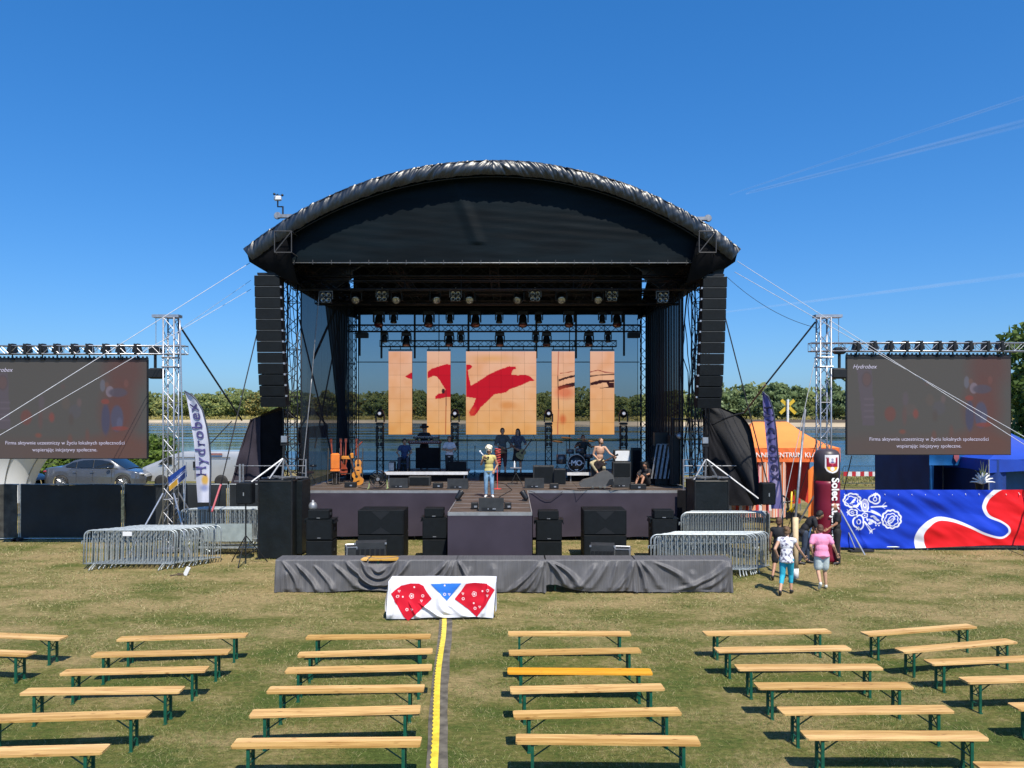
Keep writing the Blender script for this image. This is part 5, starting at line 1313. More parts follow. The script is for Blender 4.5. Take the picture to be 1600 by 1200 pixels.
screen_truss('silver truss above the right video screen', TRx-.45, gx(1660,24.6), zt2, [gx(p,24.6) for p in (1338,1364,1389,1414,1436,1465,1488,1513,1540,1562)])

# ropes and straps
def rope(name, label, a, b, r, m, sag=0, cat='rope'):
    a, b = Vector(a), Vector(b); pts = [a.lerp(b,i/14)-Vector((0,0,sag*4*(i/14)*(1-i/14))) for i in range(15)]
    mb = MB(); mb.path(pts, r, 5); single(mb, name, m, label, cat, None, True)
rope('guy_rope','thick white rope from the left roof tip across the left screen', W(390,411,25.7), W(-40,681,20.5), .010, rope_white)
rope('guy_rope','second white rope crossing the left screen lower down', W(392,452,26.2), W(-40,703,20.5), .008, rope_white)
rope('guy_rope','thick white rope from the right roof tip across the right screen', W(1152,408,25.7), W(1640,720,20.5), .009, rope_white)
rope('guy_rope','second white rope crossing the right screen lower down', W(1148,425,26.2), W(1640,705,20.3), .009, rope_white)
rope('guy_rope','thin grey cable from the left roof tip to the left silver tower', W(392,438,26.2), W(282,514,24.2), .006, alu_dull)
rope('guy_rope','thin dark cable from the right array to the right silver tower', W(1135,432,26.2), W(1275,512,24.2), .008, rope_black, .25)
rope('ratchet_strap','black strap from the left silver tower down to the awning', W(278,505,24.6), W(378,657,27.2), .032, rope_black, 0, 'strap')
rope('ratchet_strap','black strap from the left line array down to the grass', W(403,515,26), W(345,758,23.8), .020, rope_black, 0, 'strap')
rope('ratchet_strap','short black strap crossing behind the white flag', W(362,658,27), W(322,700,24), .018, rope_black, 0, 'strap')
rope('ratchet_strap','red and white ratchet strap end beside the left barriers', W(345,757,23.8), W(331,800,23.3), .035, Mt('red webbing',(.45,.10,.12),.7), 0, 'strap')
rope('ratchet_strap','black strap from the right silver tower to the charcoal awning', W(1274,503,24.6), W(1197,600,25.5), .030, rope_black, 0, 'strap')
rope('ratchet_strap','brown webbing continuing the strap over the right awning', W(1197,600,25.5), W(1163,645,26.4), .030, Mt('brown webbing',(.20,.09,.05),.8), 0, 'strap')
rope('ratchet_strap','black strap lying across the top of the right awning', W(1163,645,26.4), W(1112,664,27.0), .035, rope_black, -.05, 'strap')
rope('ratchet_strap','black strap from the right line array down past the orange tent', W(1131,488,26), W(1203,770,25.6), .022, rope_black, 0, 'strap')
rope('guy_rope','thin grey line leaning from the right silver tower to the grass', W(1274,560,24.4), W(1212,850,22.3), .012, alu_dull)
rope('guy_rope','thin dark line behind the maroon inflatable column', W(1276,690,24.6), W(1226,840,25.5), .012, rope_black)
rope('ratchet_strap','black strap from the right screen down to the blue banner', W(1331,712,24.4), W(1318,768,25), .016, rope_black, 0, 'strap')
rope('tower_pole','slim silver pole leaning on the left silver tower', W(281,500,24.2), W(288,800,23.8), .026, alu, 0, 'pole')
rope('power_cable','grey cable hanging inside the left of the stage', W(499,455,27.5), W(487,592,27.5), .020, alu_dull, -.03, 'cable')
rope('power_cable','lower half of the grey cable hanging inside the left of the stage', W(487,592,27.5), W(471,752,27.3), .022, alu_dull, .03, 'cable')
t = thing('diagonal_brace', 'crossed black tension straps inside the left of the stage', 'strap', W(500,600,30))
m = MB(); m.tube(W(468,500,27.4),W(527,748,33),.03,5).tube(W(530,470,33.6),W(490,560,28.5),.05,5).tube(W(535,478,33.8),W(492,700,29),.03,5); m.build('straps', rope_black, t)
t = thing('cable_bundle', 'black cables hanging beside the right line array', 'cable', W(1082,560,27.1))
for k in range(9):
    m = MB(); x = 1068+k*3.6; m.path([W(x+random.uniform(-3,3)+4*math.sin(j*.9+k), 425+j*26, 27.25+.1*math.sin(k)) for j in range(13)], .018, 5); m.build('cable', rope_black, t, True)
t = thing('cable_bundle', 'black cables hanging beside the left line array', 'cable', W(455,560,27.1))
for k in range(6):
    m = MB(); x = 446+k*3.4; m.path([W(x+random.uniform(-2,2)+2*math.sin(j*.9+k), 425+j*26, 27.35) for j in range(13)], .014, 5); m.build('cable', rope_black, t, True)

# ---------------------------------------------------------------- tripod speakers
def tripod_speaker(px0,px1,py0,py1,D,label,foot):
    x = gx((px0+px1)/2,D); t = thing('speaker_stand', label+' stand', 'speaker stand', (x,D,0), 0, 'tripod stands')
    zb = gz(py1,D); m = MB(); m.tube((x,D,.12),(x,D,zb),.022,8); m.build('pole', black_metal, t)
    for k in range(3):
        a = 2.1*k+.5; m = MB(); m.tube((x,D,.85),(x+.62*math.cos(a),D+.62*math.sin(a),.02),.016,6).tube((x,D,.25),(x+.32*math.cos(a),D+.32*math.sin(a),.42),.012,5); m.build('leg', black_metal, t)
    t = thing('loudspeaker', label, 'loudspeaker', (x,D,zb), 0, 'loudspeakers on tripods')
    m = MB(); m.box((x,D,(gz(py0,D)+zb)/2),((px1-px0)*D/1200,.36,gz(py0,D)-zb),bev=.03); m.build('cabinet', speaker_mat, t)
    m = MB(); m.box((x,D-.185,(gz(py0,D)+zb)/2),((px1-px0)*D/1200*.88,.012,(gz(py0,D)-zb)*.92)); m.build('grille', grille_mat, t)
    m = MB(); m.box((x+.0,D-.195,zb+.3),(.03,.01,.10)); m.build('badge', alu, t)
tripod_speaker(372,396,754,787,22.6,'black loudspeaker on a tripod beside the left wrapped tower',0)
tripod_speaker(1188,1209,754,788,22.6,'black loudspeaker on a tripod before the orange tent',0)

# ---------------------------------------------------------------- flags
flag_mat = AttrMat('flag cloth', .7, 0, 1, 0, 40, .35)
def feather(label, L_, R_, ys, D, base, bgc, ink, txt, pole_top, back=False, tip=None):
    """L_, R_ edge px at ys"""
    t = thing('feather_flag', label, 'flag', W(base[0],base[1],D), 0, 'feather flags')
    t.location.z = 0
    y0, y1 = ys[0], ys[-1]
    P_ = Paint(0,1,0,1,.012,bgc)
    for (a,b,rx,ry,cl_) in ink: P_.ell(a,b,rx,ry,cl_,.03)
    f = lambda a,b: W(np.interp(y0+(y1-y0)*b,ys,L_)*(1-a)+np.interp(y0+(y1-y0)*b,ys,R_)*a, y0+(y1-y0)*b, D + .05*math.sin(b*9+a*2.2)+.05*math.sin(a*5+b*3))
    P_.build('cloth', f, flag_mat, t)
    m = MB(); pts = [f(1.0,k/24)+Vector((.02,0,0)) for k in range(25)] + [W(base[0],base[1],D)]
    pts[0] = f(.05,0); m.path(pts, .022, 6, .03); m.build('pole', Mt('flag pole', (.05,.06,.09),.4), t, True)
    inkm = Mt('flag ink', (.07,.06,.20) if not back else (.02,.02,.07), .6)
    mir = -1 if back else 1
    Lm = (y1-y0)*D/1200
    def g(u,v):
        b = min(max(.44-mir*u/Lm,.02),.98); wm = (np.interp(y0+(y1-y0)*b,ys,R_)-np.interp(y0+(y1-y0)*b,ys,L_))*D/1200
        return f(min(max(.44-v/wm,.04),.96), b)+Vector((0,-.03,0))
    lettering('Hydrobex', .47, g, inkm, t, 'lettering', bold=.006, spacing=1.2)
    return t
feather('white feather flag with dark blue lettering beside the left silver tower',[288,291,295,299,303,305,306,307.5,309],[290,303,315,322,326,328,328,327,327],[611,620,640,665,690,715,740,765,785],23.8,(327,800),srgb(222,224,240),
   [(.65,.80,.25,.05,srgb(225,180,90)),(.6,.87,.3,.03,srgb(150,160,200))],'xebordyH',(288,612))
feather('feather flag seen from behind beside the orange tent, coloured in shaded violet',[1191,1191.5,1193,1196,1199,1201,1203,1205],[1194,1201,1208,1212,1214,1217,1220,1222],[612,622,645,675,705,735,765,795],23.2,(1222,830),srgb(112,108,165),  # violet cloth colour carries the shade on the flag's back
   [(.2,.5,.15,.3,srgb(150,140,190)),(.6,.75,.3,.15,srgb(160,150,190))],'xebordyH',(1192,612),True)
t = thing('small_flag', 'small waving blue and yellow flag tied to the left silver tower', 'flag', W(291,727,23.4))
P_ = Paint(0,1,0,1,.03,srgb(235,238,245)); P_.poly([(0,0),(1,0),(1,.32),(0,.45)],srgb(44,80,160)); P_.poly([(0,.62),(.5,.55),(.45,1),(0,1)],srgb(225,170,60)); P_.line([(0,.5),(1,.4)],.08,srgb(40,70,150)); P_.poly([(.5,.6),(1,.5),(1,1),(.5,1)],srgb(70,90,150))
P_.build('cloth', lambda a,b: W(262+28*a+3*b, 746-20*a+22*b-4*a*b, 23.4+.12*math.sin(a*6+b*2)), flag_mat, t)
m = MB(); m.tube(W(288,800,23.3),W(291,722,23.4),.015,6); m.build('pole', alu, t)

# ---------------------------------------------------------------- fences left
mesh_fence = Mt('fence cloth', (.010,.014,.018), .7, 0, .3, 1.3, .3, 10)
fence_old = Mt('faded fence cloth', (.045,.045,.040), .8, 0, .5, 3, .4, 14)
def fence_panel(x0,x1,y0,y1,h,label,m,seed):
    t = thing('site_fence', label, 'fence', ((x0+x1)/2,(y0+y1)/2,0), 0, 'cloth covered site fence panels')
    a,b = Vector((x0,y0,0)),Vector((x1,y1,0))
    f = MB()
    for z in (.08,h): f.tube(a+Vector((0,0,z)),b+Vector((0,0,z)),.021,6)
    for p in (a,b): f.tube(p+Vector((0,0,.03)),p+Vector((0,0,h)),.021,6)
    f.build('frame', galv, t)
    MB().grid(lambda u,v: a.lerp(b,.01+.98*u)+Vector((0,-.03-.025*hnoise(u*5+seed,v*3)-.012*math.sin(u*30+seed+v*4)*hnoise(u*8,v*2,seed), .14+(h-.15)*(1-v)+.02*math.sin(u*9+seed)*(v<.1))), 50, 18).build('cloth', m, t, True)
    m_ = MB()
    for p in (a,b): m_.box(p+Vector((0,0,.06)),(.22,.6,.12),bev=.03)
    m_.build('ballast_foot', rubber, t)
FD = 26.8
fx = [gx(p,FD) for p in (-112,31,193,357,470)]
for i,lb in enumerate(('faded cloth fence panel at the left edge','black cloth fence panel before the parked grey car','black cloth fence panel behind the left silver tower','black cloth fence panel running behind the awning')):
    fence_panel(fx[i]+.03,fx[i+1]-.03,FD,FD,1.97,lb,fence_old if i==0 else mesh_fence,i)
m = MB(); m.box((gx(194,FD),FD-.1,1.15),(.10,.03,1.0)); single(m,'paper_strip',Mt('yellowed print',(.45,.38,.2),.7,0,.5,14),'faded yellow printed strip hanging between two fence panels','strip')
# raised ground the cars stand on
PG = .85
mb = MB(); mb.box((-34,42,PG/2-.3),(46,15,PG+.6)); mb.struct('parking_terrace', meadow)
# ================================================================ cars, hedge, tents, banner
hedge(-28.2,-19.6,44.5,2.35,'bright green leafy hedge behind the parked grey car',12000,21,PG)
hedge(-20.6,-18.6,42.5,1.5,'low green hedge beside the bonnet of the grey car',2600,22,PG)
paint_grey = Mt('grey car paint', (.125,.135,.15), .28, .55, .04, 3, coat=1.0)
paint_dark = Mt('black car paint', (.02,.024,.03), .25, .4, .04, 3, coat=1.0)
paint_silver = Mt('silver van paint', (.46,.47,.48), .35, .4, .04, 3, coat=.6)
rim_mat = Mt('alloy rim', (.45,.46,.48), .3, .8)
def car(label, x0, x1, y, z0, paint, H=1.46, name='parked_car'):
    """saloon car facing +x, near side towards -y"""
    L_ = x1-x0; t = thing(name, label, 'car', ((x0+x1)/2,y,z0)); Wd = 1.84
    X = lambda u: x0+L_*u
    belt = [(0,.55),(.01,.80),(.03,.96),(.12,1.02),(.3,.99),(.5,.965),(.68,.95),(.74,.93),(.82,.88),(.92,.80),(.98,.68),(1,.55)]
    def zb(u): return float(np.interp(u,[p[0] for p in belt],[p[1] for p in belt]))
    N_ = 60; prof = [(-1,.22),(-1.0,.40),(-1.0,.62),(-.975,.78),(-.93,1.0),(-.80,1.02),(0,1.045),(.80,1.02),(.93,1.0),(.975,.78),(1.0,.62),(1.0,.40),(1,.22)]
    def f(u,v):
        k = v*(len(prof)-1); i = min(int(k),len(prof)-2); q = k-i; a,b = prof[i],prof[i+1]; yy = a[0]+(b[0]-a[0])*q; zz = a[1]+(b[1]-a[1])*q
        wz = Wd/2*(1-.30*max(0,(.08-u)/.08)**2-.34*max(0,(u-.90)/.10)**2)
        zlow = .20
        for wu in (.195,.80):
            d = (u-wu)*L_
            if abs(d) < .37 and abs(yy) > .9: zlow = max(zlow, .30+math.sqrt(max(.37**2-d*d,0))*1.0)
        z = zlow+(zb(u)-zlow)*(zz-.22)/.78
        return Vector((X(u), y+yy*wz, z0+z))
    MB().grid(f, N_*2, 48).build('body', paint, t, True)
    g = [(.16,1.0),(.30,1.33),(.40,1.43),(.50,1.455),(.58,1.44),(.66,1.36),(.80,.93)]
    g = [(a,b*H/1.46) for a,b in g]
    def roofp(u): return float(np.interp(u,[p[0] for p in g],[p[1] for p in g]))
    def cab_(u,v):
        uu = .13+.68*u; s = -1+2*v; zt = roofp(uu); zbt = zb(uu)-.02; e = abs(s); top = (1-e**7); 
        wz = Wd/2*(.95-.20*min(1,max(0,(1-e**7))*1.0)) if False else Wd/2*.93
        yy = math.copysign(min(1,e**.65 if e<1 else 1), s)
        t_ = 1-max(0,(e-.55)/.45)**1.6
        inner = Wd/2*(.93-.19*t_); return Vector((X(uu), y+math.copysign(inner*min(1,(e/.55)**1.0),s), z0+zbt+(max(zt,zbt)-zbt)*t_ + .03*(1-min(1,e/.55)**2)))
    MB().grid(cab_, 50, 30).build('cabin', paint, t, True)
    def glass(us, nm='side_window'):
        for (ua,ub) in us:
            pts = []
            for k in range(9): u = ua+(ub-ua)*k/8; pts.append((u, zb(u)+.035))
            for k in range(9): u = ub+(ua-ub)*k/8; pts.append((u, max(zb(u)+.04, roofp(u)-.085)))
            m = MB(); 
            def mp(u,z,d):
                t_ = (z-zb(u))/max(.05,roofp(u)-zb(u)); return Vector((X(u), y-Wd/2*(.955-.165*t_)-d, z0+z))
            m.poly(pts, mp, .012); m.build(nm, glass_dark, t)
    glass(((.235,.335),(.345,.50),(.51,.70)))
    m = MB(); m.grid(lambda u,v: Vector((X(.655+.145*u), y-Wd/2*.72+Wd*.72*v, z0+roofp(.655+.145*u)+.018+.03*(1-(2*v-1)**2))), 10, 12); m.build('windscreen', glass_dark, t, True)
    m = MB(); m.grid(lambda u,v: Vector((X(.17+.11*u), y-Wd/2*.70+Wd*.70*v, z0+roofp(.17+.11*u)+.018+.03*(1-(2*v-1)**2))), 10, 12); m.build('rear_window', glass_dark, t, True)
    for wu in (.195,.80):
        for sd in (-1,1):
            c = (X(wu), y+sd*(Wd/2-.10), z0+.33); w_ = MB(); w_.lathe([(.22,-.10),(.32,-.10),(.335,-.05),(.335,.05),(.32,.10),(.22,.10)], c, 28, (0,1,0), False); tyre = w_.build('tyre', rubber, t, True)
            w_ = MB(); w_.lathe([(.235,-.09),(.23,-.05),(.05,-.04),(0,-.04)] if False else [(.235,.02),(.235,.09),(.215,.09),(.205,.03),(0,.03)], c, 28, (0,sd,0))
            for k in range(10):
                a = 2*PI*k/10; w_.tube((c[0]+.03*math.cos(a),c[1]+sd*.075,c[2]+.03*math.sin(a)),(c[0]+.22*math.cos(a),c[1]+sd*.085,c[2]+.22*math.sin(a)),.016,5)
            w_.build('rim', rim_mat, t)
    m = MB(); m.ell((X(.665),y-Wd/2-.09,z0+1.0),(.10,.07,.065),10,8); m.build('mirror', paint_dark, t, True)
    for u in (.33,.50): m = MB(); m.box((X(u),y-Wd/2-.012,z0+.80),(.17,.03,.025),bev=.008); m.build('door_handle', chrome, t)
    for u in (.345,.505,.69): m = MB(); m.box((X(u),y-Wd/2-.001,z0+.62),(.010,.012,.55)); m.build('door_seam', rubber, t)
    m = MB(); m.box((X(.52),y-Wd/2*.93,z0+zb(.5)+.01),(L_*.46,.05,.014)); m.build('window_trim', chrome, t)
    m = MB(); m.ell((X(.945),y-Wd/2*.74,z0+.70),(.22,.12,.07),12,8); m.build('headlight', Mt('headlamp',(.6,.62,.65),.1,.3,coat=1), t, True)
    m = MB(); m.ell((X(.025),y-Wd/2*.80,z0+.82),(.10,.14,.06),12,8); m.build('tail_light', Mt('tail lamp',(.25,.01,.01),.15,coat=1), t, True)
    return t
cy = 37.0
car('grey saloon car parked behind the black fence under the left screen', gx(82,cy), gx(238,cy), cy, gz(757.5,cy)-.12, paint_grey, 1.46)
car('dark car tail half hidden behind the white canopy', gx(-72,36), gx(56,36), 36.2, PG-.1, paint_dark, 1.5)
# silver van behind the white feather flag
D = 38; x0,x1 = gx(236,D),gx(388,D); zt = gz(704,D); t = thing('parked_van', 'silver white delivery van behind the white feather flag', 'van', ((x0+x1)/2,D,PG))
def van(u,v):
    X = x0+(x1-x0)*u; top = zt if u > .42 else np.interp(u,[0,.06,.18,.30,.42],[PG+1.0,PG+1.12,PG+1.35,zt-.15,zt]); a = v*PI
    e = 1-abs(2*v-1)**6; return Vector((X, D+1.0*-math.cos(a)*(1 if u > .03 else .93)**1, PG+.35+(top-PG-.35)*min(1,e*1.15)))
MB().grid(van, 60, 24).build('body', paint_silver, t, True)
m = MB(); m.poly([(gx(262,D),PG+1.15),(gx(283,D),PG+1.15),(gx(283,D),zt-.25),(gx(276,D),zt-.25)], lambda a,b,d: Vector((a,D-1.02-d,b)), .02); m.build('cab_window', glass_dark, t)
m = MB(); m.box((gx(345,D),D-1.01,zt-.12),(.9,.03,.06)); m.build('roof_lamp', Mt('dark red lamp',(.2,.02,.02),.3), t)
m = MB(); m.box((gx(330,D),D-1.015,zt-.28),(x1-x0-2.2,.02,.03)).box((gx(318,D),D-1.015,PG+1.1),(.02,.02,1.3)); m.build('panel_seam', rubber, t)
m = MB(); m.box((gx(318,D),D-1.05,PG+1.15),(.16,.05,.30)); m.build('door_latch', black_plastic, t)
for u in (.2,.8): m = MB(); m.lathe([(.2,-.1),(.33,-.1),(.33,.1),(.2,.1)],(x0+(x1-x0)*u,D-.9,PG+.33),20,(0,1,0)); m.build('wheel', rubber, t, True)

# white curved canopy at the left edge
wc = Mt('white canopy pvc', (.74,.75,.76), .5, 0, .04, 1)
t = thing('white_canopy', 'white flared canopy standing behind the fence at the left edge', 'canopy', (gx(0,32),33,0))
def can(u,v):
    a = -.2+u*(PI+.4); z = .6+3.2*v; r = 2.0+ 2.1*(v**2.2) ; cx = gx(-36,33)
    return Vector((cx+r*math.cos(a), 33.5-r*.5*math.sin(a), z))
MB().grid(can, 50, 20).build('skin', wc, t, True)
m = MB()
for k in range(5): a = .3+.55*k; m.path([Vector(can((a+.2)/(PI+.4),v/10))+Vector((0,-.02,0)) for v in range(11)], .02, 5)
m.build('rib', alu_dull, t)

# ---------------------------------------------------------------- orange tent
orange = Mt('orange tent cloth', (.86,.26,.055), .6, 0, .06, 1.5, .1, 12); red_in = Mt('red tent lining', (.55,.035,.02), .7, 0, .1, 2)
D = 31.0; TX0,TX1 = gx(1150,D),gx(1313,D); Zv1 = gz(700,D); Zv0 = gz(722,D); apz = gz(659,33.2)+.0; dp = 4.2
t = thing('orange_tent', 'orange pop-up tent with white lettering right of the stage', 'tent', ((TX0+TX1)/2,D+2,0))
ax0,ax1 = gx(1176,33.1),gx(1231,33.1)
P_ = [Vector((TX0,D,Zv1)),Vector((TX1,D,Zv1)),Vector((TX1,D+dp,Zv1)),Vector((TX0,D+dp,Zv1))]; A1,A2 = Vector((ax0,D+dp/2,apz)),Vector((ax1,D+dp/2,apz))
def sl(a,b,c,d): return lambda u,v: (a.lerp(b,u)).lerp(c.lerp(d,u),v) - Vector((0,0,.16*math.sin(v*PI)*1.0)) + Vector((0,0,.02*hnoise(u*4,v*4)))
for a,b,c,d in ((P_[0],P_[1],A1,A2),(P_[1],P_[2],A2,A2),(P_[2],P_[3],A2,A1),(P_[3],P_[0],A1,A1)): MB().grid(sl(a,b,c,d),20,12).build('roof_panel', orange, t, True)
for a,b in ((P_[0],P_[1]),(P_[1],P_[2]),(P_[3],P_[0])):
    MB().grid(lambda u,v: a.lerp(b,u)-Vector((0,0,(Zv1-Zv0)*v))+Vector((0,-.02*math.sin(u*14),0)), 30, 2).build('valance', Mt('valance orange',(.82,.17,.04),.6), t, True)
white_ink = Mt('white print', (.85,.85,.85), .6)
lettering('GMINNE CENTRUM KULTURY', .27, lambda a,b: Vector((gx(1232,D)+a*1.0, D-.045, (Zv0+Zv1)/2+b)), white_ink, t, 'lettering', bold=.003, align='CENTER')
stripe = AttrMat('striped curtain', .75, 0, 1, 0, 40, .2)
S_ = Paint(0,1,0,1,.02,srgb(240,215,205))
for k in range(9): S_.poly([(.02+k*.115,-.1),(.06+k*.115,-.1),(.06+k*.115,1.1),(.02+k*.115,1.1)], srgb(*((250,130,50) if k%3 else (205,80,120))))
for (pa,pb) in ((1186,1229),(1150,1183)):
    S_.build('striped_curtain', lambda a,b: Vector((gx(pa+(pb-pa)*a,D), D+.06+.07*math.sin(a*19+b*.8), Zv0-.0+(.25-Zv0)*b)), stripe, t)
MB().grid(lambda u,v: Vector((gx(1232+60*u,D+.8)+.0, D+2.6+.05*math.sin(u*15), Zv0+(.15-Zv0)*v*(.62+.4*abs(u-.4)))), 24, 8).build('inner_wall', red_in, t, True)
MB().grid(lambda u,v: Vector((TX0+(TX1-TX0)*.98*u+.04, D+dp-.05+.05*math.sin(u*25), Zv0+(.1-Zv0)*v*(1 if u<.45 else .9))), 34, 8).build('rear_wall', red_in, t, True)
for a in P_: m = MB(); m.tube((a.x*.998,a.y,0),(a.x*.998,a.y,Zv1),.025,6); m.build('leg', alu, t)
# orange draped bundle and yellow toy by the tent
m = MB(); m.grid(lambda u,v: W(1263+22*u, 735+76*v-8*math.sin(u*3)*(1-v), 28.6+.2*math.sin(u*5+v)), 10, 14); o = m.build('orange_drape', orange, None, True); tag(o,'orange cloth hanging in folds beside the maroon column','cloth')
m = MB(); m.grid(lambda u,v: W(1140+60*u,772+8*v,29.6+.05*math.sin(u*20)),10,2); o = m.build('white_rail_cover', white_plastic, None, True); tag(o,'white band behind the right barriers below the awning','band')
t = thing('striped_windbreak', 'red and cream striped low cloth behind the raised right barriers', 'windbreak', (gx(1165,29),29,0))
for k in range(14):
    m = MB(); x = 1136+k*5.2; m.box(W(x,785,29)+Vector((0,.03*math.sin(k),0)),(.105,.02,.62)); m.build('stripe', (red_in,white_plastic,Mt('peach stripe',(.75,.35,.2),.7))[k%3], t)
t = thing('exercise_bike', 'yellow and black exercise bike frame in front of the tent', 'bike', (gx(1238,27),27,0)); ye = Mt('yellow frame',(.75,.5,.02),.4)
m = MB(); m.path([W(1241,766,27),W(1243,768,27),W(1244,790,27),W(1236,800,27)],.04,6); m.path([W(1237,768,27),W(1236,795,27),W(1230,800,27)],.035,6); m.build('frame', ye, t, True)
m = MB(); m.path([W(1219,772,27),W(1230,779,27),W(1232,800,27),W(1229,812,27)],.035,6).tube(W(1216,786,27),W(1240,783,27),.03,6); m.build('handlebar', black_metal, t)
m = MB(); m.tube(W(1237,800,27),(gx(1237,27),27,0),.03,6).tube((gx(1228,27),27,.02),(gx(1246,27),27.4,.02),.03,6); m.build('base', black_metal, t)

# ---------------------------------------------------------------- maroon inflatable column
D = 23.0; cx = gx(1292,D); rad = .37; top = gz(701,D)
mar = Mt('maroon inflatable', (.20,.010,.030), .38, 0, .08, 1.2, .15, 6)
mar2 = Mt('dark inflatable cap', (.055,.045,.055), .4, 0, .08, 1.2)
t = thing('inflatable_column', 'tall maroon inflatable column with a town crest and white lettering', 'inflatable column', (cx,D,0))
m = MB(); m.lathe([(rad*.9,0),(rad*1.06,.12)]+[(rad*(1+.012*math.sin(z*9)),z) for z in np.linspace(.2,top-.95,22)],(cx,D,0),40); m.build('body', mar, t, True)
m = MB(); m.lathe([(rad,top-.95),(rad,top-.30),(rad*.97,top-.18),(rad*.86,top-.08),(rad*.6,top-.02),(0.01,top)],(cx,D,0),40); m.build('cap', mar2, t, True)
def cyl(ox,oz,lift=.012): return lambda a,b: Vector((cx+(rad+lift)*math.sin((a+ox)/rad), D-(rad+lift)*math.cos((a+ox)/rad), oz+b))
lettering('Solec Kujawski', .31, lambda u,v: cyl(.08,gz(745,D),.045)(v, -u), Mt('white print 2',(.85,.85,.85),.6), t, 'lettering', align='LEFT', bold=.010)
C_ = Paint(-.22,.22,-.27,.27,.012,srgb(235,232,236)); mr = srgb(150,26,52)
C_.poly([(-.17,-.18),(-.10,-.18),(-.10,-.02),(.10,-.02),(.10,-.18),(.17,-.18),(.17,.08),(-.17,.08)],mr)
for x in (-.17,-.145,-.115,.11,.135,.16): C_.line([(x,-.20),(x,-.17)],.016,mr)
for x in (-.08,-.04,0,.04,.08): C_.line([(x,-.05),(x,-.02)],.02,mr)
C_.ell(0,-.13,.035,.04,srgb(150,150,175)); C_.ell(0,-.06,.05,.02,srgb(60,70,140)); C_.poly([(-.17,.08),(.17,.08),(.13,.17),(0,.23),(-.13,.17)],srgb(235,180,60)); C_.ell(0,.14,.06,.06,srgb(235,232,236)); C_.poly([(-.05,-.02),(.05,-.02),(.0,.06)],srgb(190,60,90))
shield = lambda a,b: (abs(a) < .215 and b < .05) or (a/.215)**2+((b-.05)/.21)**2 < 1
C_.build('crest', lambda a,b: cyl(.01,gz(724,D),.014)(a,-b), AttrMat('crest print',.5), t, True, shield)

# ---------------------------------------------------------------- blue banner
D = 24.95; BX0,BX1 = 1311,1700
P_ = Paint(BX0,BX1,765,857,.5,srgb(22,60,190)); wh = srgb(236,238,248); rd = srgb(222,26,34)
q5 = lambda x,y: (1190+x/3.87, 640+y/3.87)
curve = [(1490,455),(1430,475),(1375,520),(1345,570),(1342,610),(1370,655),(1440,690),(1480,725),(1482,765),(1435,792),(1345,768),(1250,718),(1150,675),(1060,665),(990,705),(955,755),(955,800),(965,860)]
cv = [q5(*p) for p in curve]
P_.poly(cv+[(1190+1005/3.87,870),(1710,870),(1710,750),(cv[0][0],750)], rd)
def cr_(pts, k=8):
    out = []
    for i in range(len(pts)-1):
        p0,p1,p2,p3 = pts[max(i-1,0)],pts[i],pts[i+1],pts[min(i+2,len(pts)-1)]
        for j in range(k):
            t_ = j/k; out.append(tuple(.5*((2*p1[a])+(-p0[a]+p2[a])*t_+(2*p0[a]-5*p1[a]+4*p2[a]-p3[a])*t_**2+(-p0[a]+3*p1[a]-3*p2[a]+p3[a])*t_**3) for a in (0,1)))
    return out+[pts[-1]]
sm = cr_(cv,6); P_.poly(sm+[(1190+1005/3.87,870),(1710,870),(1710,750),(sm[0][0],750)], rd)
n = len(sm); 
for i in range(n-1):
    t_ = i/(n-1); wd = np.interp(t_,[0,.2,.35,.5,.62,.75,.85,1],[8,6,3.0,3.2,3.5,6,11,17]); P_.line([sm[i],sm[i+1]], wd, wh)
# folk flowers (px in a 6.855x crop of 1260,690)
q = lambda x,y: (1260+x/6.855, 690+y/6.855)
F = lambda cx_,cy_,rx,ry,wd,pt=0,amp=.12,rot=0: P_.ring(*q(cx_,cy_),rx/6.855,ry/6.855,wd*1.12+.2,wh,rot,pt,amp)
F(480,630,82,66,1.9,9,.16); F(480,640,56,44,1.0,5,.3); 
for a in (-.6,-.2,.2,.6,1.0): P_.line([q(455,665),q(455+70*math.cos(a-.6),665-62*math.sin(a+.5))],.9,wh)
F(905,830,92,88,2.0,11,.14); F(905,835,62,58,1.0,7,.2); F(900,835,25,45,1.0,0,0,.6)
for a in range(5): P_.line([q(860,860),q(930+30*math.cos(a),790+35*a)],.8,wh)
F(722,612,50,42,1.8,3,.3); 
for a,b in ((715,555),(735,545),(752,552)): P_.line([q(722,590),q(a,b)],.9,wh)
F(725,615,18,20,1.0); F(545,865,48,62,1.8,3,.3); F(545,860,20,24,1.0)
for a,b in ((520,950),(545,955),(572,948)): P_.line([q(545,915),q(a,b)],.9,wh)
F(482,760,42,28,1.5,5,.25); F(480,760,16,10,.8)
for a,b in ((425,730),(420,760),(430,790)): P_.line([q(450,760),q(a,b)],.8,wh)
P_.ell(*q(617,685),38/6.855,62/6.855,srgb(170,170,225)); F(617,685,38,62,1.1,9,.12); P_.ell(*q(617,685),14/6.855,26/6.855,srgb(22,50,170)); F(617,685,12,22,.9)
F(612,790,26,20,1.1,5,.3); P_.ell(*q(612,790),1.2,1.0,wh)
P_.line([q(512,700),q(560,740),q(680,752),q(800,800)],1.0,wh)
for (a,b,c,d) in ((680,735,790,790),(700,790,760,850),(650,830,740,870),(655,860,700,880)): P_.ell(*q((a+c)/2,(b+d)/2),math.hypot(c-a,d-b)/2/6.855,2.0,srgb(205,210,240),rot=math.atan2(d-b,c-a)); 
P_.line([q(690,700),q(770,695),q(850,690)],2.2,wh); 
for a,b in ((840,650),(855,690),(835,715)): P_.line([q(800,695),q(a,b)],.8,wh)
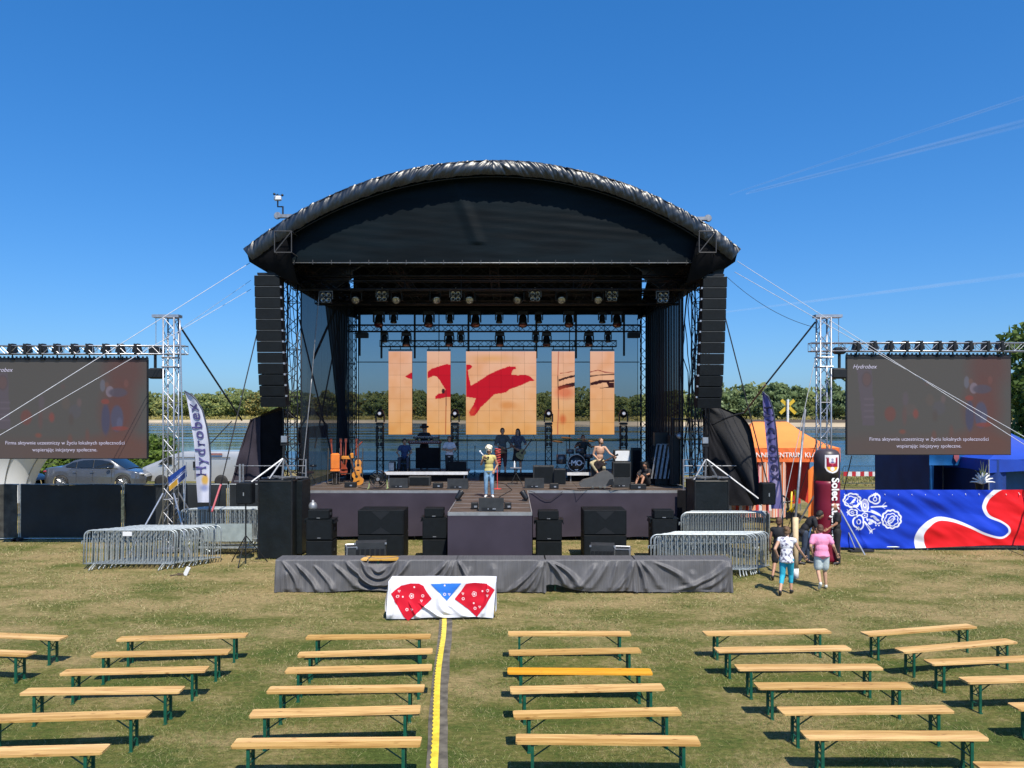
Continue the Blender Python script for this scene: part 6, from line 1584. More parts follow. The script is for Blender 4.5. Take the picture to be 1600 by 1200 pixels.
P_.line([q(610,860),q(660,920),q(690,960)],2.6,wh,4.5); P_.line([q(640,900),q(690,950)],1.5,srgb(60,90,200))
for a,b in ((675,985),(705,985),(730,935)): P_.line([q(690,950),q(a,b)],.9,wh)
for a,b in ((740,898),(772,898),(758,880)): P_.ell(*q(a,b),1.1,1.1,wh)
for a,b in ((640,835),(690,800),(700,850),(665,880),(735,870),(760,840),(780,870)): P_.ell(*q(a,b),2.4,1.3,wh,rot=a*.1)
ban_mat = AttrMat('banner print', .5, 0, 1, .25, 3)
t = thing('banner_fence', 'long blue and red fabric banner with white folk flowers on the right fence', 'banner', (gx((BX0+BX1)/2,D),D,0))
def bf(a,b):
    u = (a-BX0)/389.0; v = (b-765)/92.0
    z = gz(765+(92-3+3*math.sin(u*7))*v, D); y = D-.06
    y -= .07*v*math.sin(u*7+v*2.2+1) + .05*hnoise(u*9-v*2.5,v*2.2,1) + .035*hnoise(u*20-v*6,v*4,2)
    y -= .07*v*v*math.sin(14*v+u*5)*hnoise(u*4,1.3)*1.2 + .03*math.exp(-((u-.33-.35*v)*9)**2)*math.sin(v*12)
    y -= .06*max(0,math.sin((v*1.1-u*.9)*17))*max(0,.5-abs(v-.45))*1.0*hnoise(u*3,v*1.5,7)
    return Vector((gx(a,D), y, max(z,.03)))
P_.build('banner', bf, ban_mat, t)
m = MB()
for px in (1313,1450,1590,1700): m.tube((gx(px,D),D+.03,0),(gx(px,D),D+.03,1.95),.022,6)
m.tube((gx(BX0,D),D+.03,1.93),(gx(BX1,D),D+.03,1.93),.02,6).tube((gx(BX0,D),D+.03,.1),(gx(BX1,D),D+.03,.1),.02,6); m.build('fence_frame', galv, t)
for k in range(18):
    px = 1318+k*21; m = MB(); m.tube((gx(px,D),D-.09,1.80),(gx(px,D),D+.05,1.95),.010,4); m.build('cable_tie', white_plastic, t)
m = MB(); m.tube((gx(1313,25.2),25.3,1.25),(gx(1337,24.6),24.6,.08),.02,6); m.build('prop', alu, t)
m = MB(); m.box((gx(1345,24.6),24.6,.05),(.75,.25,.05)).box((gx(1338,24.6),24.6,.10),(.2,.2,.06)); m.build('prop_foot', rubber, t)

# ---------------------------------------------------------------- blue marquees
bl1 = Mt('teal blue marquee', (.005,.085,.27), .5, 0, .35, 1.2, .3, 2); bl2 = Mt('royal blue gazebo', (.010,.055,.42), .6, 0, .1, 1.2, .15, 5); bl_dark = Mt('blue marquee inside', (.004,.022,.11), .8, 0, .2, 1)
D = 30.0; t = thing('blue_marquee', 'large teal blue marquee with a dark doorway behind the right screen', 'marquee', (gx(1540,D),32,0))
zt = gz(708,D)
def wall(x0,x1,z0,z1,dy=0,nm='front_wall',mm=bl1): MB().grid(lambda u,v: Vector((gx(x0+(x1-x0)*u,D), D+dy+.04*math.sin(u*8+v*3), z0+(z1-z0)*v)),12,8).build(nm, mm, t, True)
wall(1452,1458,0,gz(727,D)); wall(1514,1640,0,gz(727,D)); wall(1452,1640,gz(727,D),gz(708,D),-.0,'valance')
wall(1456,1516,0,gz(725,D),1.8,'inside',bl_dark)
MB().grid(lambda u,v: Vector((gx(1452,D)+u*(gx(1640,D)-gx(1452,D)), D+4.5*v, zt+ (gz(650,33)-zt)*(v**.8)*(.25+.75*min(1,u*1.15)) - .25*math.sin(v*PI)*(.4+.6*math.sin(u*9)**2))), 40, 16).build('roof', bl1, t, True)
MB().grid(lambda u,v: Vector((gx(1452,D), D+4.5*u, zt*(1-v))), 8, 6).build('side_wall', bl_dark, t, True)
lettering('Gmina Solec Kujawski', .30, lambda a,b: Vector((gx(1500,D)+a, D-.06, gz(717,D)+b)), Mt('pale blue print',(.30,.52,.75),.6), t, 'lettering', align='LEFT', spacing=.95)
m = MB(); m.poly([(-.10,.16),(.10,.16),(.10,-.02),(0,-.18),(-.10,-.02)], lambda a,b,d: Vector((gx(1493,D)+a, D-.07+d, gz(715,D)+b)), .01); m.build('crest', Mt('faded red crest',(.30,.08,.10),.6), t)
D = 28.2; t = thing('blue_gazebo', 'royal blue gazebo with peaked roof at the right edge', 'gazebo', (gx(1600,D),D+1.5,0))
a0,a1 = gx(1545,D),gx(1690,D); ze = gz(718,D); zp = gz(690,D+1.5); cc = [Vector((a0,D,ze)),Vector((a1,D,ze)),Vector((a1,D+3,ze)),Vector((a0,D+3,ze))]; ap = Vector(((a0+a1)/2,D+1.5,zp+.35))
for i in range(4): MB().grid(lambda u,v: cc[i].lerp(cc[(i+1)%4],u).lerp(ap,v)-Vector((0,0,.12*math.sin(v*PI))), 16, 10).build('roof_panel', bl2, t, True)
for i in range(4): MB().grid(lambda u,v: cc[i].lerp(cc[(i+1)%4],u)-Vector((0,-.02*math.sin(u*20),(.50-.08*math.sin(u*PI))*v)), 20, 3).build('valance', bl2, t, True)
for p in cc: m = MB(); m.tube((p.x,p.y,0),(p.x,p.y,ze),.025,6); m.build('leg', alu, t)
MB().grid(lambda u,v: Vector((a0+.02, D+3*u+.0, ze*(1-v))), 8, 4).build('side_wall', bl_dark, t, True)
MB().grid(lambda u,v: Vector((a0+(a1-a0)*.20*u, D+.05+.05*math.sin(u*9), ze*(1-v))), 8, 4).build('front_wall', Mt('blue curtain',(.006,.04,.22),.7), t, True)

# red and white road boards with thin barriers by the river
D = 46.0
rb_mats = (Mt('road board red',(.42,.02,.03),.5), Mt('road board white',(.62,.64,.68),.5)); thinb = Mt('dark thin railing',(.06,.10,.12),.5,.3)
for k,(xa,xb) in enumerate(((1316,1372),(1378,1449))):
    t = thing('river_railing', ('left' if k==0 else 'right')+' arched thin railing on the river bank under the right screen', 'railing', (gx((xa+xb)/2,D),D,0), 0, 'railings on the river bank')
    X0,X1 = gx(xa,D),gx(xb,D); zt = gz(728,D); zb = gz(755,D); m = MB(); m.path([(X0,D,zb),(X0,D,zt-.15),(X0+.15,D,zt),(X1-.15,D,zt),(X1,D,zt-.15),(X1,D,zb),(X0,D,zb)],.022,5); m.build('frame', thinb, t)
    n = int((X1-X0)/.13)
    for i in range(n): m = MB(); m.tube((X0+.07+i*.13,D,zb),(X0+.07+i*.13,D,zt),.008,4); m.build('bar', thinb, t)
t = thing('road_board', 'long red and white striped board fixed along the river railings', 'barrier board', (gx(1380,D),D-.1,gz(745,D)))
x = 1318
while x < 1449:
    for c in (0,1):
        wd = 6.2 if c==0 else 6.8
        m = MB(); m.box(W(x+wd/2,740.5,D-.08),(wd*D/1200,.03,.27)); m.build('stripe', rb_mats[c], t); x += wd
m = MB(); m.tube(W(1375,712,D-2),(gx(1375,D-2),D-2,0),.06,6); single(m,'lamp_post',alu_dull,'slim grey post behind the river railing below the right screen','post')
# tall weeds along the bank edge
n = 9000; rw = np.random.default_rng(9); P = np.stack([rw.uniform(15,45,n), 47+6*rw.random(n), .55*rw.random(n)**1.2],1)
tag(link('tall_grass', np_mesh('tall_grass', leaf_quads(P, np.tile([[0,-1,.3]],(n,1)), .14, rw, .6)), Leaf('dry weeds',(.11,.13,.03),(.30,.27,.09),.6,trans=.3)), 'tall dry weeds along the river bank', 'grass', kind='stuff')

# yellow cross sign by the river
D = 54; t = thing('river_sign', 'yellow diagonal cross sign on a white post by the river', 'navigation sign', (gx(1230,D),D,0))
m = MB(); m.tube((gx(1230,D),D,0),W(1231,624,D),.085,8); m.build('post', white_plastic, t)
for (a,b) in (((1221,625),(1243,646)),((1241,625),(1219,646))):
    pa,pb = W(*a,D+.15),W(*b,D+.15); d = (pb-pa); m = MB(); m.box((pa+pb)/2,(d.length,.05,.22),ry=math.atan2(-d.z,d.x)); m.build('cross_board', Mt('yellow board',(.62,.42,.03),.5), t)

# white pole leaning at the strap, by the walkers
t = thing('padded_pole', 'cream padded pole with white foot beside the woman in floral top', 'pole', (gx(1243,20.6),20.6,0))
m = MB(); m.tube((gx(1243,20.6),20.6,.28),(gx(1243,20.8),20.8,1.62),.075,12); m.build('padding', Mt('cream foam',(.62,.47,.28),.7), t, True)
m = MB(); m.tube((gx(1243,20.6),20.6,0),(gx(1243,20.6),20.6,.28),.082,12); m.build('foot', white_plastic, t, True)
m = MB(); m.tube((gx(1243,20.8),20.8,1.6),W(1258,640,22.5),.035,8); m.build('tube', alu_dull, t, True)

# little thing lying on the grass
t = thing('fallen_sign', 'small white and brown wooden sign lying on the left grass', 'sign', (gx(291,21),21,0))
m = MB(); m.box((gx(292,21),21,.12),(.11,.05,.24),ry=.45); m.build('board', white_plastic, t)
m = MB(); m.tube((gx(268,21),20.9,.02),(gx(290,21),21,.05),.02,5).tube((gx(277,21),21,.06),(gx(292,21),21,.04),.015,5); m.build('stick', bark, t)

# paper flower decoration behind the banner
D = 27.2; t = thing('paper_flower', 'big white paper flower decoration behind the blue banner', 'decoration', W(1530,752,D)); c = W(1534,755,D)
for k in range(9):
    a = PI*.05+k*PI*.9/8; m = MB(); d = Vector((math.cos(a),-.2+.1*(k%3),math.sin(a))); sx = d.cross(Vector((0,1,0))).normalized()
    m.path([c, c+d*.18+Vector((0,0,.02)), c+d*.34, c+d*.42-Vector((0,0,.03))], .045, 6, .018); m.build('petal', white_plastic, t, True)
m = MB()
for k in range(22):
    a = rng.uniform(.3,2.6); d = Vector((math.cos(a)*.5,.1,math.sin(a))); b0 = W(1536,748,D+.2); m.tube(b0, b0+d*rng.uniform(.3,.65), .014, 4, .003)
m.build('spiky_leaves', Mt('green grey leaf',(.12,.16,.07),.7), t)
m = MB(); cz = W(1536,755,D); m.tube((cz.x,D+.2,0),(cz.x,D+.2,cz.z-.1),.03,6).lathe([(.10,cz.z-.30),(.15,cz.z+.0)],(cz.x,D+.2,0),12); m.build('pot_stand', black_metal, t)
# ================================================================ things on the stage
def dk(px, py): """deck point seen at a pixel"""; D = (EYE-DZ)*1200/(py-648); return Vector((gx(px,D), D, DZ))
def wedge(px0, px1, py, label, depth=.45, h=.36, D=None, nm='stage_monitor'):
    p = dk((px0+px1)/2, py); wd = (px1-px0)*p.y/1200; t = thing(nm, label, 'stage monitor', p, 0, 'wedge monitors')
    m = MB(); pr = [(0,0),(depth,0),(depth,h*.55),(depth*.42,h),(0,h*.42)]
    vs = [Vector((p.x+s*wd/2, p.y+a, DZ+b)) for s in (-1,1) for a,b in pr]; n = 5
    # the sloping grille faces upstage; the back with handles faces the audience
    pr = [(0,0),(0,h),(.10,h),(depth,h*.35),(depth,0)]
    vs = [Vector((p.x+s*wd/2, p.y+a, DZ+.004+b)) for s in (-1,1) for a,b in pr]
    m.add(vs, [(0,1,2,3,4),(9,8,7,6,5)]+[(i,(i+1)%5,5+(i+1)%5,5+i) for i in range(5)]); m.build('cabinet', case_mat, t)
    m = MB(); m.box((p.x-.08,p.y-.004,DZ+.07),(wd*.5,.012,.07)); m.build('connector_plate', black_plastic, t)
    m = MB(); m.box((p.x+wd*.12,p.y-.014,DZ+.07),(.09,.02,.03)).box((p.x-wd*.12,p.y-.014,DZ+.07),(.03,.02,.03)); m.build('plug', alu, t)
    return t
wedge(608,637,763,'grey stage monitor at the left front edge of the stage, beside the fan')
wedge(699,731,764,'grey stage monitor just left of the runway mouth')
wedge(820,850,763,'grey stage monitor just right of the runway mouth')
wedge(957,985,762,'grey stage monitor right of the guitar case')
wedge(748,787,799,'stage monitor at the front of the runway before the singer', .5,.36)
for (a,b,y,lb) in ((676,692,763,'small black box beside the left runway monitor'),(859,873,764,'small black box right of the right runway monitor'),(736,747,796,'small black box left of the runway monitor'),(788,799,796,'small black box right of the runway monitor'),(538,556,762,'low black box at the foot of the accordion stand'),(985,1010,765,'low black box beside the sitting person on the right')):
    p = dk((a+b)/2,y); wd = (b-a)*p.y/1200; t = thing('floor_box', lb, 'stage box', p, 0, 'small boxes on the stage floor')
    m = MB(); m.box(p+Vector((0,.12,.10)),(wd,.24,.19),bev=.02); m.build('case', black_plastic, t); m = MB(); m.box(p+Vector((.03,-.005,.08)),(.08,.02,.05)); m.build('plug', alu, t)
for (x,y,lb) in ((717,783,'left'),(820,783,'right')):
    p = dk(x,y); t = thing('floor_spot', 'small black floor spot clipped to the %s runway edge'%lb, 'spotlight', p, 0, 'runway edge spots')
    m = MB(); m.lathe([(.05,-.14),(.08,-.1),(.09,.12),(.10,.16)], p+Vector((0,0,.16)), 12, (.5 if lb=='left' else -.5,.4,.8)); m.build('head', black_plastic, t, True); m = MB(); m.box(p+Vector((0,0,.03)),(.16,.12,.06)); m.build('foot', black_metal, t)
# risers
def riser(px0,px1,D,h,dp,label):
    x0,x1 = gx(px0,D),gx(px1,D); t = thing('stage_riser', label, 'riser', ((x0+x1)/2,D+dp/2,DZ), 0, 'risers with pale edges')
    m = MB(); m.box(((x0+x1)/2,D+dp/2,DZ+h-.04),(x1-x0-.02,dp-.02,.07)); m.build('platform', deck, t)
    m = MB(); m.box(((x0+x1)/2,D,DZ+h-.05),(x1-x0,.04,.12)); m.build('edge', Mt('pale aluminium edge',(.66,.66,.68),.5,.1), t)
    m = MB()
    for x in (x0+.15,(x0+x1)/2,x1-.15):
        for y in (D+.1,D+dp-.1): m.tube((x,y,DZ),(x,y,DZ+h-.08),.028,6)
    m.build('legs', alu_dull, t); m = MB(); m.box(((x0+x1)/2,D+.15,DZ+(h-.1)/2),(x1-x0-.1,.02,h-.12)); m.build('dark_front', cloth_black, t)
riser(601,731,30.2,.40,2.0,'low riser with a long white edge on the left of the stage')
riser(886,986,30.4,.36,2.2,'drum riser with a pale edge on the right of the stage')
RZ = DZ+.40; RZ2 = DZ+.36
# totems
for i,px in enumerate((594,711,857,974)):
    D = 32.0; x = gx(px,D); t = thing('light_totem', 'black truss totem with bright headed light, %s from the left' % ORD[i], 'light totem', (x,D,DZ), 0, 'totems along the back of the stage')
    truss(t, (x,D,DZ+.05), (x,D,gz(665,D)), .26, black_truss, .3, .02, .010, up=(0,1,0))
    m = MB(); m.box((x,D,DZ+.03),(.6,.6,.05)); m.build('base_plate', black_metal, t)
    m = MB(); m.box((x,D,gz(662,D)),(.32,.3,.10),bev=.02).box((x-.17,D,gz(653,D)),(.05,.12,.34)).box((x+.17,D,gz(653,D)),(.05,.12,.34)); m.build('yoke', black_plastic, t)
    m = MB(); m.ell((x,D,gz(646,D)),(.165,.17,.19),16,12); m.build('head', black_plastic, t, True)
    m = MB(); m.lathe([(.07,0),(.05,.02),(0,.03)],(x,D-.165,gz(646,D)),12,(0,-1,.1)); m.build('lens', Mt('bright lens',(.7,.7,.72),.1,.6,emit=(.9,.9,1),estr=.35), t, True)
    for k in range(6):
        m = MB(); z = gz(672+ (k//2)*11,D); m.box((x+(-.09 if k%2 else .09),D-.17,z),(.13,.10,.16),bev=.02); m.build('lamp_box', black_plastic, t)
# speakers and cabinets on the deck
def amp(px0,px1,py0,py1,D,label,mm=case_mat,front=None,dep=.45,z=None,cat='amplifier'):
    x0,x1 = gx(px0,D),gx(px1,D); z0 = gz(py1,D) if z is None else z; z1 = gz(py0,D); c = Vector(((x0+x1)/2,D+dep/2,(z0+z1)/2)); t = thing('amplifier', label, cat, (c.x,c.y,z0))
    m = MB(); m.box(c,(x1-x0,dep,z1-z0),bev=.015); m.build('cabinet', mm, t)
    m = MB(); m.box(c-Vector((0,dep/2+.005,0)),((x1-x0)*.88,.012,(z1-z0)*.86)); m.build('grille', front or grille_mat, t); return t
amp(958,986,722,752,29.3,'grey amplifier cabinet behind the microphone stand on the right',case_mat,z=DZ)
amp(960,985,703,721,29.6,'white fronted amplifier on top of the grey cabinet', case_mat, white_plastic, .3, gz(722,29.3))
amp(1003,1030,722,757,29.0,'large black speaker cabinet at the right side of the stage', speaker_mat,z=DZ)
amp(988,1002,700,752,31.2,'dark rack case between the amplifier and the right curtain', black_plastic,z=DZ)
amp(833,866,728,749,29.4,'long grey case lying behind the bottle table', case_mat,z=DZ)
amp(866,884,733,749,29.2,'dark sloping case beside the drum riser', black_plastic,z=DZ)
amp(700,728,722,740,30.6,'black amplifier standing on the left riser', speaker_mat,z=RZ)
amp(607,616,722,738,30.6,'small steel barrel drum on the left riser', case_mat, alu,z=RZ)
for i in range(3): amp(620+i*5.3,624.6+i*5.3,724,737,30.7,'small blue effects box on the left riser, %s of three'%ORD[i], Mt('blue box',(.03,.07,.14),.5), None,.2,RZ)
amp(638,672,745,762,28.6,'low grey case beneath the left riser', case_mat,z=DZ)
amp(540,590,742,754,31.5,'dark equipment trunk behind the guitars', black_plastic,z=DZ)
# dark bench of gear at the right wing
t = thing('side_rack', 'black equipment racks and folded stands at the right wing of the stage', 'equipment rack', (gx(1035,28.5),28.5,DZ))
for k in range(4): m = MB(); a,b = W(1018+k*7,748,28.5),W(1027+k*7,694,28.7); m.tube(a,b,.03,5).tube(a+Vector((.12,0,0)),b+Vector((.12,0,0)),.02,5).tube(b,b+Vector((.12,0,0)),.02,5); m.build('folded_stand', alu_dull, t)
m = MB(); m.box(W(1040,735,29.2),(.9,.6,1.0)).box(W(1032,686,29.4),(.5,.4,.5)).box(W(1052,718,28.7),(.35,.5,1.8)); m.build('rack_case', black_plastic, t)
m = MB(); m.lathe([(.12,-.04),(.13,.05),(.05,.09)],W(1062,681,28.4),12,(0,-1,.4)); m.build('lamp', alu, t, True)
m = MB(); m.tube(W(1051,652,28),W(1051,757,28),.035,6).tube(W(1078,652,28),W(1078,757,28),.035,6).tube(W(1051,655,28),W(1078,655,28),.035,6); m.build('frame', black_metal, t)
# fan
p = dk(590,764); t = thing('stage_fan','black round floor fan with greenish feet at the left front of the stage','fan',p); c = p+Vector((0,.15,.34))
m = MB()
for rr in (.30,.24,.17,.10): m.path([c+Vector((rr*math.cos(a),-.05,rr*math.sin(a))) for a in np.linspace(0,2*PI,25)], .010, 4)
for k in range(14): a = k*PI/7; m.tube(c+Vector((0,-.08,0)),c+Vector((.30*math.cos(a),-.05,.30*math.sin(a))),.006,4)
m.build('guard', black_metal, t); m = MB(); m.lathe([(.31,-.08),(.32,.08)],c,28,(0,1,0),False); m.build('drum', black_plastic, t, True)
for k in range(4): m = MB(); a = k*PI/2+.3; m.add([c+Vector((.04*math.cos(a+1),.0,.04*math.sin(a+1))),c+Vector((.26*math.cos(a),.03,.26*math.sin(a))),c+Vector((.26*math.cos(a+.6),-.02,.26*math.sin(a+.6))),c+Vector((.05*math.cos(a-1),.0,.05*math.sin(a-1)))],[(0,1,2,3)]); m.build('blade', case_mat, t)
m = MB(); m.tube(c,c+Vector((0,-.1,0)),.06,10); m.build('hub', alu_dull, t)
for q in (-1,1): m = MB(); m.tube(p+Vector((q*.3,.15,.32)),p+Vector((q*.34,.1,.0)),.02,6).tube(p+Vector((q*.34,-.1,.015)),p+Vector((q*.34,.35,.015)),.02,6); m.build('foot', Mt('pale green foot',(.30,.36,.16),.5), t)
# microphone stands
def micstand(base, top, label, m_=black_metal, boom=None, r=.012, disc=False):
    t = thing('microphone_stand', label, 'microphone stand', base, 0, None)
    m = MB(); m.tube(base+Vector((0,0,.02)), top, r, 6)
    if boom is not None: m.tube(top, boom, r*.8, 6)
    m.build('pole', m_, t); e = boom if boom is not None else top
    m = MB()
    if disc: m.lathe([(.15,0),(.15,.015),(.03,.03)],base,16)
    else:
        for k in range(3): a = k*2.1+.4; m.tube(base+Vector((0,0,.22)), base+Vector((.30*math.cos(a),.30*math.sin(a),.01)), .010, 5)
    m.build('foot', m_, t); m = MB(); m.tube(e, e+Vector((.0,.10,.05)), .016, 6); m.ell(e+Vector((0,.13,.065)),(.028,.028,.032),8,6); m.build('microphone', black_plastic, t)
redm = Mt('red stand paint',(.60,.07,.06),.4)
b_ = dk(777,764); micstand(b_, Vector((b_.x,b_.y,gz(718,b_.y))),'red microphone stand behind the singer',redm,None,.016,True)
t = thing('red_cable','coiled red cable wound on the red microphone stand','cable',b_+Vector((0,0,1.0)))
m = MB(); m.path([Vector((b_.x+.02+.10*math.cos(k*.9),b_.y+.05*math.sin(k*.9),gz(726-.62*k*.9,b_.y))) for k in range(46)], .014, 5); m.build('coil', redm, t, True)
for (x,yb,yt,bm_,lb) in ((958,757,706,(968,702),'black microphone stand in front of the bare-chested guitarist'),(838,745,690,(832,676),'boom microphone stand beside the long haired guitarist'),(742,745,700,None,'black stand with desk between keyboards and guitarists'),(730,745,678,None,'thin stand by the white shirted man')):
    b_ = dk(x,yb); micstand(b_, Vector((b_.x,b_.y,gz(yt,b_.y))), lb, black_metal, W(bm_[0],bm_[1],b_.y-.1) if bm_ else None)
# table with bottle
p = dk(806,757); t = thing('stand_table','small folding black table with a pale top beside the singer','table',p); zt = gz(731,p.y)
m = MB(); m.box((p.x-.0,p.y,zt),(.42,.30,.02)); m.build('top', alu, t)
m = MB(); m.tube((p.x-.2,p.y-.1,DZ),(p.x+.1,p.y,zt),.014,6).tube((p.x+.25,p.y-.1,DZ),(p.x-.1,p.y,zt),.014,6).tube((p.x-.3,p.y-.1,DZ+.02),(p.x-.08,p.y-.1,DZ+.02),.014,6).tube((p.x+.05,p.y+.1,DZ),(p.x+.02,p.y+.02,zt),.014,6); m.build('legs', black_metal, t)
m = MB(); m.lathe([(.034,0),(.036,.02),(.033,.12),(.036,.17),(.015,.22),(.014,.25),(0,.252)],(p.x-.05,p.y,zt+.011),14); single(m,'water_bottle',Mt('clear bottle',(.75,.78,.8),.1,0,.05,coat=1),'clear water bottle standing on the small stage table','bottle',smooth=True)
# guitars
def guitar(p, top, wd, col, label, acoustic=True, tilt=0, face=(0,-1,0), z_off=0):
    """p: bottom of the body, top: end of the head"""
    p, top = Vector(p), Vector(top); ax = (top-p); Ln = ax.length; ax.normalize(); f_ = Vector(face); s = ax.cross(f_).normalized(); f_ = s.cross(ax).normalized()
    t = thing('guitar', label, 'guitar', p, 0, None); th = .10 if acoustic else .045
    if acoustic: out = [(0,0),(.5,.02),(.8,.09),(.98,.22),(.95,.34),(.72,.45),(.60,.52),(.66,.62),(.74,.72),(.66,.84),(.40,.93),(0,.95)]
    else: out = [(0,.02),(.5,.0),(.85,.08),(.98,.24),(.85,.40),(.62,.52),(.66,.68),(.85,.86),(.80,1.0),(.55,.96),(.28,.80),(0,.78)]
    bl = Ln*.47; pts = [(a*wd/2,b*bl) for a,b in out]+[(-a*wd/2*(1 if acoustic else .9),b*bl*(1 if acoustic else .92)) for a,b in reversed(out[1:-1])]
    mp = lambda a,b,d: p+s*a+ax*b-f_*d+f_*th*.5
    m = MB(); m.poly(pts, mp, th); m.build('body', col, t)
    m = MB(); m.box((0,0,0),(.001,.001,.001)); m.v = []; m.f = []
    nk = lambda a,b,d: p+s*a+ax*b+f_*(th*.5+.012-d)
    m.poly([(-.026,bl*.72),(.026,bl*.72),(.022,Ln*.88),(-.022,Ln*.88)], nk, .035); m.build('neck', Mt('dark neck wood',(.10,.045,.025),.4), t)
    m = MB(); m.poly([(-.024,Ln*.88),(.024,Ln*.88),(.04,Ln*.97),(.03,Ln),(-.03,Ln),(-.04,Ln*.97)], nk, .02); m.build('headstock', black_plastic, t)
    if acoustic: m = MB(); m.poly([(.055*math.cos(a),bl*.60+.055*math.sin(a)) for a in np.linspace(0,2*PI,16)[:-1]], lambda a,b,d: mp(a,b,-.003), None); m.build('sound_hole', black_plastic, t)
    m = MB(); m.poly([(-.06,bl*.26),(.06,bl*.26),(.06,bl*.31),(-.06,bl*.31)], lambda a,b,d: mp(a,b,-.012), .012); m.build('bridge', black_plastic, t)
    return t
amber = Mt('amber varnish',(.62,.25,.04),.25,0,.15,4,coat=.7); orng = Mt('orange lacquer',(.80,.22,.04),.3,0,.1,4,coat=.6); redwood = Mt('red brown varnish',(.30,.06,.03),.3,0,.2,4,coat=.6)
guitar(dk(562,758),W(546,710,28.9),.42,amber,'amber acoustic guitar leaning at the front left of the stage')
guitar(W(560,742,29.6),W(560,688,29.7),.34,amber,'honey coloured guitar standing upright in the instrument rack')
guitar(W(537,742,29.9),W(537,690,30),.32,redwood,'dark red guitar standing in the instrument rack',False)
t = thing('instrument_rack','black rack holding the guitars and orange cases on the left of the stage','instrument rack',dk(540,752))
m = MB()
for px in (512,530,548,566): m.tube(W(px,752,29.3),W(px+1,700,29.7),.022,6).tube(W(px,752,29.0),W(px+6,752,29.9),.018,5)
m.tube(W(512,716,29.6),W(568,716,29.6),.02,6).tube(W(512,740,29.5),W(568,740,29.5),.02,6); m.build('frame', black_metal, t)
for k,px in enumerate((519,533,540,556)): m = MB(); m.tube(W(px,712,29.7),W(px+(k-1.5),689,29.75),.028,6); m.box(W(px+(k-1.5),688,29.75),(.09,.03,.16)); m.build('guitar_neck', redwood, t)
m = MB(); m.tube(W(556,700,29.7),W(566,690,29.7),.03,5); m.build('strap', redwood, t)
m = MB(); m.box(W(524,721,29.0),(.33,.18,.62),bev=.05).box(W(524,735,28.98),(.36,.16,.08),bev=.02); o = single(m,'orange_case',orng,'bright orange instrument case hanging in the left instrument rack','case')
m = MB(); m.box(W(541,715,29.2),(.34,.15,.13),bev=.02).box(W(550,712,29.2),(.12,.12,.2),bev=.02); single(m,'yellow_case',amber,'yellow brown box resting on top of the instrument rack','case')
p = dk(524,757); t = thing('djembe','dark drum on a metal stand under the orange case','drum',p); m = MB(); m.lathe([(.10,0),(.13,.03),(.10,.20),(.15,.42),(.17,.46),(0,.47)],p,16); m.build('shell', Mt('dark drum',(.05,.045,.04),.3,.3), t, True)
for k in range(6): a = k*PI/3; m = MB(); m.tube(p+Vector((.14*math.cos(a),.14*math.sin(a),.04)),p+Vector((.17*math.cos(a),.17*math.sin(a),.44)),.010,5); m.build('rod', chrome, t)
p = dk(484,757); t = thing('percussion_stand','red topped percussion stand behind the left handrail','percussion',p); m = MB(); m.lathe([(.16,.0),(.17,.05),(.15,.08)],p+Vector((0,0,.42)),14); m.build('red_drum', orng, t, True); m = MB(); m.lathe([(.13,.0),(.13,.09)],p+Vector((.10,.1,.66)),14); m.build('small_drum', chrome, t, True)
m = MB()
for k in range(3): a = 2.1*k; m.tube(p+Vector((0,0,.45)),p+Vector((.25*math.cos(a),.25*math.sin(a),.0)),.015,5)
m.tube(p+Vector((0,0,.2)),p+Vector((.1,.1,.7)),.014,5); m.build('tripod', chrome, t)
# guitar case at the right front
p = dk(931,765); t = thing('guitar_case','grey guitar case propped open at the right front of the stage','guitar case',p)
zc = lambda x,y: (900+x/5.0, 540+y/5.0)
out = [zc(*q_) for q_ in ((25,1080),(60,1050),(100,1040),(140,1030),(175,1000),(215,982),(255,982),(290,1010),(300,1050),(285,1085),(230,1105),(120,1104),(40,1104))]
m = MB(); m.poly(out, lambda a,b,d: W(a,b,p.y)+Vector((0,d,0)), .36); o = m.build('shell', Mt('grey case',(.085,.085,.085),.6,0,.1,5), t)
m = MB(); m.poly([zc(*q_) for q_ in ((235,1090),(262,1045),(290,1040),(295,1090))], lambda a,b,d: W(a,b,p.y)+Vector((0,-.015,0)), None); m.build('dark_side', black_plastic, t)
m = MB(); 
for xx in (130,190,225): m.box(W(*zc(xx,1108),p.y-.02),(.08,.03,.04))
m.build('latch', chrome, t)
# keyboards
p = Vector((gx(664,31.2),31.2,RZ)); t = thing('keyboard_stand','black keyboard stand draped in dark cloth on the left riser','keyboard stand',p); zk = gz(693,31.2)
m = MB(); m.box((p.x+.1,p.y+.1,(RZ+zk)/2-.05),(.95,.3,zk-RZ-.25)); m.build('dark_cloth', cloth_black, t)
m = MB()
for q_ in (-.62,.62): m.tube((p.x+q_,p.y,RZ),(p.x+q_,p.y,zk),.022,6).tube((p.x+q_,p.y-.2,RZ+.02),(p.x+q_,p.y+.3,RZ+.02),.02,6)
m.tube((p.x-.62,p.y,zk),(p.x+.62,p.y,zk),.02,6); m.build('frame', black_metal, t)
def keyboard(c, wd, mm, label):
    t = thing('keyboard', label, 'keyboard', c, 0, 'keyboards on the left riser'); m = MB(); m.box(c+Vector((0,0,.05)),(wd,.30,.09),bev=.015); m.build('case', mm, t)
    m = MB(); m.box(c+Vector((0,-.05,.098)),(wd*.88,.14,.012)); m.build('keys', white_plastic, t); m = MB()
    for i in range(14): m.box(c+Vector((-wd*.42+wd*.84*i/13,-.154,.05)),(.02,.012,.02))
    m.build('knobs', alu, t)
keyboard(Vector((p.x,p.y-.02,zk+.0)),1.35,Mt('dark red keyboard',(.10,.015,.02),.35),'dark red fronted keyboard before the man with the hat')
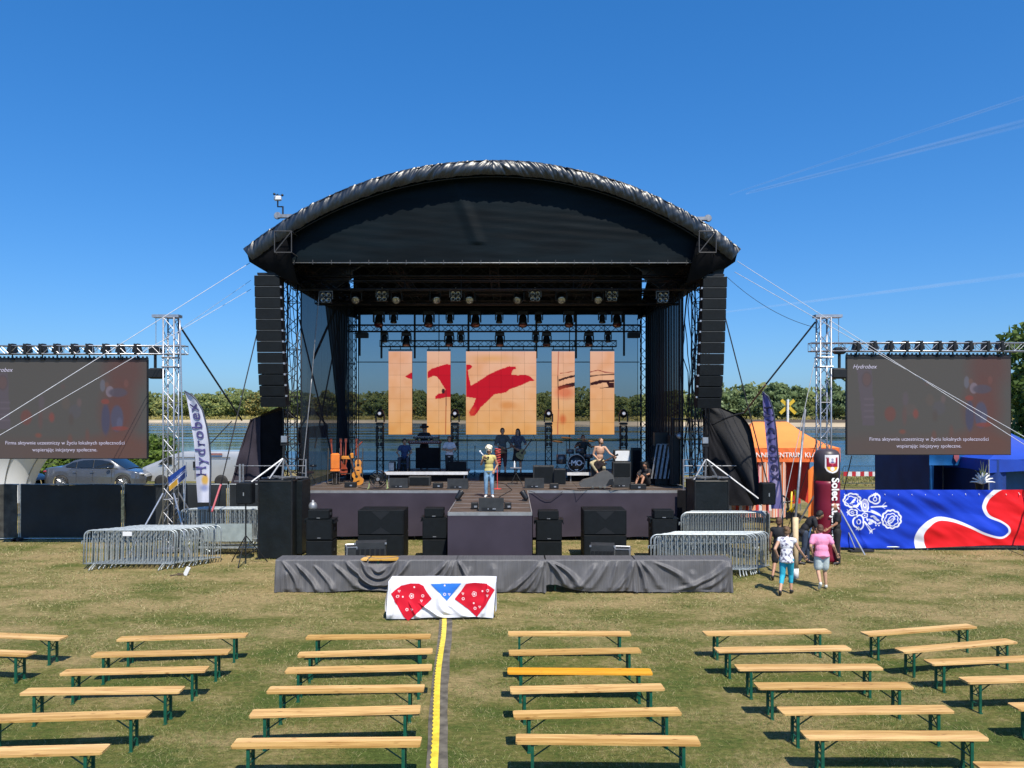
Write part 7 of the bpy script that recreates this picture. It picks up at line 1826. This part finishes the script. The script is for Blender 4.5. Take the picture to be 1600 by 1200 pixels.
keyboard(Vector((p.x+.05,p.y+.1,zk+.19)),1.05,black_plastic,'upper black keyboard before the man with the hat')
# drum kit
kx, ky = gx(900,30.85), 30.85; t = thing('drum_kit','drum kit with printed bass drum head on the right riser','drum kit',(kx,ky,RZ2)); kc = Vector((kx,ky-.25,RZ2+.36))
wood_sh = Mt('grey drum shell',(.10,.10,.11),.25,.2,.1,coat=.6)
m = MB(); m.lathe([(.335,0),(.335,.42)],kc,32,(0,1,0)); m.build('bass_drum', wood_sh, t, True)
m = MB(); m.path([kc+Vector((.345*math.cos(a),-.01,.345*math.sin(a))) for a in np.linspace(0,2*PI,33)],.020,6); m.build('hoop', Mt('pale hoop',(.42,.42,.44),.35,.3), t, True)
m = MB(); m.lathe([(.325,0),(.325,.012),(0,.013)],kc+Vector((0,.0,0)),32,(0,-1,0)); m.build('drum_head', Mt('black drum head',(.015,.015,.017),.35), t, True)
lettering('MO', .30, lambda a,b: kc+Vector((a,-.020,b)), Mt('drum print',(.75,.76,.82),.5), t, 'lettering', bold=.006, spacing=.85)
m = MB(); m.poly([(.235,.03),(.235,-.03),(.29,0)], lambda a,b,d: kc+Vector((a,-.02,b)), None); m.poly([(-.25,.03),(-.30,.0),(-.25,-.03)], lambda a,b,d: kc+Vector((a,-.02,b)), None); m.poly([(-.08,-.24),(.08,-.24),(.05,-.29),(-.05,-.29)], lambda a,b,d: kc+Vector((a,-.02,b)), None); m.build('emblem', white_plastic, t)
for (dx,dy,z,r_,h_,nm) in ((-.22,.1,.72,.15,.18,'tom'),(.14,.1,.74,.16,.2,'tom'),(-.58,.25,.30,.20,.38,'floor_tom'),(.52,.2,.55,.18,.14,'snare')): m = MB(); m.lathe([(r_,0),(r_,h_),(0,h_+.003)],(kx+dx,ky+dy,RZ2+z),20); m.build(nm, wood_sh, t, True)
cym = Mt('bronze cymbal',(.30,.22,.10),.3,.8)
for (dx,dy,z,r_) in ((-.72,.15,1.20,.24),(-.35,.45,1.34,.24),(.55,.35,1.22,.25),(.75,.0,1.0,.18),(.28,.5,1.30,.20)):
    m = MB(); m.lathe([(r_,0),(r_*.5,.015),(.03,.035),(0,.04)],(kx+dx,ky+dy,RZ2+z),20,(.1,-.15,1)); m.build('cymbal', cym, t, True); m = MB(); m.tube((kx+dx,ky+dy,RZ2+z),(kx+dx*1.05,ky+dy,RZ2),.012,5)
    for k in range(3): a = 2.1*k; m.tube((kx+dx*1.05,ky+dy,RZ2+.25),(kx+dx*1.05+.2*math.cos(a),ky+dy+.2*math.sin(a),RZ2),.010,4)
    m.build('cymbal_stand', black_metal, t)
# cables on the deck and over the skirt edge
m = MB(); pts = [W(826,767,26.84)]+[W(a,b,26.80) for a,b in ((834,769),(845,777),(853,781),(862,781),(870,775),(879,768))]; m.path(pts,.010,5); single(m,'loose_cable',rope_black,'thin black cable looping over the stage skirt right of the runway','cable',smooth=True)
for k,(lb,pp) in enumerate((('left',[(560,762),(585,766),(612,764.5),(640,766),(668,765)]),('centre',[(765,752),(790,757),(800,766),(780,777),(792,790)]),('right',[(880,764),(905,767.5),(930,765),(955,766.5),(980,766)]))):
    m = MB(); m.path([dk(a,b)+Vector((0,0,.012)) for a,b in pp],.012,5); single(m,'floor_cable',rope_black,'black cable lying on the %s of the stage floor'%lb,'cable',smooth=True)
m = MB(); m.box((gx(800,28),28.7,DZ+.4),(.02,.02,.02)); 

# ================================================================ people
c_black = Mt('black clothing',(.014,.014,.018),.8,0,.2,6,.3,30); c_denim = Mt('light blue denim',(.17,.30,.44),.8,0,.35,5,.3,60); c_denimd = Mt('dark denim',(.03,.045,.08),.8,0,.2,5,.3,60)
c_vest = Mt('pale yellow top',(.55,.46,.16),.75,0,.1,9,.3,40); c_pink = Mt('pink shirt',(.78,.28,.46),.75,0,.06,8,.4,18); c_shorts = Mt('pale shorts',(.52,.60,.62),.8,0,.08,8,.3,20)
c_turq = Mt('turquoise capri trousers',(.02,.36,.52),.75,0,.08,8,.3,22); c_white = Mt('white clothing',(.62,.62,.68),.8,0,.06,8,.3,20); c_blue = Mt('blue shirt',(.03,.06,.16),.8,0,.1,8); c_khaki = Mt('khaki shorts',(.42,.36,.22),.8,0,.1,8)
c_floral = Mt('floral print',(.80,.80,.84),.75,0,.0,17,.3,30,col2=(.80,.80,.84)); cr_n = [n for n in c_floral.node_tree.nodes if n.type=='VALTORGB'][0]
cr_n.color_ramp.elements[0].position=.40; cr_n.color_ramp.elements[0].color=(.16,.15,.24,1); cr_n.color_ramp.elements[1].position=.50; cr_n.color_ramp.elements[1].color=(.80,.80,.85,1)
s_white = Mt('white shoes',(.72,.72,.68),.6); s_black = Mt('black shoes',(.02,.02,.022),.5); h_blond = Mt('pale blond hair',(.80,.72,.54),.6,0,.2,30,.8,60); h_brown = Mt('brown hair',(.10,.045,.025),.55,0,.3,30,.8,60); h_dark = Mt('dark hair',(.02,.016,.014),.5,0,.2,30,.8,60); h_grey = Mt('grey hair',(.20,.18,.16),.6,0,.3,30,.8,60)
# singer
def sunglasses(root,T,hd,H,p):
    m = MB()
    for q_ in (-1,1): m.ell(hd((q_*.032,-.100,.008)),(.027,.010,.020),10,6,H)
    m.v = [tuple(T(v)) for v in m.v]; link('sunglasses', m.mesh('sunglasses'), glass_dark, root)
rt,T,pz = person('woman with tousled blond hair singing on the runway in yellow top and jeans', dk(764,777), 0, 1.62, dict(wR=(-.17,-.20,1.36),eR=(-.27,-.02,1.14),wL=(.19,-.10,.93),eL=(.30,.05,1.12),kL=(.10,-.10,.50),aL=(.12,-.06,.10),tL=(.15,-.22,.04),kR=(-.10,-.02,.49),aR=(-.10,.02,.09),tR=(-.13,-.13,.03),look=(.06,-1,-.22)),
    c_vest, c_denim, s_white, h_blond, 'bob', .22, 1.97, skin_tan, .95, curl=(.4,1.3), extras=sunglasses)
m = MB(); w0 = Vector(rt.location)+T(pz['wR']); m.tube(w0+Vector((.02,-.02,.06)), w0+Vector((-.10,-.06,.20)), .018, 8); m.ell(w0+Vector((-.115,-.065,.22)),(.036,.036,.04),10,8); single(m,'microphone',white_plastic,'white microphone held in the raised hand of the singer','microphone',smooth=True)
m = MB(); g0 = Vector(rt.location)+T(pz['che']); 
for i,(a,b) in enumerate(((-.09,.08),(-.13,0),(-.11,-.08),(-.02,.10))): m.ell(g0+Vector((a,-.145,b)),(.035,.012,.035),8,6)
m.build('flower_print', c_black, rt) 
# bare-chested guitarist kneeling on one leg
base = Vector((gx(937,29.6),29.6,DZ+.12))
rt,T,pz = person('bare-chested long haired man with headband playing guitar on the right of the stage', base, 0, 1.78, dict(pel=(0,0,.74),wai=(0,-.01,.90),che=(.02,-.02,1.12),nek=(.03,-.02,1.32),hed=(.045,-.03,1.49),sL=(.20,-.03,1.25),sR=(-.16,-.01,1.25),
    eL=(.36,-.16,1.03),wL=(.52,-.25,.92),eR=(-.24,.02,.98),wR=(-.06,-.20,.78),hL=(.09,0,.72),kL=(.13,-.28,.50),aL=(.16,-.05,.12),tL=(.20,-.20,.06),hR=(-.09,0,.72),kR=(-.34,-.25,.66),aR=(-.10,-.30,.30),tR=(-.10,-.44,.22),look=(.5,-.8,.30)),
    None, c_khaki, s_black, Mt('sandy hair',(.15,.08,.035),.6,0,.3,30,.8,60), 'longbeard', 0, 1.75, skin, .96, curl=(1.2,1.0))
guitar(base+Vector((-.22,-.32,.58)), base+Vector((.66,-.36,1.02)), .34, Mt('dark guitar',(.03,.02,.02),.3,coat=.6), 'dark electric guitar held by the bare-chested man', False)
m = MB(); m.box(base+Vector((-.08,.05,.24)),(.5,.4,.72),bev=.03); single(m,'stool_box',black_plastic,'black box seat under the bare-chested guitarist','seat')
# keyboard player with hat
def hat(root,T,hd,H,p):
    m = MB(); m.lathe([(.19,0),(.185,.012),(.105,.02),(.10,.11),(.06,.13),(0,.125)],(0,0,0),20); m.v = [tuple(T(hd(Vector(v)+Vector((0,.01,.075))))) for v in m.v]; link('hat', m.mesh('hat',None,True), c_black, root)
b_ = Vector((gx(663,31.9),31.9,RZ)); person('keyboard player in a dark brimmed hat behind the keyboards', b_, 0, 1.80, dict(eL=(.32,-.08,1.14),wL=(.24,-.34,1.10),eR=(-.32,-.08,1.14),wR=(-.24,-.34,1.10),look=(0,-1,-.3)), c_black, c_black, s_black, h_dark, 'short', .9, 1.97, skin_dim, voxel=.02, extras=hat)
b_ = Vector((gx(632,31.0),31.0,RZ)); person('seated musician in blue shirt on the left riser', b_, 0, 1.72, dict(pel=(0,.1,.48),wai=(0,.08,.62),che=(0,.05,.84),nek=(0,.04,1.03),hed=(0,.0,1.19),sL=(.175,.04,.97),sR=(-.175,.04,.97),eL=(.30,-.06,.74),wL=(.20,-.30,.66),eR=(-.30,-.06,.74),wR=(-.20,-.30,.66),hL=(.09,.08,.46),kL=(.17,-.34,.50),aL=(.18,-.32,.09),tL=(.2,-.48,.03),hR=(-.09,.08,.46),kR=(-.17,-.34,.50),aR=(-.18,-.32,.09),tR=(-.2,-.48,.03),look=(.2,-1,-.4)), c_blue, c_denimd, s_black, h_dark, 'short', .5, 1.97, skin_dim, voxel=.02)
m = MB(); m.box(b_+Vector((0,.12,.20)),(.4,.4,.40),bev=.02); single(m,'stool_box',black_plastic,'black box seat under the blue shirted musician','seat')
b_ = Vector((gx(702,30.9),30.9,RZ)); b_.z = DZ+.40; person('man in white shirt with folded arms on the left riser', b_-Vector((0,0,.22)), 0, 1.62, dict(eL=(.28,-.06,1.16),wL=(-.04,-.20,1.16),eR=(-.28,-.06,1.16),wR=(.04,-.22,1.12),look=(.1,-1,-.1)), c_white, c_black, s_black, h_brown, 'short', .6, 1.97, skin_dim, voxel=.02)
RZ3 = DZ+.25; m = MB(); m.box((gx(800,31.3),31.3,DZ+.125),(2.6,1.2,.25),bev=.01); single(m,'stage_riser',cloth_black,'low black riser under the two guitarists in the middle of the stage','riser')
b_ = Vector((gx(785,31.0),31.0,RZ3)); person('guitarist in grey shirt and dark trousers behind the red microphone stand', b_, .15, 1.88, dict(eL=(.32,-.04,1.16),wL=(.34,-.30,1.10),eR=(-.27,-.02,1.10),wR=(-.05,-.24,1.02),look=(0,-1,-.05)), Mt('grey shirt',(.07,.08,.085),.8), Mt('dark red trousers',(.05,.015,.02),.8), s_black, h_dark, 'short', .9, 1.5, skin_dim, voxel=.02)
guitar(b_+Vector((-.30,-.30,.86)), b_+Vector((.62,-.34,1.20)), .34, Mt('brown guitar',(.14,.07,.03),.3,coat=.5), 'brown bass guitar held by the man in grey shirt', False)
b_ = Vector((gx(809,31.0),31.0,RZ3)); person('long haired woman in dark dress playing a pale acoustic guitar', b_, -.1, 1.85, dict(eL=(.32,-.02,1.16),wL=(.30,-.30,1.16),eR=(-.28,-.02,1.08),wR=(-.02,-.26,.98),look=(-.2,-1,-.15)), Mt('patterned dark top',(.06,.07,.10),.8,0,.6,20), c_black, s_black, h_dark, 'long', .8, 1.0, skin_dim, .92, voxel=.02, skirt=True)
guitar(b_+Vector((.02,-.30,.66)), b_+Vector((-.02+.58,-.34,1.42)), .38, Mt('olive guitar top',(.17,.17,.08),.35,coat=.4), 'pale acoustic guitar held by the long haired woman')
b_ = Vector((gx(911,32.2),32.2,RZ2)); person('drummer in dark shirt seated behind the drum kit', b_, 0, 1.80, dict(pel=(0,.1,.52),wai=(0,.08,.68),che=(0,.05,.92),nek=(0,.04,1.12),hed=(0,.0,1.28),sL=(.19,.04,1.06),sR=(-.19,.04,1.06),eL=(.34,-.10,.90),wL=(.22,-.36,1.0),eR=(-.34,-.10,.90),wR=(-.22,-.36,1.0),hL=(.09,.08,.5),kL=(.2,-.34,.52),aL=(.18,-.32,.09),tL=(.2,-.48,.03),hR=(-.09,.08,.5),kR=(-.2,-.34,.52),aR=(-.18,-.32,.09),tR=(-.2,-.48,.03)), Mt('dark grey shirt',(.04,.045,.05),.8), c_black, s_black, h_dark, 'short', .6, 1.97, skin_dim, voxel=.02)
m = MB(); m.lathe([(.15,.40),(.16,.44),(.15,.48),(0,.48)],b_+Vector((0,.1,-.03)),14).tube(b_+Vector((0,.1,0)),b_+Vector((0,.1,.4)),.03,6); single(m,'drum_stool',black_plastic,'round black stool under the drummer','stool')
# person half hidden behind the black monitor on the right
b_ = dk(1005,760); person('person sitting with legs forward beside the right wing speaker', b_+Vector((0,.0,0)), -.7, 1.70, dict(pel=(0,.25,.12),wai=(0,.28,.26),che=(0,.28,.48),nek=(0,.22,.66),hed=(0,.14,.80),sL=(.16,.24,.60),sR=(-.16,.24,.60),eL=(.24,.02,.48),wL=(.12,-.20,.42),eR=(-.24,.02,.48),wR=(-.12,-.20,.42),hL=(.09,.2,.12),kL=(.12,-.12,.44),aL=(.12,-.36,.08),tL=(.12,-.50,.03),hR=(-.09,.2,.12),kR=(-.12,-.12,.44),aR=(-.12,-.36,.08),tR=(-.12,-.50,.03),look=(0,-1,-.5)), c_black, c_black, None, h_dark, 'short', .8, 1.0, skin_tan, voxel=.02)
# walkers on the grass, seen from behind
gp = lambda px,py: Vector((gx(px,EYE*1200/(py-648)), EYE*1200/(py-648), 0))
walk = lambda **k: {**dict(hL=(.09,0,.90)), **k}
person('woman in white floral top and turquoise capri trousers walking past the barriers', gp(1229,928), PI-.45, 1.66,
    dict(pel=(0,0,.92),che=(0,-.04,1.28),nek=(0,-.05,1.45),hed=(0,-.09,1.61),sL=(.18,-.04,1.39),sR=(-.18,-.04,1.39),eL=(.27,.14,1.16),wL=(.22,.02,.98),eR=(-.30,-.10,1.15),wR=(-.40,-.30,.96),
         kR=(-.09,-.14,.50),aR=(-.10,-.10,.09),tR=(-.12,-.26,.03),kL=(.10,.02,.48),aL=(.12,.34,.13),tL=(.13,.24,.02),look=(-.15,-1,-.2)),
    c_floral, c_turq, s_black, Mt('dark blond hair',(.16,.09,.045),.55,0,.4,30,.8,60), 'bun', .12, 1.55, skin, 1.0, toplen=.10, curl=(.6,.5))
person('person in pink shirt and pale shorts walking on the grass in white shoes', gp(1284,920), PI-.10, 1.66,
    dict(pel=(0,0,.92),che=(0,-.06,1.26),nek=(0,-.09,1.43),hed=(0,-.15,1.57),sL=(.20,-.07,1.37),sR=(-.20,-.07,1.37),eL=(.30,.04,1.13),wL=(.22,-.06,.93),eR=(-.30,.02,1.14),wR=(-.42,-.12,.92),
         kR=(-.10,-.08,.49),aR=(-.12,-.04,.09),tR=(-.15,-.20,.03),kL=(.09,-.04,.50),aL=(.12,.30,.22),tL=(.13,.22,.06),look=(0,-1,-.35)),
    c_pink, c_shorts, s_white, h_brown, 'short', .62, .80, skin, 1.12, toplen=.06, curl=(.6,.5))
person('person in dark clothes walking ahead of the woman in floral top', gp(1217,905), PI-.5, 1.66,
    dict(kR=(-.09,-.14,.50),aR=(-.10,-.10,.09),tR=(-.12,-.26,.03),kL=(.10,.02,.48),aL=(.12,.30,.13),tL=(.13,.20,.03),look=(0,-1,-.1)), c_black, c_black, s_black, h_brown, 'short', .1, .9, skin_tan, voxel=.02)
person('bald man in black shirt and trousers steadying the maroon column', gp(1306,881), -PI/2+.1, 1.82,
    dict(eL=(.20,-.10,1.16),wL=(.14,-.30,1.02),eR=(-.22,-.10,1.15),wR=(-.10,-.34,1.04),look=(.1,-1,-.35),hed=(0,-.05,1.62)), c_black, c_black, s_black, skin, 'bald', .62, 1.97, skin_tan, 1.04)
person('man in black cap and shirt leaning over beside the leaning pole', gp(1257,881), PI/2-.2, 1.80,
    dict(pel=(0,.05,.90),wai=(0,-.02,1.04),che=(0,-.16,1.20),nek=(0,-.30,1.32),hed=(0,-.42,1.42),sL=(.19,-.24,1.28),sR=(-.19,-.24,1.28),eL=(.24,-.28,1.00),wL=(.18,-.36,.76),eR=(-.24,-.30,1.0),wR=(-.16,-.40,.80),kL=(.11,-.10,.50),kR=(-.11,.02,.50),aL=(.12,-.10,.09),aR=(-.12,.18,.09),tL=(.13,-.26,.03),tR=(-.13,.02,.03),look=(0,-1,-.7)),
    c_black, c_denimd, s_black, h_dark, 'short', .6, 1.97, skin_tan)
person('brown haired person standing behind the blue banner under the paper flower', Vector((gx(1529,28.2)-.05,27.6,0)), .3, 1.70, None, Mt('brown clothing',(.10,.05,.04),.8), c_black, s_black, h_brown, 'bun', .8, 1.97, skin_tan, voxel=.02)
person('person with sunlit face looking over the blue banner', Vector((gx(1502,27.4),27.0,0)), .5, 1.62, None, c_white, c_black, s_black, Mt('ginger hair',(.30,.12,.04),.6), 'short', .8, 1.97, skin, voxel=.02)

# ================================================================ short grass
def grass():
    bl = []
    for (y0,y1,den,hh,ww) in ((8.3,12,1700,.030,.0065),(12,16,1000,.032,.009),(16,22,450,.036,.013),(22,28,160,.042,.020)):
        hw = y1*.70; n = int((y1-y0)*2*hw*den); x = rng.uniform(-hw,hw,n); y = rng.uniform(y0,y1,n)
        keep = np.ones(n,bool)
        keep &= ~((np.abs(x-(-1.45+.51*(16.4-y)/7.2)) < .21)&(y<16.45))
        keep &= rng.random(n) < np.clip(.55+.8*np.sin(x*2.1+1.3*np.sin(y*1.7))*np.sin(y*2.6+1.1*np.sin(x*1.3)),.18,1)
        x, y = x[keep], y[keep]; n = len(x); a = rng.uniform(0,2*PI,n); h = hh*(.45+1.1*rng.random(n)**1.6); lean = rng.uniform(.5,2.8,n)*h; la = rng.uniform(0,2*PI,n)
        tall = rng.random(n) < .004; h = np.where(tall, h*2.6, h)
        z = np.full(n,-.004)
        b1 = np.stack([x-ww/2*np.cos(a), y-ww/2*np.sin(a), z],1); b2 = np.stack([x+ww/2*np.cos(a), y+ww/2*np.sin(a), z],1); t_ = np.stack([x+lean*np.cos(la), y+lean*np.sin(la), h],1)
        bl.append(np.stack([b1,b2,t_],1).reshape(-1,3))
    V = np.concatenate(bl)
    from mathutils import noise
    gxs = np.arange(-21,21,.25); gys = np.arange(8,28.5,.25); G = np.array([[gh(a,b) for a in gxs] for b in gys])
    i = np.clip(((V[:,0]+21)/.25).astype(int),0,len(gxs)-1); j = np.clip(((V[:,1]-8)/.25).astype(int),0,len(gys)-1); V[:,2] += G[j,i]
    me = np_mesh('grass', V, 3)
    m = bpy.data.materials.new('grass blades'); m.use_nodes = True; t = m.node_tree; N = t.nodes; L = t.links; b = N['Principled BSDF']; b.inputs['Roughness'].default_value = .75; b.inputs['Specular IOR Level'].default_value = .2
    src = meadow.node_tree
    g = N.new('ShaderNodeNewGeometry'); mp = N.new('ShaderNodeMapping'); L.new(g.outputs['Position'], mp.inputs[0]); mp.inputs['Scale'].default_value = (.75,1.25,1)
    n1 = N.new('ShaderNodeTexNoise'); n1.inputs['Scale'].default_value = .42; n1.inputs['Detail'].default_value = 9; n1.inputs['Roughness'].default_value = .68; L.new(mp.outputs[0], n1.inputs['Vector'])
    sep = N.new('ShaderNodeSeparateXYZ'); L.new(g.outputs['Position'], sep.inputs[0]); dr = N.new('ShaderNodeMapRange'); dr.inputs[1].default_value = 12.5; dr.inputs[2].default_value = 18; dr.inputs[3].default_value = .035; dr.inputs[4].default_value = -.07
    L.new(sep.outputs[1], dr.inputs[0]); a = N.new('ShaderNodeMath'); a.operation = 'ADD'; L.new(n1.outputs[0], a.inputs[0]); L.new(dr.outputs[0], a.inputs[1])
    a2 = N.new('ShaderNodeMath'); a2.operation = 'MULTIPLY_ADD'; a2.inputs[1].default_value = .60; L.new(g.outputs['Random Per Island'], a2.inputs[0]); L.new(a.outputs[0], a2.inputs[2])
    cr = N.new('ShaderNodeValToRGB'); L.new(a2.outputs[0], cr.inputs[0]); e = cr.color_ramp.elements; e[0].position = .50; e[0].color = (.47,.39,.21,1); e[1].position = 1.0; e[1].color = (.07,.11,.025,1)
    x = e.new(.64); x.color = (.30,.265,.13,1); x = e.new(.80); x.color = (.20,.23,.07,1)
    L.new(cr.outputs[0], b.inputs['Base Color']); me.materials.append(m)
    tag(link('grass', me, m), 'short dry grass with green patches over the whole meadow', 'grass', kind='stuff')
grass()
# contrails far up in the sky
def trail(label, a, b, r, al):
    m = bpy.data.materials.new('contrail'); m.use_nodes = True; t = m.node_tree; N = t.nodes; L = t.links; bs = N['Principled BSDF']; bs.inputs['Base Color'].default_value = (.9,.92,.95,1); bs.inputs['Roughness'].default_value = 1; bs.inputs['Specular IOR Level'].default_value = 0
    lw = N.new('ShaderNodeLayerWeight'); lw.inputs[0].default_value = .5; iv = N.new('ShaderNodeMath'); iv.operation = 'SUBTRACT'; iv.inputs[0].default_value = 1; L.new(lw.outputs['Facing'], iv.inputs[1])
    pw = N.new('ShaderNodeMath'); pw.operation = 'POWER'; pw.inputs[1].default_value = 2.2; L.new(iv.outputs[0], pw.inputs[0])
    tc = N.new('ShaderNodeTexCoord'); no = N.new('ShaderNodeTexNoise'); no.inputs['Scale'].default_value = .0011; no.inputs['Detail'].default_value = 5; L.new(tc.outputs['Object'], no.inputs['Vector'])
    mr = N.new('ShaderNodeMapRange'); mr.inputs[1].default_value = .3; mr.inputs[2].default_value = .7; mr.inputs[3].default_value = al*.35; mr.inputs[4].default_value = al; L.new(no.outputs[0], mr.inputs[0])
    mu = N.new('ShaderNodeMath'); mu.operation = 'MULTIPLY'; L.new(pw.outputs[0], mu.inputs[0]); L.new(mr.outputs[0], mu.inputs[1])
    tr = N.new('ShaderNodeBsdfTransparent'); ms = N.new('ShaderNodeMixShader'); L.new(mu.outputs[0], ms.inputs[0]); L.new(tr.outputs[0], ms.inputs[1]); L.new(bs.outputs[0], ms.inputs[2]); L.new(ms.outputs[0], N['Material Output'].inputs[0])
    mb = MB(); mb.path([Vector(a).lerp(Vector(b), i/40) for i in range(41)], r*.4, 14, r); o = mb.build('contrail', m, None, True); tag(o, label, 'contrail', None, 'stuff')
trail('thin white contrail rising to the upper right sky', W(1140,304,14000), W(1640,139,11000), 34, .10)
trail('broader white contrail below the thin one in the right sky', W(1165,302,14000), W(1640,182,11000), 70, .13)
trail('faint low contrail streak in the right sky', W(1130,488,14000), W(1640,424,12000), 44, .10)
